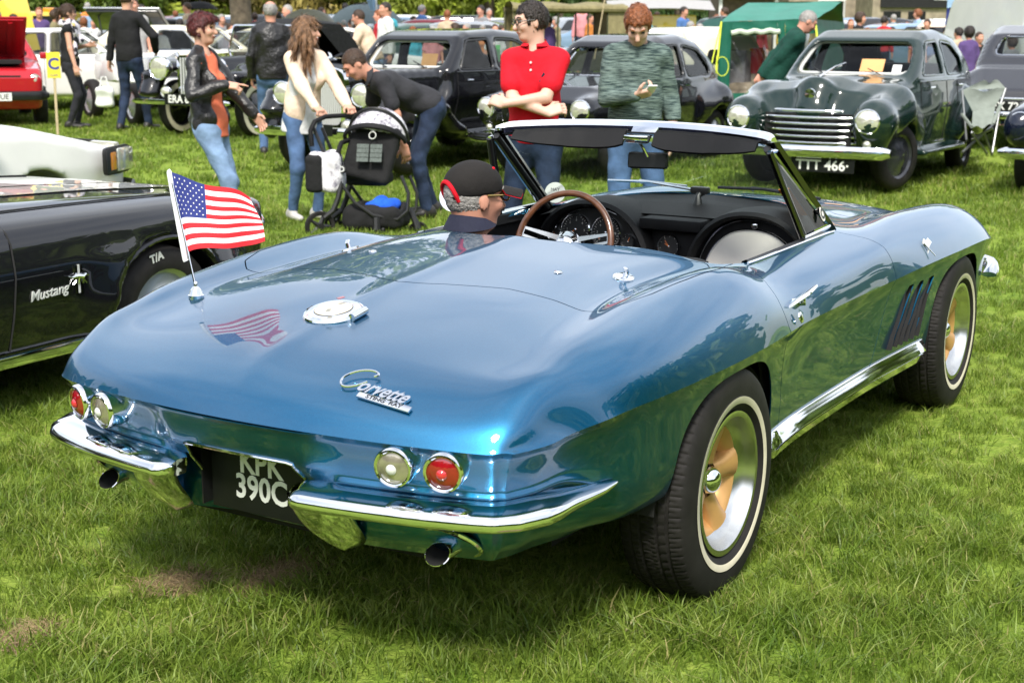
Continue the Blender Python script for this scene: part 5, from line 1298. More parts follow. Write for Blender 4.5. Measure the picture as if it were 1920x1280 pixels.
# ---------------------------------------------------------------- other vehicles: generic builder
def paint(name, c, rough=.25, coat=1.0, metal=0.0): return mat(name, c, rough=rough, coat=coat, metal=metal, spec=.12, coat_rough=.02, var=.04, vscale=4)
M_PBLACK = paint('black_coachwork', (0.006, 0.006, 0.008)); M_PGREEN = paint('dark_green_coachwork', (0.008, 0.022, 0.018)); M_PGREY = paint('dark_grey_coachwork', (0.030, 0.031, 0.037)); M_PNAVY = paint('navy_coachwork', (0.006, 0.009, 0.024))
M_PWHITE = paint('white_car_paint', (0.76, 0.76, 0.73)); M_PCREAM = paint('cream_car_paint', (0.74, 0.68, 0.52)); M_PRED = paint('red_car_paint', (0.42, 0.012, 0.020)); M_PYEL = paint('yellow_car_paint', (0.75, 0.55, 0.08)); M_PSILVER = paint('silver_car_paint', (0.42, 0.44, 0.47), metal=.5); M_PBLUE = paint('pale_blue_car_paint', (0.20, 0.30, 0.42)); M_PMAR = paint('maroon_car_paint', (0.16, 0.01, 0.02)); M_PDG = paint('deep_green_car_paint', (0.015, 0.06, 0.035))
M_LAMPGLASS = mat('headlamp_glass', (0.80, 0.78, 0.66), rough=.10, metal=.55, coat=1.0, var=.15, vscale=30)
M_AMBER = mat('amber_lens', (0.85, 0.30, 0.02), rough=.15, coat=1.0, var=.08, vscale=40)
M_CARGLASS = thin_glass('car_window_glass', (.60, .63, .62), 1.22); M_SEAT = mat('brown_leather', (0.09, 0.04, 0.022), rough=.5, var=.25)
M_PAPER = mat('orange_paper', (0.75, 0.40, 0.16), rough=.8, var=.05); M_GREENSTICK = mat('green_paper', (0.12, 0.42, 0.14), rough=.7); M_REDTRIM = mat('red_trim', (.5, .02, .02), rough=.5)

def poly2d(P, X, Z):
    P = np.array(P, float); n = len(P); d = np.full(np.broadcast(X, Z).shape, 1e9); ins = np.zeros(d.shape, bool)
    for i in range(n):
        a, b = P[i], P[(i+1) % n]; e = b-a; wx, wz = X-a[0], Z-a[1]; t = np.clip((wx*e[0]+wz*e[1])/(e@e), 0, 1)
        d = np.minimum(d, (wx-t*e[0])**2+(wz-t*e[1])**2); c = (a[1] <= Z) != (b[1] <= Z); ins ^= c & (X < a[0]+(Z-a[1])/(b[1]-a[1]+1e-12)*e[0])
    return np.where(ins, -1, 1)*np.sqrt(d)
def wheel_small(parent, loc, r, w, mats, style='disc'):
    wh = empty('wheel', loc); wh.parent = parent; rt, rr = r, r*.66
    G().lathe([(rr, -w/2), (rr+.02, -w/2-.004), (r-.03, -w/2), (r-.006, -w/2+.03), (r, -w*.2), (r, w*.2), (r-.006, w/2-.03), (r-.03, w/2), (rr+.02, w/2+.004), (rr, w/2)], 'Y', 28).build('tyre', M_RUBBER, wh, True, 50)
    if style == 'white': G().lathe([(rr+.022, w/2+.006), (r-.032, w/2+.004)], 'Y', 28).build('whitewall_band', M_WHITEWALL, wh); G().lathe([(rr+.022, -w/2-.006), (r-.032, -w/2-.004)], 'Y', 28).build('whitewall_band', M_WHITEWALL, wh)
    g = G(); g.lathe([(rr+.004, w/2-.012), (rr-.02, w/2-.03), (rr*.6, w/2-.02), (rr*.45, w/2-.0), (0, w/2+.012)], 'Y', 28); g.lathe([(rr+.004, -w/2+.012), (rr-.02, -w/2+.03), (rr*.6, -w/2+.02), (rr*.45, -w/2), (0, -w/2-.012)], 'Y', 28); g.build('wheel_disc', mats, wh, True, 40)
    return wh
def car_base(label, loc, rz, cat='car', name='parked_car', group=None):
    return empty(name, loc, rz, label, cat, group)
class Body:
    """body meshed from a side silhouette, a half-width law and a plan taper"""
    def __init__(s, low, cab, hw, taper, h=.024, rnd=.06):
        s.low, s.cab, s.hwt, s.taper = low, cab, np.array(hw, float), taper; P = np.array(low+cab); s.x0, s.x1 = P[:, 0].min(), P[:, 0].max(); zt = P[:, 1].max(); zb = P[:, 1].min(); W = s.hwt[:, 1].max()
        s.o = Sdf((s.x0-.35, -W-.3, max(zb-.15, .02)), (s.x1+.35, W+.3, zt+.15), h); o = s.o
        X, Z = o.ax[0][:, None], o.ax[2][None, :]; d1 = poly2d(low, X, Z); d2 = poly2d(cab, X, Z) if cab else np.full(d1.shape, 9.)
        k = .05; hh = np.clip(.5+.5*(d2-d1)/k, 0, 1); dd = d2*(1-hh)+d1*hh-k*hh*(1-hh); s.cab2 = d2
        wid = s.hw(X, Z); dy = np.abs(o.ax[1])[None, :, None]-wid[:, None, :]; d3 = dd[:, None, :]; k = rnd
        a, b = -d3, -dy; hh = np.clip(.5+.5*(b-a)/k, 0, 1); v = -(b*(1-hh)+a*hh-k*hh*(1-hh)); o.d = np.minimum(o.d, v.astype(np.float32))
    def hw(s, X, Z):
        w = np.interp(Z, s.hwt[:, 0], s.hwt[:, 1]); xc = (s.x0+s.x1)/2; u = (X-xc)/((s.x1-s.x0)/2); tf, tr, p = s.taper
        return w*(1-np.where(u > 0, tf, tr)*np.abs(u)**p)
    def arches(s, xs, r, z, inner=.45):
        o = s.o
        for x in xs:
            v = np.sqrt((o.ax[0][:, None]-x)**2+(o.ax[2][None, :]-z)**2)-r; v = np.maximum(v[:, None, :], inner-np.abs(o.ax[1])[None, :, None]); o._op((slice(None),)*3, v.astype(np.float32), 's', .02)
    def hollow(s, t=.055, floor=None):
        o = s.o; X, Z = o.ax[0][:, None], o.ax[2][None, :]; v = np.maximum((s.cab2+t)[:, None, :], np.abs(o.ax[1])[None, :, None]-(s.hw(X, Z)-t)[:, None, :])
        if floor is not None: v = np.maximum(v, (floor-o.ax[2])[None, None, :])
        o._op((slice(None),)*3, v.astype(np.float32), 's', 0)
    def side_window(s, P):
        o = s.o; v = poly2d(P, o.ax[0][:, None], o.ax[2][None, :])[:, None, :]; v = np.maximum(v, .25-np.abs(o.ax[1])[None, :, None]); o._op((slice(None),)*3, v.astype(np.float32), 's', .01)
    def end_window(s, P, front=True, xm=0.0):
        o = s.o; v = poly2d(P, o.ax[1][:, None], o.ax[2][None, :])[None, :, :]; v = np.maximum(v, ((xm-o.ax[0]) if front else (o.ax[0]-xm))[:, None, None]); o._op((slice(None),)*3, v.astype(np.float32), 's', .01)
    def xsurf(s, z, front=True):
        best = None
        for a, b in zip(s.cab, s.cab[1:]+s.cab[:1]):
            if (a[1]-z)*(b[1]-z) <= 0 and a[1] != b[1]:
                x = a[0]+(z-a[1])/(b[1]-a[1])*(b[0]-a[0]); best = x if best is None else (max(best, x) if front else min(best, x))
        return best if best is not None else 0
    def pane_side(s, root, P, frame=None, fr=.012, inset=.02, glass=None):
        for sg in (1, -1):
            V = [(x, sg*(float(s.hw(x, z))-inset), z) for x, z in P]; w = empty('window'); w.parent = root
            g = G(); g.add(V, [tuple(range(len(V)))]); g.build('pane', glass or M_CARGLASS, w, False)
            if frame: g = G(); g.ring([(x, sg*(float(s.hw(x, z))-inset+.012), z) for x, z in P], fr); g.build('frame', frame, w)
    def pane_end(s, root, P, front=True, bow=.06, frame=None, fr=.014, name='windscreen', glass=None, inset=.03):
        ymax = max(abs(y) for y, z in P)
        f = lambda y, z: s.xsurf(z, front)+(-1 if front else 1)*(inset+bow*(y/ymax)**2)
        w = empty(name); w.parent = root; zc = sum(z for y, z in P)/len(P); c = (f(0, zc), 0, zc); V = [c]+[(f(y, z), y, z) for y, z in P]; n = len(P)
        g = G(); g.add(V, [(0, 1+i, 1+(i+1) % n) for i in range(n)]); g.build('pane', glass or M_CARGLASS, w, True, 60)
        if frame: g = G(); g.ring([(f(y, z)+(.014 if front else -.014), y, z) for y, z in P], fr); g.build('frame', frame, w)
        return f
def rounded(P, r, n=4):
    """polygon with its corners rounded"""
    out = []; N = len(P)
    for i in range(N):
        a, b, c = (np.array(P[j % N], float) for j in (i-1, i, i+1)); u = a-b; v = c-b; lu, lv = np.linalg.norm(u), np.linalg.norm(v); rr = min(r, lu*.45, lv*.45); p, q = b+u/lu*rr, b+v/lv*rr
        for k in range(n+1): t = k/n; out.append(tuple((1-t)**2*p+2*t*(1-t)*b+t*t*q))
    return out
def headlamp(parent, p, r, n=(1, 0, 0), nm='headlamp', bowl=None, lens=None):
    h = empty(nm); h.parent = parent; h.matrix_local = Matrix.Translation(p) @ Vector(n).to_track_quat('Z', 'Y').to_matrix().to_4x4()
    if bowl: G().lathe([(0, -r*1.3), (r*.55, -r*1.15), (r*.95, -r*.5), (r, 0)], 'Z', 24).build('bowl', bowl, h)
    G().lathe([(r*.90, -.01), (r*1.02, -.01), (r*1.02, .012), (r*.94, .022), (r*.88, .014)], 'Z', 28).build('rim', M_CHROME, h, True, 40)
    G().lathe([(r*.90, .012), (r*.6, .030), (r*.3, .037), (0, .040)], 'Z', 24).build('lens', lens or M_LAMPGLASS, h); return h
def plate(parent, txt, p, w, hgt, n, size, m_back=None, m_txt=None, bold=.002, sx=1.0):
    q = empty('number_plate'); q.parent = parent; q.matrix_local = frame(p, Vector((0, 0, 1)).cross(Vector(n)), (0, 0, 1))
    g = G(); g.box((0, 0, 0), (w, hgt, .008)); g.build('plate', m_back or M_PLATE, q, False); text_obj('characters', txt, size, m_txt or M_WHITETEXT, q, Matrix.Translation((0, -.002, .0055)), .001, bold, sx=sx)
def bumper_bar(parent, xc, hwid, z, hgt, bow, dep, m, nm='bumper', wrap=.0):
    sg = 1 if dep > 0 else -1; P = []
    for t in np.linspace(-1, 1, 25):
        y = hwid*t; x = xc-sg*bow*t*t-sg*wrap*max(0, (abs(t)-.85)/.15)**2; e = 1 if abs(t) < .97 else .5
        P.append([(x+abs(dep)*sg*c, y, z+hgt/2*e*s_) for c, s_ in ((0, 1), (.7, .85), (1, .3), (1, -.3), (.7, -.85), (0, -1))])
    g = G(); g.grid(np.array(P), closed_v=True); g.F += [tuple(range(6)), tuple(24*6+j for j in range(6))]; return g.build(nm, m, parent, True, 50)
def interior(root, b, x0, x1, z, W, m=None):
    for x in (x0, x1):
        st = empty('seat'); st.parent = root
        g = G(); g.box((x, 0, z-.12), (.5, W*1.7, .18), bev=.05); g.build('cushion', m or M_SEAT, st); g = G(); g.box((x-.26, 0, z+.10), (.14, W*1.7, .50), bev=.05, M=Matrix.Rotation(R(-10), 4, 'Y')); g.build('backrest', m or M_SEAT, st)
    g = G(); c = Vector((x0+.62, -.36, z+.22)); g.ring([c+Vector((-.06*math.sin(a), .19*math.cos(a), .18*math.sin(a))) for a in np.linspace(0, 6.283, 24, endpoint=False)], .011); g.tube([c, c+Vector((.35, 0, -.2))], .015); g.build('steering_wheel', M_BLACK, root)
def wiper_pair(root, f, z, ys):
    for y in ys:
        g = G(); g.tube([(f(y, z)+.03, y, z-.03), (f(y-.16, z+.05)+.04, y-.18, z+.05)], .006, 6); g.tube([(f(y, z)+.02, y, z-.05), (f(y, z)+.05, y, z-.02)], .018, 8); g.build('wiper', M_BLACK, root)

# ---------------------------------------------------------------- black saloon with an upright radiator
def build_radiator_saloon():
    r = car_base('black vintage saloon with tall chrome upright radiator, behind the pram', (10.15, 7.05, float(gz(10.1, 7))), math.pi+R(1.5)); r.scale = (1, 1, .955)
    low = [(-2.15, .42), (-2.05, .35), (1.45, .35), (2.0, .45), (2.0, .56), (1.9, .60), (.85, .62), (.64, 1.10), (.5, 1.14), (-1.2, 1.12), (-1.75, 1.0), (-2.1, .75)]
    cab = [(.72, 1.10), (.36, 1.47), (.18, 1.53), (-.45, 1.56), (-1.05, 1.53), (-1.5, 1.40), (-1.78, 1.15), (-1.85, .9), (.7, .9)]
    b = Body(low, cab, [(0, .50), (.5, .60), (.8, .68), (1.1, .66), (1.3, .62), (1.56, .54)], (.10, .18, 1.9), .024, .10); o = b.o
    for t in np.linspace(0, 1, 12): o.box((.5+1.38*t, 0, .76), (.17, .57-.30*t, .355-.02*t), .11, k=.05)
    for s in (1, -1):       # sweeping wings and running boards
        pts = [(2.12, .68), (1.95, .86), (1.65, .93), (1.35, .88), (1.05, .70), (.72, .45), (.55, .36)]
        for p, q in zip(pts, pts[1:]): o.cap((p[0], s*.66, p[1]), (q[0], s*.66, q[1]), .125, .125, .05, sc=(1, 1.15, .42))
        o.cap((2.10, s*.66, .66), (2.16, s*.66, .45), .10, .09, .05, sc=(.5, 1.2, 1))
        pts = [(-.75, .40), (-.98, .66), (-1.25, .86), (-1.58, .88), (-1.9, .72), (-2.1, .45)]
        for p, q in zip(pts, pts[1:]): o.cap((p[0], s*.68, p[1]), (q[0], s*.68, q[1]), .14, .14, .06, sc=(1, 1.05, .45))
        o.box((-.1, s*.68, .36), (.75, .12, .03), .02, k=.03)
        for x, z in ((1.62, .36), (-1.42, .36)): o.cap((x, s*.5, z), (x, s*.9, z), .40, .40, .01, 's')
    sw1 = rounded([(.50, 1.10), (.28, 1.42), (-.18, 1.44), (-.20, 1.10)], .05); sw2 = rounded([(-.32, 1.10), (-.32, 1.44), (-.80, 1.43), (-1.22, 1.30), (-1.30, 1.12)], .09)
    b.hollow(.06, .55)
    for w in (sw1, sw2): b.side_window(w)
    wsP = rounded([(-.52, 1.12), (.52, 1.12), (.47, 1.41), (-.47, 1.41)], .10); b.end_window(wsP, True, 0); b.end_window(rounded([(-.36, 1.22), (.36, 1.22), (.32, 1.42), (-.32, 1.42)], .06), False, -.9)
    o.build('body', M_PBLACK, r, 2)
    for w in (sw1, sw2): b.pane_side(r, w, M_BLACK, .012)
    f = b.pane_end(r, wsP, True, .10, M_SILVERTEXT, .019); b.pane_end(r, rounded([(-.36, 1.22), (.36, 1.22), (.32, 1.42), (-.32, 1.42)], .06), False, .03, M_BLACK, name='rear_window')  # windscreen frame in flat pale grey, painting the sky that chrome would mirror
    interior(r, b, -.1, -1.0, .72, .5); wiper_pair(r, f, 1.14, (.30, -.22))
    # radiator: shell and vertical slats
    R_ = rounded([(-.27, .52), (.27, .52), (.30, .9), (.27, 1.10), (.0, 1.17), (-.27, 1.10), (-.30, .9)], .08); rd = empty('radiator'); rd.parent = r
    outer = [(2.06, y, z) for y, z in R_]; inner = [(2.10, y*.80, .78+(z-.80)*.86) for y, z in R_]; n = len(R_)
    g = G(); g.add(outer+[(2.12, y*.98, z*.995+.002) for y, z in R_]+[(2.12, p[1], p[2]) for p in inner]+[(2.07, p[1], p[2]) for p in inner], [(a*n+i, a*n+(i+1) % n, (a+1)*n+(i+1) % n, (a+1)*n+i) for a in range(3) for i in range(n)]); g.build('shell', M_CHROME, rd, True, 40)
    g = G(); g.box((2.07, 0, .82), (.01, .5, .58)); g.build('core', M_DARK, rd)
    sl0 = None
    for k in range(17):
        y = -.205+.41*k/16; g = G(); g.box((2.092, y, .80), (.022, .011, .54)); 
        if sl0 is None: sl0 = g.build('slat', M_SILVERTEXT, rd, False); sl0.location = (0, 0, 0)  # slat colour paints in the whitish reflection of chrome
        else: q = sl0.copy(); COL.objects.link(q); q.parent = rd; q.location = (0, y+.205, 0)
    g = G(); g.tube([(2.04, 0, 1.17), (2.04, 0, 1.21)], .035, 10); g.tube([(2.10, 0, 1.225), (2.0, 0, 1.235), (1.88, 0, 1.22)], [.012, .022, .006], 8); g.add([(1.98, .0, 1.24), (1.90, .09, 1.30), (1.86, .08, 1.28), (1.94, 0, 1.23), (1.90, -.09, 1.30), (1.86, -.08, 1.28)], [(0, 1, 2, 3), (0, 4, 5, 3)]); g.build('mascot', M_CHROME, r)
    for s in (1, -1): headlamp(r, (2.14, s*.50, .86), .125, (1, s*.05, 0), bowl=M_CHROME); headlamp(r, (2.20, s*.36, .54), .07, bowl=M_CHROME, nm='fog_lamp')
    bumper_bar(r, 2.30, .82, .47, .11, .10, .03, M_CHROME); bumper_bar(r, -2.2, .78, .47, .11, .08, -.03, M_CHROME); plate(r, 'E·141', (2.36, .06, .50), .46, .12, (1, 0, 0), .125, bold=.003)
    for x in (1.62, -1.42):
        for s in (1, -1): wheel_small(r, (x, s*.67, .35), .35, .14, M_PBLACK)
    for s in (1, -1):
        g = G(); g.tube([(.40, s*.675, .98), (.30, s*.685, .98)], .012, 8); g.build('door_handle', M_CHROME, r); g = G(); g.tube([(-.55, s*.67, .98), (-.65, s*.68, .98)], .012, 8); g.build('door_handle', M_CHROME, r)
        for X in (.58, -.26, -.98):
            g = G(); g.tube([(X, s*(float(b.hw(X, z))+.001), z) for z in np.linspace(.5, 1.08, 8)], .004, 4); g.build('door_seam', M_DARK, r)
        g = G(); g.tube([(x, s*(float(b.hw(x, 1.07))+.002), 1.075) for x in np.linspace(.6, -1.5, 14)], .008, 6); g.build('waist_strip', M_PBLACK, r); g = G(); g.box((-.1, s*.80, .385), (1.5, .02, .012)); g.build('running_board_trim', M_CHROME, r)
    g = G(); g.box((.46, .22, 1.20), (.004, .20, .15), M=Matrix.Rotation(R(-20), 4, 'Y')); o = g.build('orange_notice', M_PAPER, r); g = G(); g.box((.44, .42, 1.16), (.004, .07, .07), M=Matrix.Rotation(R(-20), 4, 'Y')); g.build('tax_disc', M_WHITE, r)
    g = G(); g.box((-.42, float(b.hw(-.42, 1.25))-.045, 1.27), (.09, .004, .20)); g.build('green_sticker', M_GREENSTICK, r)
build_radiator_saloon()

# ---------------------------------------------------------------- small black saloon behind the two young men
def build_small_saloon():
    r = car_base('small black rounded saloon parked behind the two young men', (10.95, 5.10, float(gz(11, 5.1))), math.pi)
    low = [(-1.9, .40), (-1.7, .30), (1.3, .30), (1.75, .42), (1.80, .78), (1.55, .92), (.70, .99), (-1.1, 1.0), (-1.65, .85), (-1.9, .62)]
    cab = [(.66, .97), (.22, 1.36), (0, 1.43), (-.5, 1.45), (-.95, 1.38), (-1.35, 1.15), (-1.5, .9), (.6, .8)]
    b = Body(low, cab, [(0, .58), (.35, .66), (.7, .70), (.97, .66), (1.2, .60), (1.45, .50)], (.30, .22, 2.2), .024, .12); o = b.o
    for s in (1, -1):
        o.cap((1.80, s*.56, .66), (1.2, s*.60, .70), .17, .20, .10, sc=(1, .8, 1.0)); o.cap((1.2, s*.60, .70), (.5, s*.62, .50), .20, .12, .10, sc=(1, .7, 1)); o.cap((-.75, s*.60, .62), (-1.35, s*.62, .66), .18, .22, .08, sc=(1, .75, 1)); o.cap((-1.35, s*.62, .66), (-1.85, s*.56, .5), .20, .12, .08, sc=(1, .8, 1))
        for x in (1.28, -1.18): o.cap((x, s*.48, .30), (x, s*.95, .30), .35, .35, .01, 's')
    sw1 = rounded([(.42, .99), (.16, 1.30), (-.30, 1.33), (-.30, .99)], .06); sw2 = rounded([(-.40, .99), (-.40, 1.33), (-.85, 1.27), (-1.10, 1.08), (-1.10, 1.0)], .08); b.hollow(.06, .5)
    for w in (sw1, sw2): b.side_window(w)
    wsP = rounded([(-.50, 1.0), (.50, 1.0), (.42, 1.30), (-.42, 1.30)], .09); b.end_window(wsP, True, 0); bw = rounded([(-.34, 1.08), (.34, 1.08), (.30, 1.28), (-.30, 1.28)], .07); b.end_window(bw, False, -.8); o.build('body', M_PBLACK, r, 2)
    for w in (sw1, sw2): b.pane_side(r, w, M_BLACK, .010)
    f = b.pane_end(r, wsP, True, .10, M_CHROME, .010); b.pane_end(r, bw, False, .04, M_BLACK, name='rear_window'); interior(r, b, -.15, -.95, .62, .45); wiper_pair(r, f, 1.02, (.28, -.2))
    for s in (1, -1): headlamp(r, (1.93, s*.55, .70), .105, (1, s*.08, 0)); headlamp(r, (1.90, s*.52, .50), .04, nm='side_lamp')
    for z in (.42, .48, .54, .60): bumper_bar(r, 1.85, .34, z, .022, .04, .02, M_CHROME, nm='grille_bar')
    bumper_bar(r, 2.02, .78, .40, .10, .12, .03, M_CHROME); bumper_bar(r, -2.0, .74, .40, .10, .10, -.03, M_CHROME); plate(r, 'OMG', (2.02, .16, .28), .40, .12, (1, 0, 0), .125, bold=.003)
    for s in (1, -1):
        g = G(); g.tube([(2.04, s*.30, .33), (2.07, s*.30, .42), (2.04, s*.30, .51)], .03, 8); g.build('overrider', M_CHROME, r); g = G(); g.tube([(-.22, s*.70, .90), (-.32, s*.71, .90)], .011, 8); g.build('door_handle', M_CHROME, r)
    for x in (1.28, -1.18):
        for s in (1, -1): wheel_small(r, (x, s*.62, .30), .30, .13, M_PSILVER)
build_small_saloon()

# ---------------------------------------------------------------- dark green saloon with a wide barred grille
def build_green_saloon():
    r = car_base('dark green rounded saloon with a wide chrome barred grille, beside the tent', (11.6, 2.42, float(gz(11.5, 2.6))), math.pi-R(.5)); r.scale = (1, 1, .965)
    low = [(-2.0, .42), (-1.8, .32), (1.3, .32), (1.78, .45), (1.84, .72), (1.70, .98), (1.45, 1.06), (.75, 1.10), (-1.3, 1.08), (-1.8, .9), (-2.05, .6)]
    cab = [(.92, 1.06), (.34, 1.50), (.12, 1.58), (-.4, 1.60), (-.95, 1.54), (-1.45, 1.28), (-1.72, .95), (.6, .9)]
    b = Body(low, cab, [(0, .60), (.4, .72), (.8, .76), (1.08, .73), (1.3, .67), (1.60, .56)], (.38, .26, 2.4), .022, .12); o = b.o
    for s in (1, -1):
        o.cap((1.90, s*.64, .70), (1.35, s*.66, .78), .21, .23, .10, sc=(1, .85, 1.05)); o.cap((1.35, s*.68, .80), (.75, s*.70, .55), .22, .13, .12, sc=(1, .7, 1)); o.cap((1.88, s*.64, .70), (1.86, s*.62, .46), .19, .14, .08)
        o.cap((-.62, s*.72, .50), (-1.05, s*.74, .74), .13, .19, .08, sc=(1, .8, 1)); o.cap((-1.05, s*.74, .74), (-1.55, s*.72, .74), .19, .20, .08, sc=(1, .8, 1)); o.cap((-1.55, s*.72, .74), (-1.98, s*.64, .5), .19, .13, .08, sc=(1, .8, 1)); o.box((.05, s*.76, .34), (.75, .09, .03), .02, k=.04)
        for x in (1.26, -1.13): o.cap((x, s*.50, .33), (x, s*1.1, .33), .385, .385, .01, 's')
    o.cap((1.72, 0, 1.02), (1.05, 0, 1.13), .08, .14, .16, sc=(1, 1.5, .8)); o.cap((1.74, 0, .98), (1.84, 0, .78), .15, .17, .06, sc=(.55, 1, 1))
    sw1 = rounded([(.58, 1.12), (.26, 1.45), (-.12, 1.47), (-.12, 1.12)], .06); sw2 = rounded([(-.24, 1.12), (-.24, 1.47), (-.66, 1.44), (-.95, 1.30), (-1.0, 1.12)], .08); b.hollow(.06, .55)
    for w in (sw1, sw2): b.side_window(w)
    wsP = rounded([(-.60, 1.13), (.60, 1.13), (.52, 1.46), (-.52, 1.46)], .11); b.end_window(wsP, True, .1); bw = rounded([(-.38, 1.2), (.38, 1.2), (.33, 1.42), (-.33, 1.42)], .08); b.end_window(bw, False, -.9); o.build('body', M_PGREEN, r, 2)
    for w in (sw1, sw2): b.pane_side(r, w, M_PGREEN, .014)
    f = b.pane_end(r, wsP, True, .13, M_SILVERTEXT, .021); b.pane_end(r, bw, False, .05, M_BLACK, name='rear_window'); interior(r, b, -.1, -.95, .70, .52); wiper_pair(r, f, 1.14, (.36, -.22))  # pale grey frame colour stands in for bright chrome reflections
    for s in (1, -1): headlamp(r, (2.075, s*.64, .72), .118, (1, s*.04, .03)); headlamp(r, (2.045, s*.64, .50), .042, nm='side_lamp')
    gr = empty('grille'); gr.parent = r; g = G(); g.box((1.885, 0, .62), (.04, .86, .30)); g.build('opening', M_DARK, gr)
    for k in range(5): bumper_bar(gr, 1.985-.006*k, .50, .735-.062*k, .026, .13, .022, M_CHROME, nm='bar')
    bumper_bar(gr, 2.0, .34, .80, .030, .10, .022, M_CHROME, nm='top_bar')
    bumper_bar(r, 2.16, .86, .42, .13, .14, .04, M_CHROME, nm='bumper'); bumper_bar(r, -2.15, .80, .42, .11, .10, -.03, M_CHROME); plate(r, 'TTT 466·', (2.11, .24, .285), .62, .135, (1, 0, 0), .135, bold=.003)
    g = G(); g.lathe([(0, .02), (.05, .015), (.055, 0)], 'X', 16, c=(1.875, 0, .96)); g.box((1.87, 0, .90), (.02, .16, .035), bev=.008); g.build('badge', M_CHROME, r); g = G(); g.tube([(1.66, 0, 1.12), (1.2, 0, 1.21), (.9, 0, 1.24)], .012, 8); g.build('bonnet_strip', M_CHROME, r)
    for x in (1.26, -1.13):
        for s in (1, -1):
            w = wheel_small(r, (x, s*.655, .335), .335, .15, M_PGREY)
            if x > 0: w.rotation_euler = (0, 0, R(-16))
    for s in (1, -1):
        g = G(); g.tube([(.50, s*.755, 1.0), (.37, s*.765, 1.0)], .012, 8); g.build('door_handle', M_CHROME, r); g = G(); g.tube([(-.62, s*.74, 1.0), (-.74, s*.75, 1.0)], .012, 8); g.build('door_handle', M_CHROME, r)
        g = G(); g.tube([(x, s*(float(b.hw(x, 1.06))+.004), 1.065) for x in np.linspace(.7, -1.35, 14)], .009, 6); g.build('waist_strip', M_PGREEN, r)
        for X in (.66, -.18, -.62):
            g = G(); g.tube([(X, s*(float(b.hw(X, z))+.001), z) for z in np.linspace(.42, 1.05, 8)], .004, 4); g.build('door_seam', M_DARK, r)
    g = G(); g.box((.66, .20, 1.22), (.004, .24, .15), M=Matrix.Rotation(R(-32), 4, 'Y')); g.build('orange_notice', M_PAPER, r); g = G(); g.box((.68, .46, 1.19), (.004, .09, .09), M=Matrix.Rotation(R(-32), 4, 'Y')); g.build('tax_disc', M_WHITE, r)
build_green_saloon()

def build_rear_saloon(label, loc, rz, m, txt, H=1.0, front=False):
    """rounded saloon seen mostly from one end"""
    r = car_base(label, loc, rz); low = [(-2.15, .45), (-1.9, .33), (1.5, .33), (2.0, .45), (2.05, .8), (1.8, .98), (.8, 1.04), (-1.0, 1.05), (-1.6, .98), (-2.05, .72)]
    cab = [(.8, 1.0), (.3, 1.42), (0, 1.50), (-.5, 1.51), (-.95, 1.40), (-1.35, 1.08), (-1.5, .9), (.6, .85)]
    b = Body(low, cab, [(0, .62), (.4, .78), (.8, .80), (1.05, .74), (1.3, .66), (1.51, .54)], (.28, .24, 2.6), .028, .12); o = b.o
    for s in (1, -1):
        o.cap((1.95, s*.68, .66), (1.2, s*.70, .72), .19, .22, .12, sc=(1, .8, 1)); o.cap((-.9, s*.70, .62), (-1.5, s*.70, .68), .20, .22, .10, sc=(1, .8, 1)); o.cap((-1.5, s*.70, .68), (-2.05, s*.62, .5), .2, .14, .1)
        for x in (1.35, -1.25): o.cap((x, s*.55, .33), (x, s*1.1, .33), .38, .38, .01, 's')
    b.hollow(.06, .55); sw1 = rounded([(.5, 1.06), (.2, 1.38), (-.25, 1.40), (-.25, 1.06)], .06); sw2 = rounded([(-.35, 1.06), (-.35, 1.40), (-.8, 1.34), (-1.05, 1.08)], .08)
    for w in (sw1, sw2): b.side_window(w)
    wsP = rounded([(-.56, 1.08), (.56, 1.08), (.48, 1.38), (-.48, 1.38)], .10); b.end_window(wsP, True, 0); bw = rounded([(-.50, 1.13), (.50, 1.13), (.42, 1.36), (-.42, 1.36)], .09); b.end_window(bw, False, -.7); o.build('body', m, r, 2)
    for w in (sw1, sw2): b.pane_side(r, w, M_BLACK, .010)
    b.pane_end(r, wsP, True, .1, M_CHROME, .012); b.pane_end(r, bw, False, .05, M_CHROME, .012, name='rear_window'); interior(r, b, -.1, -.9, .66, .5)
    bumper_bar(r, 2.2, .84, .42, .11, .12, .03, M_CHROME); bumper_bar(r, -2.2, .84, .42, .10, .10, -.03, M_CHROME); bumper_bar(r, -2.16, .60, .62, .03, .06, -.02, M_CHROME, nm='boot_strip')
    if txt: plate(r, txt, (-2.185, .22, .53), .56, .13, (-1, 0, 0), .13, bold=.003)
    g = G(); g.tube([(-1.62, 0, 1.0), (-1.70, 0, 1.05), (-1.75, 0, 1.06)], [.010, .02, .012], 8); g.tube([(-2.07, 0, .72), (-2.11, 0, .77), (-2.13, 0, .78)], [.010, .022, .012], 8); g.build('boot_handle', M_CHROME, r)
    for s in (1, -1): headlamp(r, (2.06, s*.66, .70), .11); headlamp(r, (-2.1, s*.64, .62), .05, (-1, 0, 0), nm='tail_lamp', lens=M_RED)
    for x in (1.35, -1.25):
        for s in (1, -1): wheel_small(r, (x, s*.70, .33), .33, .15, m)
    return r
_p = at(1950, 120, 19.3); build_rear_saloon('dark grey saloon showing its boot and rear plate at the far right', (_p[0], _p[1], float(gz(_p[0], _p[1]))), R(8), M_PGREY, 'JFX 720')
build_rear_saloon('navy blue saloon mostly cut off by the right edge of the picture', (12.65, .0, float(gz(12, -.3))), math.pi, M_PNAVY, None)
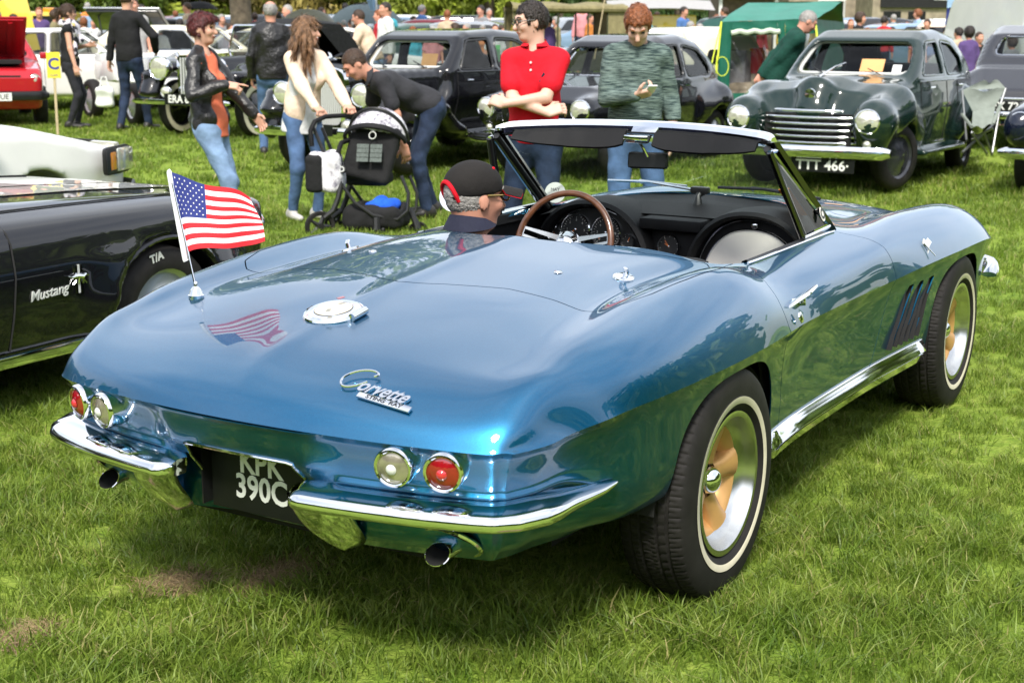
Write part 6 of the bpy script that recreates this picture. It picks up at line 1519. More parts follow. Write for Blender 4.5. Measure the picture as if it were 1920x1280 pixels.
# ---------------------------------------------------------------- black muscle car with white bonnet stripe (left foreground)
def build_muscle_car():
    r = car_base('black muscle coupe with white bonnet stripes beside the blue car', (-.30, 3.17, -.03), R(2.5)); r.scale = (1, 1, .955)
    low = [(-2.3, .5), (-2.2, .30), (2.0, .28), (2.12, .45), (2.18, .80), (2.02, .855), (1.4, .895), (.62, .925), (.45, .93), (-.9, .93), (-2.0, .90), (-2.35, .8)]
    cab = [(.20, .90), (-.45, 1.28), (-.7, 1.31), (-1.2, 1.29), (-1.75, .98), (-1.9, .88), (0, .85)]
    b = Body(low, cab, [(0, .80), (.30, .855), (.50, .890), (.66, .898), (.80, .865), (.86, .82), (.905, .70), (.95, .60), (1.31, .55)], (.10, .06, 3.0), .020, .07); o = b.o
    for s in (1, -1):
        o.cap((1.75, s*.86, .46), (1.0, s*.86, .46), .10, .10, .10, sc=(1, .5, 1))
        for x in (1.35, -1.38): o.cap((x, s*.62, .345), (x, s*1.1, .345), .365, .365, .015, 's')
    o.box((.50, 0, .925), (.42, .26, .055), .045, k=.06)
    b.hollow(.06, .6); sw1 = rounded([(.02, .95), (-.42, 1.24), (-.85, 1.24), (-.85, .95)], .04); sw2 = rounded([(-.92, .95), (-.92, 1.23), (-1.2, 1.2), (-1.45, .97)], .04)
    for w in (sw1, sw2): b.side_window(w)
    wsP = rounded([(-.62, .95), (.62, .95), (.50, 1.24), (-.50, 1.24)], .06); b.end_window(wsP, True, -.3); b.end_window(wsP, False, -1.3); o.build('body', M_PBLACK, r, 2)
    for w in (sw1, sw2): b.pane_side(r, w, M_CHROME, .008)
    b.pane_end(r, wsP, True, .1, M_CHROME); b.pane_end(r, wsP, False, .05, M_CHROME, name='rear_window')
    def zs(x, y):
        j = int(round((y-o.lo[1])/o.h)); i = int(round((x-o.lo[0])/o.h)); c = o.d[i, j]; k = np.where(c < 0)[0]
        if len(k) == 0: return .9
        k = k.max(); return float(o.ax[2][k]+o.h*c[k]/(c[k]-c[k+1]))
    for y0, y1 in ((.02, .36), (-.36, -.02)):
        P = []
        for x in np.linspace(.42, 2.08, 40): P.append([(x, y, zs(x, y)+.006) for y in np.linspace(y0, y1, 6)])
        g = G(); g.grid(np.array(P)); g.build('bonnet_stripe', M_PWHITE, r)
    sc_ = empty('bonnet_scoop'); sc_.parent = r; g = G(); P = []
    for x, z in ((-.02, .935), (.10, .975), (.55, .995), (.82, .99), (.86, .935)): P.append([(x, y, z-.05*max(0, (abs(y)-.20)/.08)**2) for y in np.linspace(-.28, .28, 15)])
    g.grid(np.array(P)); g.build('scoop_shell', mat('satin_grey_scoop', (.05, .052, .06), rough=.35, coat=.4), sc_); g = G(); g.box((.80, 0, .96), (.02, .44, .04)); g.build('scoop_mouth', M_DARK, sc_)
    S = -1
    def side(x, z): return S*(float(b.hw(x, z)))
    for X, Z0, Z1 in ((.42, .34, .92),):
        g = G(); g.tube([(X+.08*(z-.34), side(X, z)-.002, z) for z in np.linspace(Z0, Z1, 14)], .005, 4); g.build('door_seam', M_DARK, r)
    for s in (1, -1):
        g = G(); g.tube([(x, s*.70+0*x, zs(x, s*.70)+.004) for x in np.linspace(.45, 2.0, 20)], .004, 4); g.build('bonnet_seam', M_DARK, r); g = G(); g.box((0.0, s*.868, .30), (1.9, .02, .055), bev=.008); g.build('rocker_moulding', M_CHROME, r)
        g = G(); P = [(1.35+.395*math.cos(a), s*(float(b.hw(1.35, .6))+.004), .345+.365*math.sin(a)) for a in np.linspace(-.1, math.pi+.1, 24)]; g.tube(P, .012, 6); g.build('arch_lip', M_PBLACK, r)
        for x in (1.35, -1.38):
            w = wheel_small(r, (x, s*.76, .335), .335, .20, M_PSILVER)
            if x > 0 and s < 0: Mt = frame((0, -.103, .29), (1, 0, 0), (0, 0, 1)); text_obj('tyre_letters', 'T/A', .055, M_WHITETEXT, w, Matrix.Rotation(R(-12), 4, 'Y') @ Mt, .001, .002)
    g = G(); p0 = Vector((.52, -.72, zs(.52, -.72))); g.lathe([(0, .03), (.010, .026), (.006, .016), (.018, .012), (.020, 0)], 'Z', 16, c=p0); g.build('bonnet_pin', M_CHROME, r)
    # running horse on a three-bar emblem and script
    ex, ez = .78, .60; Mx = frame((ex, side(ex, ez)-.006, ez), (1, 0, 0), (0, 0, 1)); e = empty('pony_badge'); e.parent = r; e.matrix_local = Mx
    for k in range(3): g = G(); g.box((-.013+.013*k, 0, 0), (.0115, .125, .006)); g.build('bar', (M_CHROME, M_SILVERTEXT, M_CHROME)[k], e)
    g = G(); g.tube([(-.042, .012, .006), (-.015, .016, .007), (.018, .010, .007), (.036, .018, .006)], [.004, .011, .010, .006], 8); g.tube([(.034, .018, .006), (.052, .010, .006)], [.006, .004], 6); g.tube([(-.04, .012, .006), (-.062, .020, .006)], [.004, .002], 6)
    for a, c in ((-.012, -.035), (.0, -.004), (.016, .04), (.020, .022)): g.tube([(a, .008, .006), (c, -.022, .006)], [.005, .003], 6)
    g.build('running_horse', M_CHROME, e)
    e = empty('script_badge'); e.parent = r; e.matrix_local = frame((ex-.16, side(ex-.14, ez)-.004, ez-.035), (1, 0, .06), (0, 0, 1))
    text_obj('letters', 'Mustang', .062, M_SILVERTEXT, e, Matrix(((1, .32, 0, 0), (0, 1, 0, 0), (0, 0, 1, 0), (0, 0, 0, 1))), .002, .0006)  # silver colour paints a bright sheen onto the chrome script
    bumper_bar(r, 2.26, .86, .47, .10, .10, .03, M_CHROME); g = G(); g.box((2.17, 0, .66), (.04, 1.1, .20)); g.build('grille', M_DARK, r)
    for s in (1, -1): headlamp(r, (2.15, s*.70, .67), .085)
build_muscle_car()

def modern(label, loc, rz, m, low, cab, win, wsw, hw, wheels, taper=(.14, .10, 2.6), wr=.29, h=.03, trim=M_BLACK, front='lamps', txt=None, bonnet_up=None, amber=False, hollow=True, group=None, ptxt=None):
    r = car_base(label, loc, rz, group=group); b = Body(low, cab, hw, taper, h, .07); o = b.o; W = max(q[1] for q in hw)
    for x in wheels:
        for s in (1, -1): o.cap((x, s*(W-.30), wr), (x, s*(W+.3), wr), wr+.06, wr+.06, .01, 's')
    if hollow: b.hollow(.06, .6)
    for w in win: b.side_window(w)
    fw_, rw_ = wsw; xm = sum(p[0] for p in cab)/len(cab); b.end_window(fw_, True, xm+.2); b.end_window(rw_, False, xm-.2); o.build('body', m, r, 2)
    for w in win: b.pane_side(r, w, trim, .011)
    b.pane_end(r, fw_, True, .08, trim, .012); b.pane_end(r, rw_, False, .05, trim, .012, name='rear_window'); x1, x0 = b.x1, b.x0
    interior(r, b, xm+.25, xm-.55, .66, .5, M_DARK)
    zf = max(p[1] for p in low)*.70
    for s in (1, -1):
        if front == 'round': headlamp(r, (x1-.04, s*(W-.22), zf), .085)
        else:
            g = G(); g.box((x1-.06-.01, s*(W-.30), zf), (.06, .26, .13), bev=.02); g.build('headlamp', M_LAMPGLASS, r)
        if amber: g = G(); g.box((x1-.13, s*(W-.105), zf), (.16, .10, .13), bev=.02); g.build('indicator', M_AMBER, r)
        g = G(); g.box((x0+.03, s*(W-.2), zf), (.05, .25, .12), bev=.01); g.build('tail_lamp', M_RED, r)
        for x in wheels: wheel_small(r, (x, s*(W-.10), wr), wr, .17, M_PSILVER)
        g = G(); xd = wheels[0]-.55; g.tube([(xd, s*(float(b.hw(xd, z))+.001), z) for z in np.linspace(.4, zf+.25, 6)], .004, 4); xd -= 1.0; g.tube([(xd, s*(float(b.hw(xd, z))+.001), z) for z in np.linspace(.4, zf+.25, 6)], .004, 4); g.build('door_seam', M_DARK, r)
        g = G(); g.box((xd+.12, s*(float(b.hw(xd, zf+.12))+.006), zf+.12), (.14, .02, .03), bev=.006); g.build('door_handle', M_BLACK, r)
        g = G(); g.box((wheels[0]-.62, s*(W+.08), zf+.32), (.08, .16, .10), bev=.03); g.build('door_mirror', m if trim is not M_CHROME else M_CHROME, r)
    g = G(); g.box((x1-.03, 0, zf), (.05, W*1.0, .13)); g.build('grille', M_DARK, r)
    bumper_bar(r, x1+.06, W-.02, .45, .13, .06, .03, trim if trim is not M_BLACK else M_BLACK, wrap=.10); bumper_bar(r, x0-.06, W-.02, .45, .13, .06, -.03, trim, wrap=.10)
    if ptxt: plate(r, ptxt, (x1+.10, 0, .44), .52, .11, (1, 0, 0), .10, M_WHITE, M_BLACK, .001)
    if bonnet_up is not None:
        ang, xh, zh, L, wd, mi = bonnet_up; T = Matrix.Translation((xh, 0, zh)) @ Matrix.Rotation(R(-ang), 4, 'Y'); bn = empty('raised_bonnet'); bn.parent = r
        g = G(); g.box(T @ Vector((L/2, 0, .012)), (L, wd, .02), bev=.008, M=T.to_3x3().to_4x4()); g.build('outer_skin', m, bn); g = G(); g.box(T @ Vector((L/2, 0, -.012)), (L*.94, wd*.92, .02), M=T.to_3x3().to_4x4())
        for y in (-.3, 0, .3): g.box(T @ Vector((L/2, y*wd, -.03)), (L*.85, .06, .03), M=T.to_3x3().to_4x4())
        g.build('inner_frame', mi, bn); g = G(); g.tube([(xh+L*.8*math.cos(R(ang)), -.4*wd, zh+L*.8*math.sin(R(ang))), (xh+L*.75, -.42*wd, zh-.05)], .008); g.build('stay', M_CHROME, bn)
        g = G(); g.box((xh+L*.5, 0, zh-.03), (L*.8, wd*.8, .05)); g.build('engine_bay', M_DARK, r)
    return r
HATCH_LOW = [(-1.75, .5), (-1.7, .25), (1.7, .25), (1.85, .45), (1.86, .70), (1.70, .82), (.75, .93), (-1.5, .95), (-1.75, .85)]
HATCH_CAB = [(.85, .92), (.25, 1.34), (.05, 1.38), (-.9, 1.36), (-1.25, 1.28), (-1.72, .90), (0, .85)]
HATCH_WIN = [rounded([(.62, .96), (.14, 1.30), (-.25, 1.30), (-.25, .95)], .04), rounded([(-.33, .95), (-.33, 1.30), (-.85, 1.28), (-1.25, .97)], .05)]
HATCH_WS = (rounded([(-.62, .97), (.62, .97), (.54, 1.30), (-.54, 1.30)], .05), rounded([(-.58, 1.0), (.58, 1.0), (.50, 1.25), (-.50, 1.25)], .05))
HATCH_HW = [(0, .70), (.3, .78), (.7, .81), (.93, .78), (1.38, .60)]
SED_LOW = [(-2.3, .5), (-2.2, .27), (2.05, .27), (2.25, .45), (2.27, .72), (2.1, .84), (.9, .97), (-1.4, .98), (-2.2, .92), (-2.32, .75)]
SED_CAB = [(.98, .96), (.42, 1.38), (.2, 1.43), (-.8, 1.42), (-1.1, 1.36), (-1.62, .95), (0, .9)]
SED_WIN = [rounded([(.74, 1.0), (.32, 1.34), (-.15, 1.35), (-.15, .99)], .04), rounded([(-.24, .99), (-.24, 1.35), (-.78, 1.34), (-1.20, 1.0)], .05)]
SED_WS = (rounded([(-.66, 1.01), (.66, 1.01), (.56, 1.35), (-.56, 1.35)], .05), rounded([(-.62, 1.02), (.62, 1.02), (.52, 1.32), (-.52, 1.32)], .05))
SED_HW = [(0, .76), (.3, .86), (.7, .89), (.97, .85), (1.43, .62)]
def gp(px, D, dz=0.0): p = at(px, 62, D); return (float(p[0]), float(p[1]), float(gz(p[0], p[1]))+dz)
CR = YAW-math.pi/2      # heading towards the right of the picture
# white car with an amber indicator, behind the muscle car
FLOW = [(-2.2, .5), (-2.1, .27), (1.9, .27), (2.12, .42), (2.14, .62), (1.98, .76), (1.2, .93), (.6, 1.02), (-1.4, 1.02), (-2.1, .95), (-2.25, .75)]
_w = modern('white car nose with a wraparound amber indicator, beyond the muscle car', (1.72, 6.22, 0), R(-1), M_PWHITE, FLOW, [(.75, 1.0), (.2, 1.40), (0, 1.45), (-.9, 1.43), (-1.5, 1.0), (0, .9)], [rounded([(.5, 1.05), (.12, 1.36), (-.3, 1.38), (-.3, 1.04)], .04), rounded([(-.4, 1.04), (-.4, 1.38), (-.85, 1.36), (-1.2, 1.05)], .05)],
       (rounded([(-.62, 1.06), (.62, 1.06), (.54, 1.38), (-.54, 1.38)], .05),)*2, [(0, .76), (.3, .85), (.62, .87), (.85, .83), (1.02, .78), (1.45, .60)], (1.28, -1.35), h=.022, taper=(.17, .10, 3.0))
for s in (-1,):
    T = Matrix.Translation((1.93, s*.775, .66)) @ Matrix.Rotation(R(64*s), 4, 'Z'); hl = empty('headlamp_unit'); hl.parent = _w; T = T @ Matrix.Translation((.035, 0, 0))
    g = G(); g.box(T @ Vector((0, .16, 0)), (.05, .30, .17), bev=.03, M=T.to_3x3().to_4x4()); g.build('lens', M_LAMPGLASS, hl); g = G(); g.box(T @ Vector((-.01, -.05, 0)), (.05, .15, .17), bev=.03, M=T.to_3x3().to_4x4()); g.build('indicator', M_AMBER, hl); g = G(); g.box(T @ Vector((-.012, .06, 0)), (.05, .44, .195), bev=.035, M=T.to_3x3().to_4x4()); g.build('surround', M_BLACK, hl)
# red hatchback with its bonnet up
modern('red hatchback with its bonnet propped open at the left edge', gp(-42, 21.5), YAW+math.pi+R(24), M_PRED, HATCH_LOW, HATCH_CAB, HATCH_WIN, HATCH_WS, HATCH_HW, (1.2, -1.1), front='round', ptxt='D631 DUE', bonnet_up=(38, .75, .94, .95, 1.15, M_PRED))
modern('white hatchback behind the woman with the patterned scarf', gp(135, 24.5), CR+R(8), M_PWHITE, HATCH_LOW, [(x*1.05-.1, z) for x, z in HATCH_CAB], HATCH_WIN, HATCH_WS, HATCH_HW, (1.2, -1.1), front='round')
modern('cream saloon with raised black-lined bonnet behind the red-haired woman', gp(345, 25.5), CR+R(-14), M_PCREAM, SED_LOW, SED_CAB, SED_WIN, SED_WS, SED_HW, (1.35, -1.35), trim=M_CHROME)
modern('pale cream coupe behind the man in the black leather jacket', gp(485, 27), CR+R(170), M_PCREAM, SED_LOW, [(x*.95, z*.96) for x, z in SED_CAB], [[(x*.95, z*.96) for x, z in w] for w in SED_WIN], tuple([(y, z*.96) for y, z in w] for w in SED_WS), SED_HW, (1.35, -1.35), trim=M_CHROME)
modern('small white hatchback beyond the black soft-top roof', gp(650, 27.5), CR+R(4), M_PWHITE, HATCH_LOW, HATCH_CAB, HATCH_WIN, HATCH_WS, HATCH_HW, (1.2, -1.1), front='round')
# black roadster with chrome radiator and whitewall tyres
def build_roadster():
    r = car_base('black vintage tourer with chrome headlamps and raised black hood', (12.3, 11.2, float(gz(12, 11.7))), math.pi+R(4))
    low = [(-2.0, .5), (-1.8, .36), (1.4, .36), (1.75, .5), (1.80, 1.02), (.5, 1.08), (.4, 1.02), (-1.2, .98), (-1.9, .85)]
    b = Body(low, [], [(0, .40), (.5, .50), (.8, .55), (1.08, .44)], (.48, .2, 1.8), .026, .08); o = b.o
    for s in (1, -1):
        pts = [(1.95, .55), (1.82, .80), (1.5, .90), (1.15, .84), (.8, .62), (.45, .40), (-.6, .36)]
        for p, q in zip(pts, pts[1:]): o.cap((p[0], s*.66, p[1]), (q[0], s*.66, q[1]), .14, .14, .05, sc=(1, 1.15, .38))
        pts = [(-.6, .40), (-.95, .72), (-1.35, .85), (-1.7, .74), (-1.95, .45)]
        for p, q in zip(pts, pts[1:]): o.cap((p[0], s*.64, p[1]), (q[0], s*.64, q[1]), .15, .15, .05, sc=(1, 1.1, .42))
        for x in (1.42, -1.3): o.cap((x, s*.45, .36), (x, s*.95, .36), .40, .40, .01, 's')
    o.box((-.35, 0, 1.0), (.75, .42, .30), .05, None, .02, 's'); o.build('body', M_PBLACK, r, 2)
    rd = empty('radiator'); rd.parent = r; g = G(); P = rounded([(-.24, .5), (.24, .5), (.25, 1.05), (-.25, 1.05)], .08); g.prism([(1.80, y, z) for y, z in P], (0, 0, 0), (.07, 0, 0)); g.build('shell', M_CHROME, rd, True, 40)
    for k in range(9): g = G(); g.box((1.878, -.18+.045*k, .78), (.012, .014, .48)); g.build('slat', M_SILVERTEXT, rd, False)
    for s in (1, -1): headlamp(r, (1.98, s*.46, .88), .155, bowl=M_CHROME); headlamp(r, (2.05, s*.30, .58), .075, bowl=M_CHROME, nm='spot_lamp')
    bumper_bar(r, 2.2, .80, .46, .07, .08, .02, M_CHROME); plate(r, 'ERA 804', (2.22, .12, .50), .60, .14, (1, 0, 0), .135, bold=.003)
    for x in (1.42, -1.3):
        for s in (1, -1): wheel_small(r, (x, s*.64, .36), .36, .13, M_PBLACK, 'white')
    wP = rounded([(-.55, 1.06), (.55, 1.06), (.52, 1.44), (-.52, 1.44)], .05); w = empty('windscreen'); w.parent = r
    g = G(); g.ring([(.40-.25*(z-1.06), y, z) for y, z in wP], .018); g.build('frame', M_CHROME, w); g = G(); g.add([(.40-.25*(z-1.06), y, z) for y, z in wP], [tuple(range(len(wP)))]); g.build('pane', M_CARGLASS, w, False)
    g = G(); P = []
    for x, z, hwid in ((.32, 1.46, .52), (-.2, 1.54, .56), (-.75, 1.52, .57), (-1.15, 1.28, .56), (-1.4, .98, .55)): P.append([(x, y, z-.06*abs(y/hwid)**3-(.0 if abs(y) < hwid else .0)) for y in np.linspace(-hwid, hwid, 13)])
    g.grid(np.array(P)); g.grid(np.array([[(x, s*hwid, z-.06), (x-.02, s*hwid, max(.95, z-.5 if x < -.5 else z-.12))] for s in (1,) for x, z, hwid in ((.32, 1.46, .52), (-.2, 1.54, .56), (-.75, 1.52, .57), (-1.15, 1.28, .56), (-1.4, .98, .55))])); g.grid(np.array([[(x, s*hwid, z-.06), (x-.02, s*hwid, max(.95, z-.5 if x < -.5 else z-.12))] for s in (-1,) for x, z, hwid in ((.32, 1.46, .52), (-.2, 1.54, .56), (-.75, 1.52, .57), (-1.15, 1.28, .56), (-1.4, .98, .55))]))
    g.build('soft_top', cloth('black_canvas', (.010, .010, .011)), r); g = G(); g.box((.30, .25, 1.16), (.004, .24, .16), M=Matrix.Rotation(R(-14), 4, 'Y')); g.build('orange_notice', M_PAPER, r); g = G(); g.box((.50, .60, 1.16), (.10, .07, .14), bev=.02); g.build('trafficator', M_AMBER, r)
build_roadster()
def build_special():
    """open-engined white special in front of the tourer"""
    r = car_base('white kit special with an exposed engine behind the black pullover man', gp(285, 21.6), YAW+math.pi+R(35)); g = G()
    for y in (-.38, .38): g.tube([(-1.2, y, .62), (.9, y*.8, .60), (1.25, y*.6, .60)], .035)
    g.box((.1, 0, .62), (1.5, .60, .10), bev=.03); g.build('frame', M_WHITE, r); g = G(); g.box((.25, 0, .82), (.55, .34, .30), bev=.03); g.tube([(.0, .25, .95), (.25, .28, 1.02), (.6, .2, .9)], .035); g.box((.62, 0, .78), (.06, .5, .34), bev=.01); g.build('engine', M_PSILVER, r)
    g = G(); g.box((.66, 0, .80), (.02, .42, .22)); g.build('radiator', M_DARK, r); g = G(); g.box((-.95, 0, .80), (.9, .95, .45), bev=.12); g.build('tub', M_PWHITE, r)
    for x in (.85, -1.0):
        for s in (1, -1): wheel_small(r, (x, s*.62, .31), .31, .17, M_PSILVER)
build_special()

# army truck with canvas tilt, caravan, vans
def build_truck():
    r = car_base('olive green army truck with a rolled canvas tilt', gp(1085, 29), CR+R(6), 'truck', 'army_truck'); r.scale = (.60, .9, .86); cv = cloth('olive_canvas', (.22, .19, .095), .2, 6); g = G(); P = []
    for x in np.linspace(-2.4, 1.4, 14):
        sag = .03*math.sin(x*4.2); P.append([(x, y, 2.17+sag-.10*abs(y/.95)**3) for y in np.linspace(-.95, .95, 9)])
    g.grid(np.array(P)); g.build('canvas_roof', cv, r); g = G()
    for s in (1, -1):
        for x0, x1 in ((-2.4, -1.35), (.75, 1.4)): g.grid(np.array([[(x, s*.955, z) for z in np.linspace(1.05, 2.09, 4)] for x in np.linspace(x0, x1, 5)]))
        g.tube([(x, s*.97, 2.02) for x in np.linspace(-2.4, 1.4, 6)], .08, 8)
    g.build('canvas_side', cv, r); M_OLIVE = mat('olive_paint', (.055, .06, .028), rough=.6, var=.15); g = G(); g.box((-.5, 0, .85), (3.9, 1.9, .45), bev=.03); g.box((1.9, 0, .95), (1.1, 1.7, .65), bev=.06); g.build('body', M_OLIVE, r)
    for x in (-2.35, -.9, .1, .75): 
        for s in (1, -1): g = G(); g.tube([(x, s*.93, 1.05), (x, s*.93, 2.1)], .03); g.build('hoop', M_OLIVE, r)
    for x in (1.75, -1.7):
        for s in (1, -1): wheel_small(r, (x, s*.75, .45), .45, .24, M_OLIVE)
    g = G(); g.tube([(.3, -1.05, .9), (.62, -1.02, 2.25)], .022); g.build('pole', mat('pale_timber', (.5, .40, .24), rough=.7, var=.15), r)
build_truck()
def build_caravan():
    r = car_base('cream rounded van roof rising behind the small black saloon and the tent', gp(1292, 21.5), YAW+R(8), 'van', 'cream_van'); r.scale = (.85, .72, .77); low = [(-2.2, .45), (2.1, .45), (2.2, 1.0), (2.0, 1.45), (1.75, 1.78), (1.2, 1.90), (-1.7, 1.90), (-2.1, 1.75), (-2.25, 1.3)]
    b = Body(low, [], [(0, .84), (.9, .90), (1.5, .84), (1.92, .62)], (.12, .08, 3), .035, .16); o = b.o
    for x in (1.35, -1.35): 
        for s in (1, -1): o.cap((x, s*.55, .33), (x, s*1.1, .33), .38, .38, .01, 's')
    o.build('body', M_PCREAM, r, 2)
    for s in (1, -1):
        for x in (1.35, -1.35): wheel_small(r, (x, s*.78, .33), .33, .18, M_PSILVER)
        w = empty('window'); w.parent = r; g = G(); g.add([(x, s*.845, z) for x, z in rounded([(-1.4, 1.25), (-.2, 1.25), (-.2, 1.6), (-1.4, 1.6)], .1)], [tuple(range(20))]); g.build('pane', M_SMOKE, w, False)
    g = G(); g.add([(-2.262+.0*z, y, z) for y, z in rounded([(-.35, 1.25), (.35, 1.25), (.32, 1.5), (-.32, 1.5)], .08)], [tuple(range(20))]); g.build('rear_window', M_SMOKE, r, False)
build_caravan()
def build_icecream_van():
    r = car_base('white ice cream van with round stickers on its rear window', gp(1915, 25.5), YAW+R(6), 'van', 'ice_cream_van'); low = [(-2.0, .4), (2.0, .4), (2.2, .9), (1.5, 1.1), (1.2, 1.95), (.9, 2.12), (-1.8, 2.12), (-2.0, 2.0)]
    b = Body(low, [], [(0, .88), (1.2, .92), (2.12, .84)], (.06, .02, 3), .04, .10); o = b.o
    for x in (1.3, -1.2): 
        for s in (1, -1): o.cap((x, s*.6, .34), (x, s*1.1, .34), .40, .40, .01, 's')
    o.build('body', M_PWHITE, r, 2); g = G(); g.box((-2.01, 0, 1.93), (.05, 1.70, .26), bev=.02); g.box((0, 0, 2.16), (3.6, 1.5, .10), bev=.04); g.build('roof_sign', M_PWHITE, r)
    text_obj('sign_letters', 'Mr WHIPPY', .17, M_REDTRIM, r, frame((-2.04, 0, 1.93), (0, -1, 0), (0, 0, 1)), .003, .004)
    w = empty('rear_window'); w.parent = r; P = rounded([(-.72, 1.25), (.72, 1.25), (.68, 1.75), (-.68, 1.75)], .1); g = G(); g.add([(-2.012, y, z) for y, z in P], [tuple(range(len(P)))]); g.build('pane', M_SMOKE, w, False); g = G(); g.ring([(-2.014, y, z) for y, z in P], .018); g.build('seal', M_BLACK, w)
    for y, z, m_ in ((.5, 1.62, M_RED), (.18, 1.62, M_CREAMVINYL), (-.15, 1.62, M_REDTRIM), (.42, 1.40, M_WHITE), (.1, 1.42, M_REDTRIM), (-.4, 1.45, M_AMBER)): g = G(); g.lathe([(0, .003), (.085, .002)], 'X', 16, c=(-2.018, y, z), M=Matrix.Scale(-1, 4, (1, 0, 0))); g.build('sticker', m_, r)
    for z, m_ in ((1.05, M_FBLUE), (.90, M_AMBER), (.72, M_REDTRIM)): g = G(); g.box((-2.015, 0, z), (.012, 1.72, .10)); g.build('stripe', m_, r)
    for x in (1.3, -1.2):
        for s in (1, -1): wheel_small(r, (x, s*.78, .34), .34, .18, M_PSILVER)
build_icecream_van()
def build_yellow_truck():
    r = car_base('yellow recovery truck with a beacon bar on the skyline at the left', gp(75, 34), CR, 'truck', 'recovery_truck'); r.scale = (.62, .62, .80); g = G(); g.box((.6, 0, 1.35), (1.6, 1.7, 1.2), bev=.12); g.box((-1.4, 0, .75), (3.0, 1.8, .25), bev=.03); g.build('body', M_PYEL, r)
    g = G(); g.box((.6, 0, 2.0), (.4, 1.5, .12), bev=.03); g.build('beacon_bar', M_AMBER, r); g = G(); g.box((.6, -.86, 1.6), (1.1, .02, .45)); g.box((.6, .86, 1.6), (1.1, .02, .45)); g.build('side_window', M_SMOKE, r)
    for x in (.9, -1.9):
        for s in (1, -1): wheel_small(r, (x, s*.8, .4), .4, .22, M_PSILVER)
build_yellow_truck()
# rows of cars further back: two bodies, copied
def far_car(kind):
    low, cab, hw = (SED_LOW, SED_CAB, SED_HW) if kind else (HATCH_LOW, HATCH_CAB, HATCH_HW); r = car_base('x', (0, 0, 0), 0); b = Body(low, cab, hw, (.14, .10, 2.6), .06, .08); o = b.o; o.build('body', M_PSILVER, r, 2)
    for s in (1, -1):
        for w in (SED_WIN if kind else HATCH_WIN): g = G(); g.add([(x, s*(float(b.hw(x, z))+.012), z) for x, z in w], [tuple(range(len(w)))]); g.build('side_window', M_SMOKE, r, False)
        for x in ((1.35, -1.35) if kind else (1.2, -1.1)): g = G(); g.lathe([(0, -.09), (.30, -.09), (.30, .09), (0, .09)], 'Y', 16, c=(x, s*(.78 if kind else .70), .30)); g.build('wheel', M_RUBBER, r, True, 40)
    for nm, w, fr in (('windscreen', (SED_WS if kind else HATCH_WS)[0], True), ('rear_window', (SED_WS if kind else HATCH_WS)[1], False)):
        P = [(b.xsurf(z, fr)+(.02 if fr else -.02), y, z) for y, z in w]; g = G(); g.add(P, [tuple(range(len(P)))]); g.build(nm, M_SMOKE, r, False)
    return r
FAR = [far_car(0), far_car(1)]
spec = [(590, 36, 1, 20, M_PGREY, 'dark grey car'), (770, 33, 0, 60, M_PDG, 'green hatchback'), (835, 35, 1, 10, M_PMAR, 'maroon car'), (905, 33, 1, -10, M_PSILVER, 'silver car'), (955, 38, 0, 80, M_PGREY, 'grey hatchback'),
        (735, 38, 1, 40, M_PBLUE, 'pale blue car'), (665, 40, 1, 0, M_PSILVER, 'silver car'), (300, 34, 1, 30, M_PGREY, 'dark grey car'), (400, 37, 1, 70, M_PBLUE, 'pale blue car'), (250, 39, 0, 10, M_PSILVER, 'silver hatchback'),
        (180, 36, 1, 20, M_PBLUE, 'pale blue car'), (880, 42, 1, 0, M_PBLACK, 'black car'), (545, 42, 1, 15, M_PBLUE, 'pale blue car'), (1720, 34, 1, 20, M_PBLUE, 'pale blue car'), (1800, 40, 0, 30, M_PSILVER, 'silver hatchback'), (1640, 42, 1, 160, M_PGREY, 'grey car')]
near = ['beyond the big umbrella', 'right of the grey dome tent', 'above the vintage saloon roof', 'left of the red polo shirt', 'under the trees behind the red polo shirt', 'left of the small flag on a pole', 'beyond the white hatchback', 'behind the grey T-shirt man', 'behind the tree trunk', 'between the raised bonnet and the hedge', 'behind the dark ponytail', 'furthest back left of the army truck', 'far back near the yellow car', 'behind the green saloon', 'far back near the ice cream van', 'far back beside the stone house']
# ---------------------------------------------------------------- the people of the photograph
H_BROWN = mat('brown_hair', (.055, .028, .014), rough=.45, var=.4, vscale=60, bump=.6, bscale=90); H_DARK = mat('dark_hair', (.022, .014, .010), rough=.45, var=.4, vscale=60, bump=.6, bscale=90); H_RED = mat('dyed_red_hair', (.085, .010, .009), rough=.38, var=.5, vscale=60, bump=.6, bscale=90)
H_GINGER = mat('ginger_hair', (.24, .075, .022), rough=.45, var=.35, vscale=60, bump=.6, bscale=90); H_GREY = mat('grey_hair', (.34, .32, .30), rough=.6, var=.3, vscale=60, bump=.5, bscale=90); H_LONG = mat('long_wavy_brown_hair', (.20, .105, .050), rough=.42, var=.6, vscale=30, bump=.8, bscale=70)
C_BLACK = cloth('black_knit', (.012, .012, .013)); C_LEATHER = mat('black_leather', (.014, .013, .013), rough=.38, var=.3, bump=.7, bscale=22); C_CORAL = cloth('coral_jersey', (.72, .17, .085), .08); C_PEACH = cloth('peach_jacket_cloth', (.80, .62, .47), .06, bs=18); C_WHITE = cloth('white_blouse_cloth', (.70, .70, .70), .05)
C_CHAR = cloth('charcoal_polo', (.028, .028, .032), .12); C_REDP = cloth('bright_red_polo', (.62, .006, .018), .05, bump=.4); C_GREYT = cloth('grey_marl', (.36, .35, .34), .06); C_FLEECE = cloth('green_fleece', (.006, .050, .034), .15, bs=40); C_NAVY = cloth('navy_cotton', (.020, .022, .042), .12)
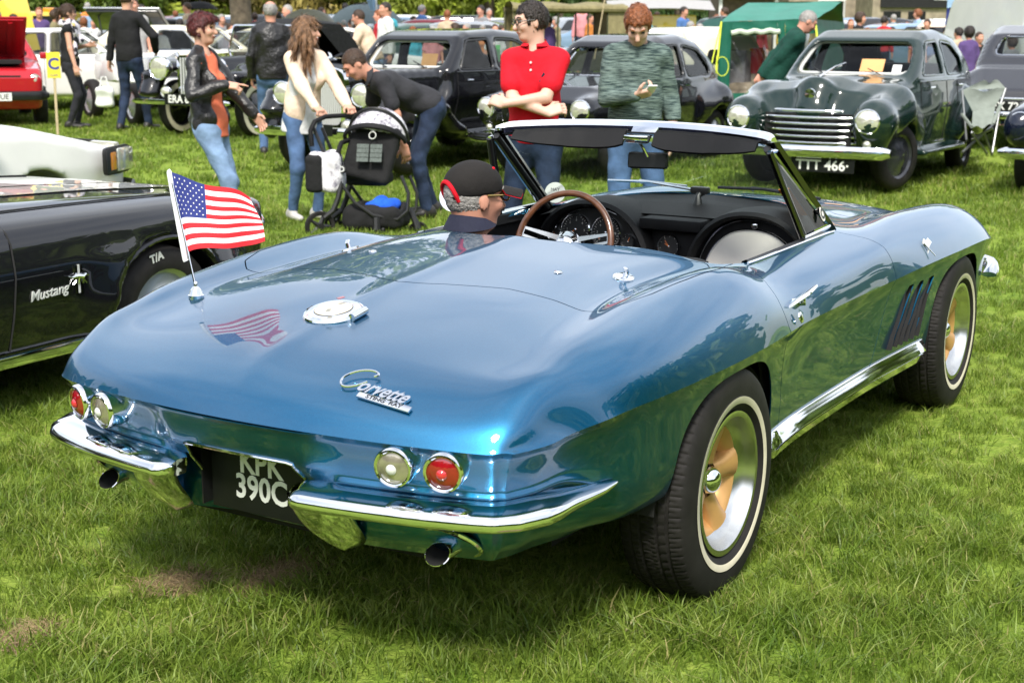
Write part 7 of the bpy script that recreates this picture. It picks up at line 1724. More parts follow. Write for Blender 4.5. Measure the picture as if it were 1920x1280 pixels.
def knit():
    m = mat('green_grey_marled_knit', (.12, .16, .15), rough=.95); nt = m.node_tree; b = nt.nodes['Principled BSDF']; t = nt.nodes.new('ShaderNodeTexCoord'); mp = nt.nodes.new('ShaderNodeMapping'); mp.inputs['Scale'].default_value = (9, 9, 95)
    n = nt.nodes.new('ShaderNodeTexNoise'); n.inputs['Scale'].default_value = 1.6; n.inputs['Detail'].default_value = 4; r = nt.nodes.new('ShaderNodeValToRGB'); e = r.color_ramp.elements; e[0].position = .38; e[0].color = (.020, .040, .040, 1); e[1].position = .62; e[1].color = (.16, .22, .195, 1)
    nt.links.new(t.outputs['Object'], mp.inputs[0]); nt.links.new(mp.outputs[0], n.inputs['Vector']); nt.links.new(n.outputs['Fac'], r.inputs[0]); nt.links.new(r.outputs[0], b.inputs['Base Color'])
    bp = nt.nodes.new('ShaderNodeBump'); bp.inputs['Strength'].default_value = .5; bp.inputs['Distance'].default_value = .01; nt.links.new(n.outputs['Fac'], bp.inputs['Height']); nt.links.new(bp.outputs[0], b.inputs['Normal']); return m
C_KNIT = knit(); C_SCARF = cloth('patterned_scarf', (.06, .06, .07), .2); _nt = C_SCARF.node_tree
_v = _nt.nodes.new('ShaderNodeTexVoronoi'); _v.inputs['Scale'].default_value = 16; _c = _nt.nodes.new('ShaderNodeTexCoord'); _r = _nt.nodes.new('ShaderNodeValToRGB'); _r.color_ramp.interpolation = 'CONSTANT'; _e = _r.color_ramp.elements; _e[0].color = (.02, .02, .025, 1); _e[1].position = .35; _e[1].color = (.66, .62, .68, 1); _q = _e.new(.8); _q.color = (.55, .42, .15, 1)
_nt.links.new(_c.outputs['Object'], _v.inputs['Vector']); _nt.links.new(_v.outputs['Color'], _r.inputs[0]); _nt.links.new(_r.outputs[0], _nt.nodes['Principled BSDF'].inputs['Base Color'])
FWD, TOCAM = YAW, YAW+math.pi      # headings away from and towards the camera; CR is towards picture right
M_SPEC = mat('spectacle_frame', (.01, .01, .01), rough=.3); M_GOLDW = mat('gold_wire', (.5, .35, .12), rough=.3, metal=.9); M_BELT = mat('tan_leather', (.20, .065, .022), rough=.5, var=.2); M_PHONE = mat('white_phone', (.75, .75, .76), rough=.2)

def belt(J, m, r=.142):
    g = G(); c = J['hip']+J['up']*.065*J['S']; P = []
    for a in np.linspace(0, 2*math.pi, 32, endpoint=False): P.append([list(c+J['fw']*(r*.86*math.cos(a))*J['S']+J['lf']*(r*1.02*math.sin(a))*J['S']+J['up']*z) for z in (-.018, .018)])
    g.grid(np.array(P), closed_u=True); g.build('belt', m, J['root']); g = G(); g.box(c+J['fw']*(r*.875)*J['S'], (.01, .055, .042), bev=.004, M=Matrix(J['Rc'].tolist()).to_4x4()); g.build('buckle', M_CHROME, J['root'])

# woman in the leather jacket, laughing and pointing
person('laughing woman with short red hair, black leather jacket and coral top, pointing', gp(388, 10.5), CR-R(14), 1.67, True, lean=(-5, 0, 0), hip=(0, 0, .92), feet=(((-.06, .10, 0), 0), ((.24, -.09, 0), 0)), hands=((.34, .20, .92), (.22, -.17, 1.235)), elbow=((-.3, .4, -.8), (-.7, -.5, -.6)),
       palms=((None, None), ((.9, .28, -.12), (.1, .5, -.8))), handpose=('relax', 'point'), head=(2, 2, 0), skin_m=M_SKIN, hair=H_RED, hair_style='pixie', top=C_CORAL, jacket=C_LEATHER, open_front=1.25, bottom=M_JEANL, shoe=M_SHOE, smile=True, hem=.08, vox=.008)
# woman with long wavy hair pushing the pram
person('laughing woman with long wavy brown hair and peach jacket pushing the pram', gp(563, 11.75), R(-112), 1.64, True, lean=(9, 0, 0), feet=(((.02, .12, 0), 10), ((-.04, -.10, 0), -5)), hands=((.50, .20, .985), (.47, -.10, .985)), elbow=((-.3, .8, -.5), (-.3, -.9, -.5)), palms=(((.8, 0, -.25), (.2, 0, -1)), ((.8, 0, -.25), (.2, 0, -1))), handpose=('grip', 'grip'),
       head=(44, -4, 0), hair=H_LONG, hair_style='long', top=C_WHITE, jacket=C_PEACH, open_front=.55, bottom=M_JEAN, shoe=M_SHOEW, smile=True, vox=.008, extras=None, hem=.12, hem_extra=.03)
# man bending over the pram
person('man in a charcoal polo shirt bending over the pram', gp(793, 12.0), YAW+math.pi/2+R(22), 1.78, False, lean=(66, 0, 0), hip=(-.06, 0, .93), feet=(((.02, .13, 0), 0), ((-.12, -.13, 0), -10)), hands=((.24, .20, .62), (.46, -.12, .70)), elbow=((-.7, .6, .2), (-.4, -.6, .2)), head=(0, 18, 0), skin_m=M_SKINR, hair=H_BROWN, hair_style='crop', top=C_CHAR, sleeve='short', bottom=M_JEAND, shoe=M_SHOE, vox=.008, coll=C_CHAR,
       extras=lambda J: belt(J, M_BELT))
# young man in red, arms folded
def redx(J):
    glasses(J, M_SPEC); g = G(); c = J['sh']-J['up']*.13+J['lf']*.085+J['fw']*.128; Mx = frame(c, -J['lf']*-1, J['up'])
    for p in ([(-.008, .03), (.0, .05), (.008, .03)], [(.0, .03), (.004, -.03), (-.012, -.065)], [(.004, .0), (.022, -.02), (.026, -.05)], [(-.004, .02), (-.022, .0)]): g.tube([Mx @ Vector((a, b, .006)) for a, b in p], .009, 6)
    g.build('rider_emblem', C_NAVY, J['root']); g = G()
    for z in (.075, .12): g.lathe([(0, .004), (.006, .003), (.007, 0)], 'X', 10, c=J['neck']-J['up']*z+J['fw']*.118)
    g.build('button', M_WHITE, J['root'])
person('young man in a bright red polo shirt with folded arms and glasses', gp(1004, 8.75), TOCAM-R(14), 1.715, False, feet=(((.02, .13, 0), 12), ((.02, -.12, 0), -12)), hands=((.235, -.135, 1.165), (.215, .125, 1.115)), elbow=((.25, .8, -.55), (.25, -.8, -.55)), palms=(((-.25, -.9, .25), (-.6, .2, -.5)), ((-.2, .9, .3), (-.6, -.2, -.5))), handpose=('phone', 'phone'),
       head=(-56, 6, 0), skin_m=M_SKINP, hair=H_DARK, hair_style='short', top=C_REDP, sleeve='short', bottom=M_JEAND, shoe=M_SHOE, vox=.0075, coll=C_REDP, hem=.0, extras=redx)
# ginger young man with a phone
def ging(J):
    belt(J, M_BELT, .150); d = J['wR']; hnd = J['wR']+(J['wR']-J['eR'])/np.linalg.norm(J['wR']-J['eR'])*.09
PH = person('ginger young man in a marled green jumper looking down at his phone', gp(1196, 9.05), TOCAM+R(3), 1.745, False, feet=(((.02, .12, 0), 10), ((.0, -.12, 0), -10)), hands=((.07, .235, .93), (.27, -.045, 1.185)), elbow=((-.8, .35, -.2), (-.5, -.6, -.6)), palms=(((.15, -.1, -1), (-.2, -1, 0)), ((.35, .85, .25), (-.45, .1, .85))), handpose=('relax', 'phone'),
       head=(-8, 40, 0), skin_m=M_SKINP, hair=H_GINGER, hair_style='short', top=C_KNIT, bottom=M_JEAN, shoe=M_SHOE, vox=.0075, loose=.008, hem=-.115, extras=ging)
_T = PH['root'].matrix_basis.copy(); bpy.context.view_layer.update(); _T = PH['root'].matrix_world
_pp = _T @ Vector(PH['wR']+np.array([.035, .085, .035])); ph = empty('mobile_phone', _pp, 0, 'white mobile phone held by the ginger young man', 'phone'); ph.rotation_euler = (R(0), R(-35), TOCAM+R(20))
g = G(); g.box((0, 0, 0), (.062, .012, .120) if False else (.118, .060, .010), bev=.004); g.build('case', M_PHONE, ph); g = G(); g.box((0, 0, .0056), (.095, .052, .001)); g.build('screen', M_SMOKE, ph, False)
# driver of the blue car, black cap
def cap_(J):
    hc, hf, hl, hup, S, Rh = J['hc'], J['hf'], J['hl'], J['hup'], J['S'], J['Rh']; c = Sdf(hc-.20, hc+.30, .006); c.ell(hc+hup*.040-hf*.010, (.109, .089, .091), Rh, 0); c.cut(hc+hup*.018+hf*0, -hup*1.0+hf*.12); c.box(hc-hf*.125-hup*.005, (.045, .036, .050), .03, Rh, .008, 's')
    cs = lambda y, z, sg, e=.0: hc+hf*(-.010+sg*(.109*math.sqrt(max(0, 1-(y/.089)**2-((z-.04)/.091)**2))+e))+hl*y+hup*z
    o = c.build('cap', cloth('black_cap_cotton', (.014, .012, .011), .2, bump=.3), J['root'])
    P = []; 
    for t in np.linspace(0, 1, 9): P.append([list(hc+hf*(.078+.108*t*(1-.35*abs(y)**2))+hl*y*.075*(1-.15*t)+hup*(.050-.022*t-.030*y*y*(1-.2*t))) for y in np.linspace(-1, 1, 15)])
    P = np.array(P); g = G(); g.grid(P); g.build('peak', MATS['black_cap_cotton'], J['root']); g = G(); g.grid(P-np.array(hup)*.004); g.build('peak_underside', C_REDP, J['root'])
    g = G(); g.tube([cs(.044*math.cos(a), .004+.052*math.sin(a), -1) for a in np.linspace(-.2, math.pi+.2, 16)], .0085, 8); g.build('strap_opening', C_REDP, J['root']); g = G(); g.tube([cs(.044*y, .006, -1, -.008) for y in np.linspace(-1, 1, 7)], .011, 8); g.build('strap', MATS['black_cap_cotton'], J['root'])
    g = G()
    for y, z in ((-.066, .090), (-.044, .104)): g.ell(cs(y, z, 1 if y > -.05 else -.2, -.002), (.0065, .0065, .0065), 8)
    g.build('eyelet', C_REDP, J['root']); glasses(J, M_GOLDW)
person('driver in a black baseball cap seated in the blue car', (0, 0, 0), 0, 1.76, False, seated=True, hip=(.60, .370, .272), lean=(-6, 0, 0), twist=-3, feet=(((1.72, .47, .28), 0), ((1.72, .27, .28), 0)), hands=((1.0, .50, .60), (.98, .22, .58)), elbow=((-.2, .7, -.6), (-.2, -.7, -.6)), head=(-24, 4, 0), skin_m=M_SKINR, hair=H_GREY, hair_style='crop', top=C_NAVY, bottom=M_JEAND, vox=.007, coll=C_NAVY, extras=cap_, shoe=M_SHOE)
# walkers on the left
def scarfx(J):
    s = Sdf(J['hip']-.2, J['hip']+.85, .013); n, S = J['neck'], J['S']
    for a in np.linspace(0, 6.28, 10): s.ell(n+J['fw']*.075*math.cos(a)+J['lf']*.085*math.sin(a)+J['up']*.02, (.045, .045, .05), None, .03)
    s.cap(n+J['fw']*.10-J['up']*.02, n+J['fw']*.14-J['up']*.22, .055, .06, .03); s.cap(n+J['fw']*.09-J['lf']*.09, n+J['fw']*.10-J['lf']*.13-J['up']*.40, .05, .055, .03, sc=(.5, 1, 1)); s.wob(.012, 40, 2); s.build('scarf', C_SCARF, J['root']); glasses(J, M_SPEC, True)
person('woman in a black sleeveless top with a patterned scarf and ponytail', gp(128, 20.0), CR+R(12), 1.68, True, feet=(((.05, .09, 0), 0), ((-.04, -.09, 0), 0)), hands=((.27, .10, 1.20), (.10, -.23, .84)), elbow=((-.5, .3, -.5), (-.8, -.2, 0)), hair=H_BROWN, hair_style='pony', top=C_BLACK, sleeve='none', bottom=cloth('charcoal_jeans', (.022, .022, .028)), shoe=M_SHOE, vox=.011, extras=scarfx, hem=.10)
person('broad man in a black pullover and jeans walking away', gp(240, 19.6), YAW-R(16), 1.87, False, feet=(((-.10, .11, 0), 5), ((.24, -.10, 0), -15)), hands=((-.02, .30, .80), (.22, -.26, 1.03)), elbow=((-.6, .5, -.2), (-.5, -1, -.1)), hair=H_BROWN, hair_style='crop', top=C_BLACK, bottom=M_JEAND, shoe=M_SHOE, vox=.011, loose=.012, hem=.02)
_bp = gp(190, 19.5); bg = empty('carrier_bag', (_bp[0], _bp[1], _bp[2]+.52), FWD, 'white carrier bag held by the man in the black pullover', 'bag'); s = Sdf((-.16, -.2, -.25), (.16, .2, .22), .014); s.box((0, 0, -.05), (.05, .12, .14), .04); s.wob(.014, 30, 8); s.build('sack', M_WHITE, bg); g = G(); g.tube([(0, -.06, .08), (0, -.03, .22), (0, .03, .22), (0, .06, .08)], .010); g.build('handle', M_WHITE, bg)
person('man in a grey T-shirt standing by the exposed engine', gp(252, 22.6), TOCAM+R(8), 1.84, False, feet=(((0, .11, 0), 5), ((0, -.11, 0), -5)), skin_m=M_SKINR, hair=H_BROWN, hair_style='crop', top=C_GREYT, sleeve='short', bottom=cloth('khaki_shorts', (.30, .25, .15)), shoe=M_SHOE, vox=.012, loose=.02)
person('balding man in a black leather jacket seen from behind', gp(508, 16.6), YAW+R(8), 1.74, False, feet=(((0, .12, 0), 5), ((0, -.12, 0), -5)), hands=((.08, .24, .92), (.08, -.24, .92)), elbow=((-.8, .6, 0), (-.8, -.6, 0)), skin_m=M_SKINR, hair=H_GREY, hair_style='balding', top=C_BLACK, jacket=C_LEATHER, bottom=M_JEAN, shoe=M_SHOE, vox=.010, loose=.012)
person('grey-haired man in a green fleece leaning to look into the green saloon', gp(1462, 16.3), CR-R(4), 1.78, False, lean=(27, 0, 0), hip=(-.05, 0, .92), feet=(((.05, .11, 0), 0), ((-.08, -.11, 0), 0)), hands=((-.17, .10, .98), (-.17, -.08, .95)), elbow=((-.6, .7, .0), (-.6, -.7, .0)), head=(4, 22, 0), skin_m=M_SKINR, hair=H_GREY, hair_style='crop', top=C_FLEECE, bottom=M_JEAND, shoe=M_SHOE, vox=.010, loose=.022, coll=C_FLEECE, hem=.02)
person('man in a cream shirt leaning over the small white hatchback', gp(703, 22.5), YAW+math.pi/2-R(12), 1.72, False, lean=(24, 0, 0), hands=((.45, .15, 1.0), (.42, -.15, 1.02)), elbow=((0, .6, -.6), (0, -.6, -.6)), skin_m=M_SKINR, hair=H_BROWN, hair_style='crop', top=cloth('cream_shirt', (.66, .50, .36)), bottom=M_JEANL, shoe=M_SHOE, vox=.012, loose=.02)
person('dark-haired man in a white shirt beyond the vintage saloon', gp(724, 25.5), YAW+math.pi/2+R(30), 1.82, False, skin_m=M_SKINR, hair=H_DARK, hair_style='crop', top=C_WHITE, bottom=M_JEAND, shoe=M_SHOE, vox=.013, loose=.02)

# crowd: three simple figures copied with their own clothes
def crowd_proto(fem, style, sl):
    J = person('x', (0, 0, 0), 0, 1.74 if not fem else 1.66, fem, skin_m=M_SKINR, hair=H_BROWN, hair_style=style, top=C_GREYT, sleeve=sl, bottom=M_JEAND, vox=.018, loose=.015); return J['root']
PROTO = [crowd_proto(False, 'crop', 'short'), crowd_proto(True, 'bob', 'long'), crowd_proto(False, 'short', 'long')]
def dye(n, c): return MATS.get(n) or cloth(n, c, .1)
DY = {'white': (.68, .68, .68), 'navy': (.02, .025, .06), 'blue': (.08, .17, .40), 'turquoise': (.06, .34, .42), 'black': (.014, .014, .015), 'pink': (.62, .26, .28), 'purple': (.10, .06, .18), 'maroon': (.17, .015, .03), 'grey': (.22, .22, .23), 'beige': (.48, .38, .26), 'pale blue': (.28, .42, .60), 'red': (.5, .02, .03), 'orange': (.62, .22, .05), 'khaki': (.22, .19, .10), 'yellow': (.7, .5, .06)}
HR = {'brown': H_BROWN, 'dark': H_DARK, 'grey': H_GREY, 'ginger': H_GINGER}
crowd = [(28, 35, 27, 'blue', 'dark', 2, 90, 'beside the yellow panel'), (158, 40, 30, 'white', 'ginger', 1, 20, 'left of the black pullover'), (176, 43, 33, 'white', 'grey', 0, 200, 'beside the black pullover'), (222, 44, 33, 'pink', 'grey', 0, 180, 'over the raised bonnet'), (286, 45, 36, 'pink', 'brown', 0, 160, 'over the cream saloon bonnet'), (300, 52, 27.5, 'white', 'dark', 1, 30, 'just behind the cream saloon roof'), (338, 42, 30, 'black', 'dark', 1, 20, 'left of the black umbrella'), (350, 44, 33, 'white', 'grey', 0, 40, 'under the black umbrella'), (376, 38, 34, 'blue', 'grey', 0, 20, 'right under the black umbrella'), (395, 40, 29, 'navy', 'brown', 1, 10, 'above the red-haired woman'), (422, 48, 31, 'pink', 'brown', 1, 250, 'left of the tree trunk'), (432, 52, 29, 'maroon', 'brown', 2, 230, 'in front of the tree trunk'), (440, 42, 35, 'white', 'grey', 0, 200, 'against the tree trunk'), (406, 44, 36, 'orange', 'brown', 0, 180, 'above the cream saloon windscreen'),
         (500, 42, 36, 'white', 'grey', 0, 200, 'left of the bald head'), (488, 46, 34, 'pink', 'grey', 1, 210, 'over the pale coupe'), (620, 47, 33, 'pale blue', 'brown', 0, 120, 'right of the big umbrella'), (634, 49, 31, 'black', 'brown', 2, 40, 'right edge of the big umbrella'), (645, 49, 34, 'grey', 'grey', 0, 30, 'beyond the white hatchback'), (668, 49, 30, 'navy', 'dark', 2, 40, 'beside the grey dome tent'), (658, 45, 35, 'beige', 'brown', 0, 40, 'left of the grey dome tent'), (774, 53, 28, 'turquoise', 'ginger', 1, 200, 'above the vintage saloon windscreen'), (811, 58, 27, 'pink', 'grey', 0, 190, 'seen over the middle of the vintage roof'), (876, 46, 29, 'blue', 'grey', 0, 110, 'over the rear of the vintage roof'), (905, 53, 32, 'orange', 'grey', 1, 190, 'just right of the blue shirted head'), (928, 47, 27, 'white', 'brown', 0, 190, 'left of the red polo shirt'), (940, 50, 31, 'beige', 'brown', 1, 230, 'close to the red polo man'), (975, 47, 35, 'turquoise', 'dark', 1, 190, 'beside the army truck'),
         (1215, 52, 30, 'white', 'brown', 2, 200, 'right of the ginger head'), (1228, 50, 32, 'red', 'dark', 1, 190, 'beside the yellow stall'), (1241, 53, 31, 'orange', 'dark', 1, 150, 'in front of the yellow stall'), (1285, 45, 36, 'pink', 'brown', 0, 170, 'left of the doughnut stall'), (1312, 44, 25, 'white', 'grey', 0, 150, 'over the cream van roof'), (1343, 50, 24.5, 'blue', 'dark', 2, 200, 'beside the tent ridge'),
         (1596, 47, 33, 'black', 'dark', 2, 20, 'right of the green tent'), (1646, 48, 35, 'pink', 'brown', 1, 10, 'on the far lawn'), (1672, 49, 33, 'red', 'dark', 1, 200, 'above the green saloon roof'), (1714, 46, 34, 'white', 'brown', 1, 180, 'left of the pink-faced visitor'), (1722, 47, 30, 'pink', 'grey', 0, 190, 'over the rear of the green saloon'), (1738, 50, 33, 'red', 'brown', 1, 170, 'left of the blue stand'), (1798, 48, 25, 'beige', 'dark', 2, 30, 'left of the purple top'), (1818, 46, 22.5, 'purple', 'dark', 1, 10, 'beside the folding chair'), (1836, 56, 23.5, 'black', 'brown', 0, 200, 'right of the purple top'), (1850, 46, 26, 'pale blue', 'dark', 2, 20, 'left of the ice cream van'), (1775, 52, 33, 'blue', 'brown', 1, 40, 'under the white rail'), (1700, 52, 36, 'beige', 'ginger', 0, 150, 'far behind the green saloon'), (1626, 52, 32, 'grey', 'ginger', 1, 190, 'just right of the tent ridge'), (1900, 64, 21.5, 'grey', 'brown', 1, 30, 'in front of the ice cream van')]
first = [True]*3
for px, yt, D, tc_, hcol, k, rot, where in crowd:
    src = PROTO[k]
    if first[k]: o = src; first[k] = False
    else: o = copy_tree(src)
    p = gp(px, D); zt = CP[2]+(62-yt)*D/2679.8-p[2]; Hh = {0: 1.74, 1: 1.66, 2: 1.74}[k]; o.location = p; o.rotation_euler = (0, 0, FWD+R(rot)); sc_ = float(np.clip(zt/(Hh+.02), .80, 1.12)); o.scale = (sc_, sc_, sc_)
    art = {0: 'man', 1: 'woman', 2: 'man in long sleeves'}[k]; o['label'] = ('%s in %s, %s hair, %s' % (art.replace(' in long sleeves', ''), tc_, hcol, where)); o['group'] = 'visitors in the distance'
    for ch in o.children:
        n = ch.name.split('.')[0]; mm = {'top': lambda: dye(tc_.replace(' ', '_')+'_cloth', DY[tc_]), 'hair': lambda: HR[hcol], 'eyebrow': lambda: HR[hcol]}.get(n)
        if mm: ch.material_slots[0].link = 'OBJECT'; ch.material_slots[0].material = mm()
# ---------------------------------------------------------------- pram
def build_pram():
    D0 = 11.35; A = lambda px, py, d=0.0: Vector(at(px, py, D0+d)); c0 = gp(690, D0)
    r = empty('pram', (c0[0], c0[1], c0[2]), 0, 'black pushchair with pale marbled hood and blue bundle in its basket', 'pram'); inv = Matrix.Translation(-Vector(c0)); T = lambda v: inv @ Vector(v)
    fr = mat('black_pram_frame', (.012, .012, .012), rough=.4); fab = cloth('black_pram_cloth', (.014, .014, .015), .15); marb = cloth('marbled_hood_cloth', (.62, .60, .66), .0); nt = marb.node_tree
    n = nt.nodes.new('ShaderNodeTexNoise'); n.inputs['Scale'].default_value = 11; n.inputs['Detail'].default_value = 8; n.inputs['Roughness'].default_value = .75; tcn = nt.nodes.new('ShaderNodeTexCoord'); rr = nt.nodes.new('ShaderNodeValToRGB'); e = rr.color_ramp.elements; e[0].position = .40; e[0].color = (.16, .15, .19, 1); e[1].position = .52; e[1].color = (.72, .70, .74, 1); nt.links.new(tcn.outputs['Object'], n.inputs['Vector']); nt.links.new(n.outputs['Fac'], rr.inputs[0]); nt.links.new(rr.outputs[0], nt.nodes['Principled BSDF'].inputs['Base Color'])
    W = .50     # track: near side at depth 0, far side further away
    # handle
    g = G(); hn = [A(585, 275, -.10), A(582, 245, -.12), A(590, 228, -.10), A(610, 219, 0), A(640, 217, .20), A(662, 217, .34)]; g.tube([T(v) for v in hn], .019, 10); g.build('handlebar', M_VINYL, r)
    for d, off_ in ((-.05, 0), (.42, 16)):
        g = G(); g.tube([T(A(588+off_, 240, d)), T(A(612+off_, 298, d)), T(A(640+off_, 345, d)), T(A(665+off_, 380, d)), T(A(700+off_, 404, d)), T(A(745+off_, 411, d)), T(A(764+off_, 395, d)), T(A(766+off_, 362, d)), T(A(752+off_, 330, d))], .014, 8); g.tube([T(A(640+off_, 345, d)), T(A(634+off_, 372, d)), T(A(625+off_, 395, d)), T(A(608+off_, 408, d))], .022, 8); g.build('side_frame', fr, r)
    g = G(); g.tube([T(A(706, 408, -.05)), T(A(706, 430, -.05)), T(A(716, 440, -.02))], [.03, .035, .03], 8); g.tube([T(A(768, 390, .1)), T(A(780, 418, .1)), T(A(784, 432, .1))], [.02, .028, .028], 8); g.build('fork', fr, r)
    def pw(p, rad, nm='wheel'):
        w = empty(nm); w.parent = r; w.matrix_local = Matrix.Translation(T(p)) @ Matrix.Rotation(CR+R(25), 4, 'Z'); G().lathe([(rad*.72, -.022), (rad*.95, -.024), (rad, 0), (rad*.95, .024), (rad*.72, .022)], 'Y', 24).build('tyre', M_RUBBER, w, True, 50); g = G()
        for k in range(5): a = 2*math.pi*k/5; g.tube([(0, 0, 0), (rad*.74*math.cos(a), 0, rad*.74*math.sin(a))], [.022, .012], 6)
        g.lathe([(.0, -.03), (.03, -.028), (.03, .028), (0, .03)], 'Y', 12); g.build('spokes', fr, w)
    pw(A(600, 425, -.03), .125); pw(A(632, 418, .50), .125); pw(A(716, 437, 0), .09); pw(A(784, 436, .2), .09)
    # seat shell, its back to the camera, and the hood
    fwd = Vector((math.cos(CR), math.sin(CR), 0)); back = -Vector(FW); ctr = A(690, 290, .12); Rm = np.array(Matrix.Rotation(CR-R(12), 3, 'Z') @ Matrix.Rotation(R(0), 3, 'X')); s = Sdf(np.array(ctr)-.5, np.array(ctr)+.55, .012)
    c = np.array(ctr); X_ = Rm@np.array([1., 0, 0]); Y_ = Rm@np.array([0, 1., 0]); Z_ = np.array([0, 0, 1.])
    s.box(c+X_*.04+Z_*.02-Y_*.03, (.205, .05, .235), .045, Rm@np.array(Matrix.Rotation(R(-14), 3, 'X').to_4x4().to_3x3())@np.array(Matrix.Rotation(R(12), 3, 'Y').to_3x3()), .03); s.box(c-Z_*.20+Y_*.12-X_*.03, (.165, .17, .05), .04, Rm, .05); s.d[:] = s.d
    o = s.build('seat_shell', fab, r); o.matrix_local = inv
    hc_ = c+Z_*.13+Y_*.14+X_*.05; h = Sdf(hc_-.5, hc_+.45, .011); h.ell(hc_, (.235, .28, .24), Rm, 0); h.ell(hc_, (.220, .265, .225), Rm, 0, 's'); h.cut(hc_+Z_*.03, -(Z_*.9+X_*.12+Y_*.15))
    o = h.build('hood', marb, r); o.matrix_local = inv
    rim_ = []; rim2 = []
    for a in np.linspace(-1.62, 1.62, 22):
        rim_.append(T(hc_+X_*.245*math.sin(a)-Y_*.06*math.cos(a)*2.2+Z_*(.245*math.cos(a)-.01)))
    g = G(); g.tube(rim_, .014, 8); g.build('hood_rim', fr, r)
    g = G(); g.tube([T(hc_+X_*.25*math.sin(a)-Y_*(.10+.17*math.cos(a))+Z_*(.13*math.cos(a)-.02)) for a in np.linspace(-1.6, 1.6, 20)], .016, 8, flat=1.6); g.build('hood_seam', M_VINYL, r)
    bk = c-Y_*.115; Mb = frame(T(bk+Z_*.16+X_*.08), X_, Z_+Y_*.24)
    lg = G(); lg.ring([Mb @ Vector((.028*math.cos(a), .028*math.sin(a), .012)) for a in np.linspace(0, 6.28, 20, endpoint=False)], .0045); lg.tube([Mb @ Vector(v) for v in ((.0, .028, .012), (.016, .046, .012), (.03, .043, .012))], .005, 6); lg.tube([Mb @ Vector(v) for v in ((.0, .028, .012), (-.010, .044, .012))], .004, 6); lg.build('emblem', M_SILVERTEXT, r)
    mesh_m = mat('grey_vent_mesh', (.10, .12, .11), rough=.7, var=.3, vscale=60)
    for dx in (-.055, .055):
        g = G()
        for k in range(4): g.box(Mb @ Vector((dx-.02, -.085-.036*k, .006)), (.098, .032, .006), M=Mb.to_3x3().to_4x4())
        g.build('vent_panel', mesh_m, r)
    g = G(); p = A(641, 318, -.06); g.lathe([(0, .02), (.032, .018), (.036, 0)], 'Z', 20, M=Vector(-FW).to_track_quat('Z', 'Y').to_matrix().to_4x4(), c=T(p)); g.build('recline_hub', fr, r); g = G(); g.lathe([(.014, .024), (.022, .024)], 'Z', 18, M=Vector(-FW).to_track_quat('Z', 'Y').to_matrix().to_4x4(), c=T(p)); g.build('hub_ring', M_SILVERTEXT, r)
    g = G(); g.tube([T(A(641, 318, -.04)), T(A(634, 285, -.04)), T(A(640, 268, 0)), T(A(656, 262, .1))], .020, 8); g.build('bumper_arm', M_VINYL, r)
    # changing bag and basket
    s = Sdf(np.array(A(610, 315, 0))-.4, np.array(A(610, 315, 0))+.4, .012); q = np.array(A(612, 322, .02)); s.box(q, (.13, .10, .16), .05, Rm, .03); s.wob(.010, 26, 3); o = s.build('changing_bag', marb, r); o.matrix_local = inv; g = G(); s = Sdf(q-.4, q+.4, .012); s.box(q-X_*.07-Y_*.02-Z_*.01, (.07, .115, .15), .04, Rm, .03); o = s.build('bag_pocket', fab, r); o.matrix_local = inv
    s = Sdf(np.array(A(700, 400, .1))-.5, np.array(A(700, 400, .1))+.5, .013); q = np.array(A(706, 398, .15)); s.box(q-Z_*.03, (.24, .20, .10), .07, Rm, .03); s.box(q+Z_*.08+X_*.04, (.17, .13, .07), .05, Rm, .02, 's'); s.wob(.01, 24, 5); o = s.build('basket', fab, r); o.matrix_local = inv
    s = Sdf(q-.3, q+.3, .012); s.ell(q+Z_*.055+X_*.06-Y_*.05, (.13, .10, .055), Rm, .02); s.ell(q+Z_*.06+X_*.12, (.08, .08, .05), Rm, .03); s.wob(.016, 40, 4); o = s.build('blue_bundle', cloth('royal_blue_cloth', (.015, .10, .60), .2), None); tag(o, 'royal blue cloth bundle in the basket under the pram', 'cloth'); o.name = 'cloth_bundle'
build_pram()

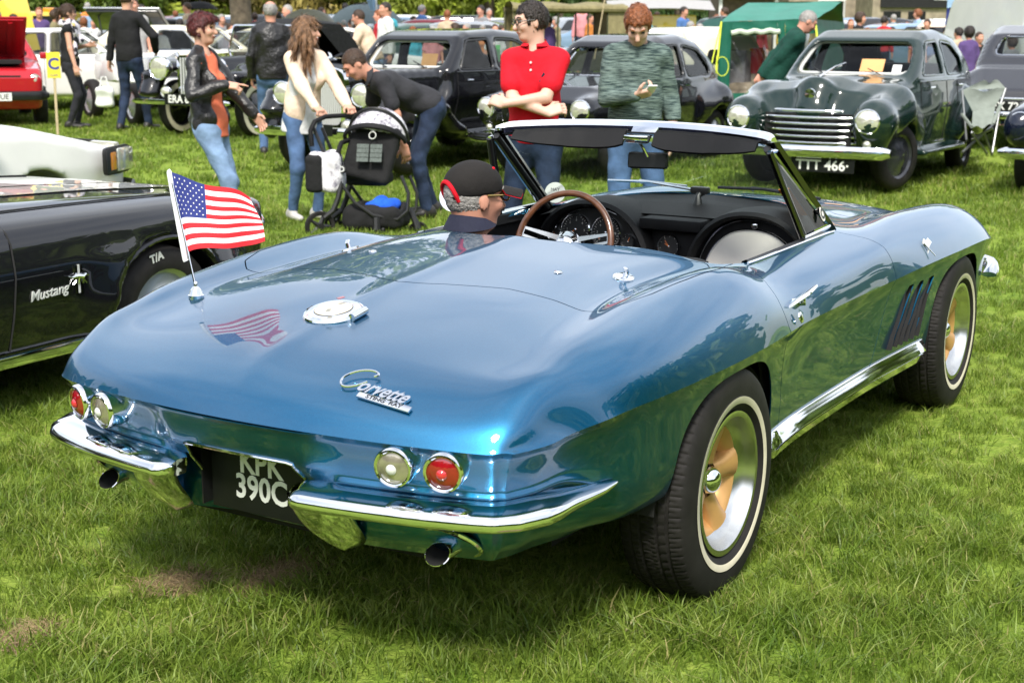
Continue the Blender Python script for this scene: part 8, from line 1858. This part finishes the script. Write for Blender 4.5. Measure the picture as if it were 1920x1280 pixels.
# ---------------------------------------------------------------- green tent
def build_tent():
    M_TENT = cloth('green_tent_nylon', (.010, .115, .072), .12, 5, bump=.5, bs=5, rough=.55); M_TENTL = cloth('paler_green_nylon', (.035, .19, .14), .1, 5, bump=.4, bs=5, rough=.55); M_YEL = mat('yellow_guy_rope', (.62, .72, .04), rough=.7)  # front roof slope gets a paler green than the walls
    D1, D2 = 19.2, 20.6; P = lambda px, py, D: Vector(at(px, py, D)); c0 = gp(1440, 19.6); r = empty('tent', c0, 0, 'green frame tent with clear plastic windows behind the fleece man', 'tent'); T = lambda v: Vector(v)-Vector(c0)
    gl, gr, gbr = gp(1345, D1), gp(1555, D1), gp(1608, D2+1.2); hL, hR = 1.72, 1.72
    fl, frr = Vector(at(1352, 42, D1)), Vector(at(1528, 36, D1)); rl, rr_ = Vector(at(1402, 6, D1+1.1)), Vector(at(1578, 3, D1+1.1)); br = Vector(at(1582, 42, D2+1.0)); bl = Vector(at(1420, 44, D2+1.0))
    def sheet(nm, m, a, b, c, d, n=14, amp=.02, top=None):
        V = []; a, b, c, d = map(Vector, (a, b, c, d)); nrm = (b-a).cross(d-a).normalized()
        for i in range(n+1):
            for j in range(n+1):
                u, v = i/n, j/n; p = (a*(1-u)+b*u)*(1-v)+(d*(1-u)+c*u)*v; w = amp*math.sin(u*9+v*3)*math.sin(math.pi*v)*.6+amp*(mnoise.noise((p.x*2, p.y*2, p.z*2)))
                V.append(T(p+nrm*w))
        return mesh_obj(nm, V, grid_faces(n+1, n+1), m, r)
    B = lambda g_: Vector((g_[0], g_[1], g_[2]+.01))
    sheet('roof_front', M_TENTL, fl, frr, rr_, rl, amp=.03); sheet('roof_back', M_TENT, bl, br, rr_, rl, amp=.02); sheet('side_wall', M_TENT, B(gr), B(gbr), br, frr, amp=.03); sheet('side_wall', M_TENT, B(gl), B(gp(1430, D2+1.2)), bl, fl, amp=.03)
    # front wall in panels round two clear windows
    e = lambda u, v: (Vector(B(gl))*(1-u)+Vector(B(gr))*u)*(1-v)+(fl*(1-u)+frr*u)*v
    for u0, u1, v0, v1 in ((0, .12, 0, 1), (.12, .60, 0, .38), (.12, .60, .88, 1), (.60, .68, 0, 1), (.68, 1, 0, .40), (.68, 1, .88, 1)): sheet('front_wall', M_TENT, e(u0, v0), e(u1, v0), e(u1, v1), e(u0, v1), 8, .022)
    clr = thin_glass('clear_tent_plastic', (.74, .74, .72), 2.0)
    for u0, u1 in ((.12, .60), (.68, 1)): sheet('clear_window', clr, e(u0, .40), e(u1, .40), e(u1, .88), e(u0, .88), 16, .03)
    g = G(); g.tube([T(e(u, .905)-Vector(FW)*.03+Vector((0, 0, .012*math.sin(u*40)))) for u in np.linspace(.11, .62, 16)], .035, 8); g.build('rolled_blind', cloth('pale_rolled_cloth', (.55, .62, .50)), r)
    g = G(); g.box(T(e(.30, .60)+Vector(FW)*.6), (.5, .3, .7)); g.build('inner_box', mat('lightened_grey_stowage', (.30, .30, .33), rough=.8, var=.3), r); g = G(); g.box(T(e(.45, .72)+Vector(FW)*.5), (.12, .2, .35), bev=.04); g.build('red_bottle_bag', M_REDTRIM, r); g = G(); g.box(T(e(.4, .42)+Vector(FW)*.5), (.9, .4, .35), bev=.08); g.build('ground_bags', mat('brown_stowage', (.42, .35, .27), rough=.9, var=.5, vscale=7), r)  # interior tones lightened to stand in for reflections in the clear windows
    g = G(); f0 = fl-Vector(FW)*.03; g.tube([T(f0), T(Vector(at(1346, 108, D1-.1)))], .012); g.ring([T(Vector(at(1354+12*math.cos(a), 125+18*math.sin(a), D1-.15))) for a in np.linspace(0, 6.28, 16, endpoint=False)], .006); g.tube([T(Vector(at(1345, 105, D1-.12))), T(Vector(at(1343, 138, D1-.12)))], .012); g.build('guy_rope', M_YEL, r)
    g = G(); g.tube([T(fl), T(Vector(gp(1308, D1-1.0))+Vector((0, 0, .02)))], .008); g.tube([T(frr), T(Vector(at(1532, 70, D1-.1)))], .014); g.build('guy_rope', M_YEL, r)
build_tent()

# ---------------------------------------------------------------- folding camp chair
def build_chair():
    D0 = 15.2; c0 = gp(1838, D0); r = empty('camp_chair', c0, 0, 'grey folding camp chair beside the green saloon', 'chair'); T = lambda px, py, d=0.0: Vector(at(px, py, D0+d))-Vector(c0); cl = cloth('grey_green_canvas', (.23, .26, .225), .08, 9, bump=.6, bs=14); al = mat('grey_metal_tube', (.35, .36, .36), rough=.35, metal=.8)
    def sh(nm, q, n=10, sag=.04):
        V = []
        for i in range(n+1):
            for j in range(n+1):
                u, v = i/n, j/n; p = (q[0]*(1-u)+q[1]*u)*(1-v)+(q[3]*(1-u)+q[2]*u)*v; V.append(p+Vector(FW)*sag*math.sin(math.pi*u)*math.sin(math.pi*v)+Vector((0, 0, .025*math.sin(u*9)*v*v*math.sin(math.pi*u))))
        return mesh_obj(nm, V, grid_faces(n+1, n+1), cl, r)
    sh('backrest', (T(1823, 208, -.1), T(1866, 200, .05), T(1886, 166, .1), T(1804, 170, -.1))); sh('backrest_top', (T(1804, 170, -.1), T(1886, 166, .1), T(1872, 151, .1), T(1838, 153, 0)), 10, .03); sh('seat', (T(1824, 208, -.1), T(1866, 200, .05), T(1862, 234, -.35), T(1822, 240, -.45)))
    g = G()
    for a, b, d0, d1 in (((1804, 170), (1812, 262), -.1, -.1), ((1804, 286), (1862, 235), -.3, .1), ((1822, 248), (1850, 288), -.4, .1), ((1876, 196), (1868, 240), .08, .05), ((1868, 240), (1860, 288), .05, .0), ((1846, 250), (1860, 290), -.2, .0), ((1886, 166), (1876, 196), .1, .08), ((1822, 262), (1862, 240), -.1, -.3)): g.tube([T(*a, d0), T(*b, d1)], .013, 8)
    g.build('tube_frame', al, r); g = G(); g.tube([T(1804, 215, -.1), T(1822, 238, -.45)], .018, 6); g.tube([T(1876, 196, .08), T(1862, 232, -.35)], .018, 6, flat=.5); g.build('armrest', cl, r)
build_chair()

# ---------------------------------------------------------------- class sign, umbrellas, stalls and small site furniture
r = empty('class_sign', gp(97, 18.4), 0, 'yellow board with a blue letter C on a timber stake', 'sign'); Tt = Matrix.Rotation(YAW+math.pi+R(12), 4, 'Z')
g = G(); g.box((0, 0, .55), (.03, .03, 1.0), M=Tt); g.build('stake', MATS['pale_timber'], r); g = G(); g.box(Tt @ Vector((.02, 0, .94)), (.008, .17, .33), M=Tt); g.build('board', mat('yellow_board', (.80, .66, .05), rough=.5, var=.03), r)
text_obj('letter', 'C', .20, mat('blue_print', (.03, .05, .30), rough=.5), r, Tt @ frame((.0255, 0, .95), (0, 1, 0), (0, 0, 1)), .001, .006); text_obj('small_print', 'CLASS', .035, MATS['blue_print'], r, Tt @ frame((.0255, 0, .81), (0, 1, 0), (0, 0, 1)), .001, 0)
def umbrella(label, px, ytop, D, rad, m, zr=.35):
    c = Vector(at(px, ytop, D)); r = empty('umbrella', gp(px, D), 0, label, 'umbrella'); T = c-r.location; g = G(); n = 8; V = [T]; F = []
    for k, t in enumerate((.25, .5, .75, 1.0)):
        for j in range(n*2):
            a = math.pi*j/n; rr = rad*t*(1.0 if j % 2 == 0 else .955); V.append(T+Vector((rr*math.cos(a), rr*math.sin(a), -zr*rad*2*(1-math.sqrt(max(0, 1-(t*.93)**2)))*.75)))
    F = [(0, 1+j, 1+(j+1) % 16) for j in range(16)]+[(1+16*k+j, 1+16*(k+1)+j, 1+16*(k+1)+(j+1) % 16, 1+16*k+(j+1) % 16) for k in range(3) for j in range(16)]
    g.add(V, F); g.build('canopy', m, r); g = G(); g.tube([T+Vector((0, 0, .05)), T+Vector((0, 0, -1.0))], .012); g.build('shaft', M_BLACK, r)
    for j in range(n): a = 2*math.pi*j/n; g = G(); g.tube([T+Vector((0, 0, -.03)), T+Vector((rad*math.cos(a), rad*math.sin(a), -zr*rad*2*.48))], .006, 4); g.build('rib', M_BLACK, r)
umbrella('large dark olive umbrella behind the long-haired woman', 577, 17, 24, .46, cloth('olive_black_nylon', (.045, .047, .032), .1, rough=.5), .50); umbrella('black umbrella over visitors left of the tree trunk', 375, 3, 34, .42, C_BLACK, .45)
umbrella('pale cream umbrella above the blue stand at right', 1748, 40, 33, .35, C_PEACH, .4); umbrella('white parasol in front of the yellow stall', 1268, 36, 38, .5, C_WHITE, .4)
def dome_tent(label, px, D, rad, hgt, m):
    r = empty('dome_tent', gp(px, D), 0, label, 'tent'); g = G(); P = []
    for t in np.linspace(0, 1, 8): P.append([(rad*math.cos(a)*math.cos(t*math.pi/2)**.8, rad*math.sin(a)*math.cos(t*math.pi/2)**.8, hgt*math.sin(t*math.pi/2)) for a in np.linspace(0, 6.283, 20, endpoint=False)])
    g.grid(np.array(P), closed_v=True); g.build('fabric', m, r)
    for k in range(2): a0 = math.pi/2*k+.4; g = G(); g.tube([(rad*1.01*math.cos(t)*math.cos(a0), rad*1.01*math.cos(t)*math.sin(a0), hgt*1.01*abs(math.sin(t))) for t in np.linspace(0, math.pi, 20)], .02, 6); g.build('pole', M_BLACK, r)
dome_tent('grey dome tent left of the small flag on a pole', 687, 36, 1.3, 1.78, cloth('grey_tent_nylon', (.14, .18, .19), .1)); dome_tent('dark green dome tent between the cream van and the frame tent', 1352, 27, .9, 1.62, cloth('dark_green_nylon', (.02, .07, .06), .1))
r = empty('flag_pole', gp(706, 34), 0, 'small red, white and blue pennant on a pole beside the dome tent', 'flag'); g = G(); g.tube([(0, 0, 0), (0, 0, 2.5)], .02); g.build('pole', M_WHITE, r)
for k, m_ in enumerate((MATS['white_blouse_cloth'], C_REDP, MATS['pale_blue_cloth'])): Tz = Matrix.Rotation(CR+math.pi, 4, 'Z'); g = G(); g.grid(np.array([[list(Tz @ Vector((.02+.22*u*(1-v*.5), .03*math.sin(u*5), 2.45-.27*k-.27*v))) for v in (0, .5, 1)] for u in np.linspace(0, 1, 6)])); g.build('cloth_band', m_, r)
r = empty('feather_flag', gp(1852, 30), 0, 'pale blue flag flying left of the ice cream van', 'flag'); g = G(); g.tube([(0, 0, 0), (0, 0, 2.6)], .02); g.build('pole', M_WHITE, r); Tz = Matrix.Rotation(CR+math.pi, 4, 'Z'); g = G(); g.grid(np.array([[list(Tz @ Vector((.9*u, .06*math.sin(u*6+v), 2.55-.5*v-.25*u))) for v in np.linspace(0, 1, 5)] for u in np.linspace(0, 1, 8)])); g.build('cloth', MATS['pale_blue_cloth'], r)
# doughnut stall
r = empty('food_stall', gp(1385, 40), YAW+math.pi, 'cream food stall with a FRESH DONUTS fascia sign', 'stall'); g = G(); g.box((-1.2, .2, 1.05), (2.2, 1.5, 2.1)); g.build('body', mat('stall_dark_wood', (.10, .07, .04), rough=.8, var=.3), r); g = G(); g.box((.04, .2, 2.36), (.10, 1.75, .36)); g.box((.2, .2, 2.13), (.5, 1.9, .05)); g.build('fascia', M_PWHITE, r)  # stall body in dark brown, uneven wood tone
for y in (-.55, 1.0): g = G(); g.box((.12, y, 1.05), (.09, .09, 2.1)); g.build('post', M_PWHITE, r)
text_obj('sign_letters', 'FRESH DONUTS', .19, mat('grey_print', (.12, .12, .13), rough=.5), r, frame((.093, .22, 2.37), (0, 1, 0), (0, 0, 1)), .003, .004)
r = empty('market_stall', gp(1240, 36), CR, 'yellow fairground stall with a pale awning beyond the ginger man', 'stall'); g = G(); g.box((0, 0, 1.1), (1.6, 1.2, .9), bev=.05); g.build('counter', M_PYEL, r); g = G(); P = [[(x, y, 1.95-.25*abs(y)-.1*x*x*.3) for y in np.linspace(-1, 1, 9)] for x in np.linspace(-1.4, 1.2, 9)]; g.grid(np.array(P)); g.build('awning', C_GREYT, r)
r = empty('yellow_panel', gp(66, 27), 0, 'upright yellow car bonnet panel behind the red car', 'bonnet'); g = G(); T = Matrix.Rotation(YAW+math.pi, 4, 'Z') @ Matrix.Rotation(R(12), 4, 'X'); g.box(T @ Vector((0, 0, 1.35)), (.03, .55, 1.15), bev=.012, M=T); g.build('panel', M_PYEL, r); g = G(); g.tube([T @ Vector((-.02, 0, .8)), T @ Vector((-.6, .1, .0))], .02); g.build('prop', M_BLACK, r)
r = empty('raised_boot_lid', gp(225, 26.5), 0, 'raised black boot lid behind the grey T-shirt man', 'boot lid'); T = Matrix.Rotation(YAW+math.pi, 4, 'Z') @ Matrix.Rotation(R(-22), 4, 'Y'); g = G(); g.box(T @ Vector((0, .0, 1.62)), (.9, 1.35, .05), bev=.02, M=T); g.build('lid', M_PBLACK, r); g = G(); g.box(T @ Vector((.02, 0, 1.66)), (.95, 1.42, .025), bev=.01, M=T); g.build('outer_skin', M_PSILVER, r)
for y in (-.6, .6): g = G(); g.tube([(.0, y*.3, 0), (.05, y, 1.6)], .015); g.build('strut', M_BLACK, r)
# play stand with blue and red posts and a white rail
r = empty('play_stand', gp(1795, 31), CR, 'white topped stand on red and blue posts at the right', 'stand'); g = G(); g.box((0, 0, 2.0), (.98, .4, .06)); g.build('top_rail', M_WHITE, r)
for x, m_ in ((-.28, M_FBLUE), (.02, MATS['royal_blue_cloth']), (.22, M_REDTRIM), (.34, M_PYEL)): g = G(); g.tube([(x, 0, 0), (x*.8, 0, 2.0)], .035); g.build('post', m_, r)
r = empty('picnic_table', gp(1808, 24.5), CR, 'blue trestle table with a pale rail behind the green saloon', 'table'); g = G(); g.box((0, 0, .62), (.9, .6, .05)); g.build('table_top', MATS['royal_blue_cloth'], r)
for x in (-.35, .35): g = G(); g.tube([(x, -.2, 0), (x, .2, .6)], .025); g.tube([(x, .2, 0), (x, -.2, .6)], .025); g.build('leg', MATS['royal_blue_cloth'], r)
r = empty('rope_fence', gp(1840, 23.5), CR, 'low pale rail on timber posts near the ice cream van', 'fence'); g = G(); g.tube([(-1.0, 0, .48), (1.2, 0, .50)], .022); g.build('rail', M_WHITE, r)
for x in (-.9, .1, 1.1): g = G(); g.box((x, 0, .35), (.05, .05, .70)); g.build('post', MATS['pale_timber'], r)
# stone house with white shutters on the far right
M_STONE = mat('pale_stone', (.30, .25, .18), rough=.9, var=.3, vscale=3); M_ROOF = mat('red_roof_tile', (.22, .07, .04), rough=.9, var=.3)
r = empty('stone_house', gp(1660, 62), YAW+math.pi, 'stone house with white doors behind the far lawn', 'house'); g = G(); g.box((-2.5, 0, 2.6), (5, 8.5, 5.2)); g.build('wall', M_STONE, r); g = G(); g.prism([(.3, -4.5, 5.2), (.3, 4.5, 5.2), (-2.5, 4.5, 7.6), (-2.5, -4.5, 7.6)], (0, 0, 0), (0, 0, .2)); g.build('roof', M_ROOF, r)
for y, w, h, m_ in ((1.9, .9, 2.2, M_WHITE), (3.0, 1.2, 2.4, M_WHITE), (-.4, 1.1, 1.2, M_SMOKE), (-2.4, 1.1, 1.2, M_SMOKE)):
    z = h/2 if m_ is M_WHITE else 1.7; w_ = empty('door' if m_ is M_WHITE else 'window'); w_.parent = r; g = G(); g.box((.04, y, z), (.08, w, h), bev=.01); g.build('leaf' if m_ is M_WHITE else 'pane', m_, w_)
    if m_ is M_SMOKE: g = G(); g.ring([(.08, y+a*w/2, z+b*h/2) for a, b in ((-1, -1), (1, -1), (1, 1), (-1, 1))], .06, 4); g.build('frame', M_WHITE, w_)
r = empty('outbuilding', gp(1712, 58), YAW+math.pi, 'low stone outbuilding with dark openings beside the house', 'building'); g = G(); g.box((-1.5, 0, 1.5), (3, 3.4, 3.0)); g.build('wall', M_STONE, r)
for y in (-.9, .1): g = G(); g.box((.02, y, 1.35), (.06, .7, .9)); g.build('window', M_SMOKE, r)
g = G(); g.box((.05, .2, 2.2), (.2, 3.2, .5)); g.build('lintel', M_DARK, r)

# ---------------------------------------------------------------- trees and hedge closing the field
def leaf_mat(name, c):
    m = mat(name, c, rough=.55, var=.45, vscale=1.2, spec=.3, col2=tuple(min(1, x*1.9) for x in c)); return m
LEAF = [leaf_mat('spring_leaf', (.150, .185, .028)), leaf_mat('mid_leaf', (.090, .130, .020)), leaf_mat('dark_leaf', (.030, .055, .014)), leaf_mat('bronze_leaf', (.150, .120, .032)), leaf_mat('lime_leaf', (.200, .240, .030))]
M_BARK = mat('grey_bark', (.12, .095, .065), rough=.95, var=.35, vscale=9, bump=.8, bscale=14)
def crown_mesh(name, rx, ry, rz_, nleaf, lsz, seed, m, skirt=False):
    g_ = np.random.default_rng(seed); n_cl = 60; cl = g_.normal(size=(n_cl, 3)); cl /= np.linalg.norm(cl, axis=1, keepdims=True); cl *= (g_.uniform(.35, 1, n_cl)**.5)[:, None]; cr_ = g_.uniform(.16, .34, n_cl)
    k = g_.integers(0, n_cl, nleaf); d = g_.normal(size=(nleaf, 3)); d /= np.linalg.norm(d, axis=1, keepdims=True); p = cl[k]+d*(cr_[k]*g_.uniform(.55, 1.0, nleaf))[:, None]; p *= np.array([rx, ry, rz_])
    a = g_.normal(size=(nleaf, 3)); a /= np.linalg.norm(a, axis=1, keepdims=True); b = np.cross(a, g_.normal(size=(nleaf, 3))); b /= np.linalg.norm(b, axis=1, keepdims=True); s = lsz*g_.uniform(.6, 1.3, nleaf)[:, None]
    V = np.stack([p-a*s, p+b*s*.45, p+a*s, p-b*s*.45], 1).reshape(-1, 3).astype(np.float32); me = bpy.data.meshes.new(name); me.vertices.add(len(V)); me.vertices.foreach_set('co', V.ravel()); F = np.arange(len(V), dtype=np.int32); me.loops.add(len(F)); me.loops.foreach_set('vertex_index', F); me.polygons.add(nleaf); me.polygons.foreach_set('loop_start', np.arange(0, len(F), 4, dtype=np.int32)); me.materials.append(m); me.update(calc_edges=True); return me
CROWNS = [[crown_mesh('crown', 1, 1, 1, 11000, .050, 20+i*7+j, LEAF[i]) for j in range(2)] for i in range(5)]
def tree(label, px, D, w, h, zc, kind, var, trunk_r=.22, group='trees along the far edge of the field', trunk_h=None):
    loc = gp(px, D); r = empty('tree', loc, rng.uniform(0, 6.28), label, 'tree', group); o = bpy.data.objects.new('crown', CROWNS[kind][var]); COL.objects.link(o); o.parent = r; o.location = (0, 0, zc); o.scale = (w, w, h)
    g = G(); th = trunk_h or max(.6, zc); g.tube([(0, 0, -.1), (.05, .02, th*.4), (-.03, .06, th)], [trunk_r*1.25, trunk_r, trunk_r*.8], 10)
    for k in range(4): a = 1.6*k+.4; g.tube([(-.02, .05, th*.9), (w*.3*math.cos(a), w*.3*math.sin(a), th+h*.25), (w*.55*math.cos(a), w*.55*math.sin(a), th+h*.6)], [trunk_r*.6, trunk_r*.4, trunk_r*.15], 7)
    g.build('trunk', M_BARK, r); return r
kinds = {0: 'yellow-green', 1: 'mid green', 2: 'dark evergreen', 3: 'bronze-green', 4: 'bright lime'}
T_ = [(-120, 58, 0), (-20, 62, 1), (70, 55, 0), (150, 60, 3), (215, 54, 1), (285, 58, 4), (350, 55, 4), (420, 60, 0), (500, 56, 3), (560, 60, 0), (620, 57, 3), (690, 62, 2), (745, 58, 0), (800, 56, 4), (860, 60, 4), (915, 57, 4), (975, 62, 1), (1020, 66, 2), (1075, 64, 2), (1130, 60, 1), (1180, 66, 2), (1225, 62, 1), (1275, 68, 2), (1325, 70, 3), (1560, 72, 1), (1620, 78, 4), (1740, 64, 0), (1790, 66, 4), (1845, 62, 0), (1900, 66, 1), (1970, 60, 0), (2050, 64, 1)]
LM = [(0, 'beyond the red car'), (110, 'beyond the ponytail woman'), (190, 'above the black pullover'), (260, 'above the grey T-shirt man'), (330, 'above the cream saloon'), (400, 'above the red-haired woman'), (470, 'beside the bare trunk'), (530, 'above the bald man'), (590, 'above the long-haired woman'), (655, 'above the white hatchback'), (720, 'beside the small pennant'), (775, 'over the vintage saloon windscreen'), (830, 'over the vintage saloon roof'), (890, 'over the rear of the vintage saloon'), (945, 'left of the red polo man'), (1000, 'above the red polo man'), (1050, 'left over the army truck'), (1105, 'over the army truck'), (1155, 'left of the ginger man'), (1205, 'above the ginger man'), (1250, 'right of the ginger man'), (1300, 'left of the doughnut stall'), (1400, 'at the doughnut stall'), (1590, 'behind the tent ridge'), (1680, 'above the stone house'), (1765, 'above the green saloon tail'), (1815, 'above the white-topped stand'), (1870, 'left of the ice cream van'), (1930, 'above the ice cream van'), (2000, 'right of the ice cream van')]
def lm(px): return next((n for x, n in LM if px < x), 'at the far right end')
cnt = {}
for i, (px, D, k) in enumerate(T_):
    w = 3.0+.6*math.sin(i*2.3); h = 3.6+.9*math.sin(i*1.7+1); side = 'left' if px < 640 else ('middle' if px < 1280 else 'right'); cnt[(k, side)] = cnt.get((k, side), 0)+1
    tree(('%s leafy tree %s' % (kinds[k], lm(px))) if px > -100 else 'first tree at the far left end', px, D, w, h, 2.9+.5*math.sin(i), k, i % 2, group='trees of the far tree line')
# second, darker rank behind so no sky shows between crowns
for i, px in enumerate(range(-160, 2120, 76)):
    _w = lm(px) if 0 < px < 1960 else 'off the left edge' if px < 1 else 'off the right edge'; cnt[_w] = cnt.get(_w, -1)+1; tree('%s tall tree in the back rank, %s' % (('leftmost', 'second', 'third', 'fourth')[cnt[_w]], _w), px, 82+6*math.sin(i*1.3), 4.4, 6.5, 5.0, (1, 2, 0, 1)[i % 4], i % 2, group='dark trees in the rank behind the far tree line')
# clipped conifer columns behind the ginger man
for px in (1050, 1210, 1270, 1345): 
    loc = gp(px, 56); r = empty('conifer', loc, 0, 'clipped dark conifer column '+lm(px), 'tree', 'clipped conifer columns behind the stalls'); o = bpy.data.objects.new('crown', CROWNS[2][px % 2]); COL.objects.link(o); o.parent = r; o.location = (0, 0, 2.2); o.scale = (1.0, 1.0, 3.0); g = G(); g.tube([(0, 0, -.1), (0, 0, 2)], .15); g.build('trunk', M_BARK, r)
# ---------------------------------------------------------------- far rows of parked cars and the rest of the crowd
used = [False, False]
for (px, D, kind, rot, m_, nm), wh in zip(spec, near):
    src = FAR[kind]
    if not used[kind]: o = src; used[kind] = True
    else: o = copy_tree(src)
    o.location = gp(px, D); o.rotation_euler = (0, 0, CR+R(rot)); o['label'] = nm+' parked '+wh; o['group'] = 'cars in the far rows of the show'
    for ch in o.children:
        if ch.name.startswith('body'): ch.material_slots[0].link = 'OBJECT'; ch.material_slots[0].material = m_

for i, px in enumerate(range(-40, 1960, 62)):
    if 1150 < px < 1330: continue
    kind = i % 2; m_, nm = ((M_PWHITE, 'white'), (M_PGREY, 'dark grey'), (M_PSILVER, 'silver'), (M_PBLUE, 'pale blue'), (M_PBLACK, 'black'), (M_PWHITE, 'white'), (M_PMAR, 'maroon'), (M_PDG, 'green'))[i % 8]
    o = copy_tree(FAR[kind]); o.location = gp(px, 44+3*math.sin(i*1.9)); o.rotation_euler = (0, 0, CR+R((15, 70, -20, 40, 160)[i % 5])); o['label'] = '%s %s in the furthest row, %s' % (nm, 'saloon' if kind else 'hatchback', lm(px)); o['group'] = 'cars in the far rows of the show'
    for ch in o.children:
        if ch.name.startswith('body'): ch.material_slots[0].link = 'OBJECT'; ch.material_slots[0].material = m_
ck = list(DY); hk = list(HR)
for i in range(62):
    px = -20+i*31.5+9*math.sin(i*3.1); k = i % 3; tc_, hcol = ck[(i*7) % len(ck)], hk[(i*5) % 4]; o = copy_tree(PROTO[k]); o.location = gp(px, 33+5*math.sin(i*1.3)); o.rotation_euler = (0, 0, FWD+R(i*67 % 360)); s_ = .94+.08*math.sin(i*2.2); o.scale = (s_,)*3
    o['label'] = 'distant %s in %s, %s hair, %s' % ('woman' if k == 1 else 'man', tc_, hcol, lm(px)); o['group'] = 'visitors in the distance'
    for ch in o.children:
        n = ch.name.split('.')[0]; mm = dye(tc_.replace(' ', '_')+'_cloth', DY[tc_]) if n == 'top' else HR[hcol] if n in ('hair', 'eyebrow') else None
        if mm: ch.material_slots[0].link = 'OBJECT'; ch.material_slots[0].material = mm
# the bare trunk at the left
r = empty('tree', gp(453, 31), 0, 'thick bare grey tree trunk above the red-haired woman', 'tree'); g = G(); g.tube([(0, 0, -.1), (.02, 0, .8), (0, .03, 2.6), (.05, 0, 5)], [.30, .24, .22, .2], 14); g.build('trunk', M_BARK, r); o = bpy.data.objects.new('crown', CROWNS[0][0]); COL.objects.link(o); o.parent = r; o.location = (0, 0, 6.6); o.scale = (3.4, 3.4, 2.2)
# low hedge at the foot of the trees: nobody could count its leaves
hb = []
V = np.concatenate([(np.array(gp(px, 52))+np.column_stack([rng.normal(0, 1.2, 700), rng.normal(0, 1.0, 700), rng.uniform(0, 1.1, 700)])) for px in range(-150, 1300, 62)]); n = len(V); a = rng.normal(size=(n, 3)); a /= np.linalg.norm(a, axis=1, keepdims=True); b = np.cross(a, rng.normal(size=(n, 3))); b /= np.linalg.norm(b, axis=1, keepdims=True); s = .22*rng.uniform(.5, 1.2, n)[:, None]
Q = np.stack([V-a*s, V+b*s*.5, V+a*s, V-b*s*.5], 1).reshape(-1, 3); o = mesh_obj('hedge', Q, np.arange(len(Q)).reshape(-1, 4), LEAF[0], None, False); tag(o, 'leafy hedge bank at the foot of the far trees', 'hedge', kind='stuff')

# the wood on the near side of the field: the car paint and chrome mirror it
V = []
for k in range(64):
    a = TOCAM+R(-128+256*k/63); d = 34+5*math.sin(k*2.1); c = np.array([CP[0]+d*math.cos(a), CP[1]+d*math.sin(a), 0]); hh = 8.0+1.6*math.sin(k*1.7)
    V.append(c+np.column_stack([rng.normal(0, 1.5, 800), rng.normal(0, 1.5, 800), hh*rng.uniform(.0, 1, 800)]))
V = np.concatenate(V); n = len(V); a = rng.normal(size=(n, 3)); a /= np.linalg.norm(a, axis=1, keepdims=True); b = np.cross(a, rng.normal(size=(n, 3))); b /= np.linalg.norm(b, axis=1, keepdims=True); s = .95*rng.uniform(.6, 1.3, n)[:, None]
Q = np.stack([V-a*s, V+b*s*.6, V+a*s, V-b*s*.6], 1).reshape(-1, 3); o = mesh_obj('wood', Q, np.arange(len(Q)).reshape(-1, 4), LEAF[1], None, False); tag(o, 'leafy wood along the near side of the field', 'wood', kind='stuff')
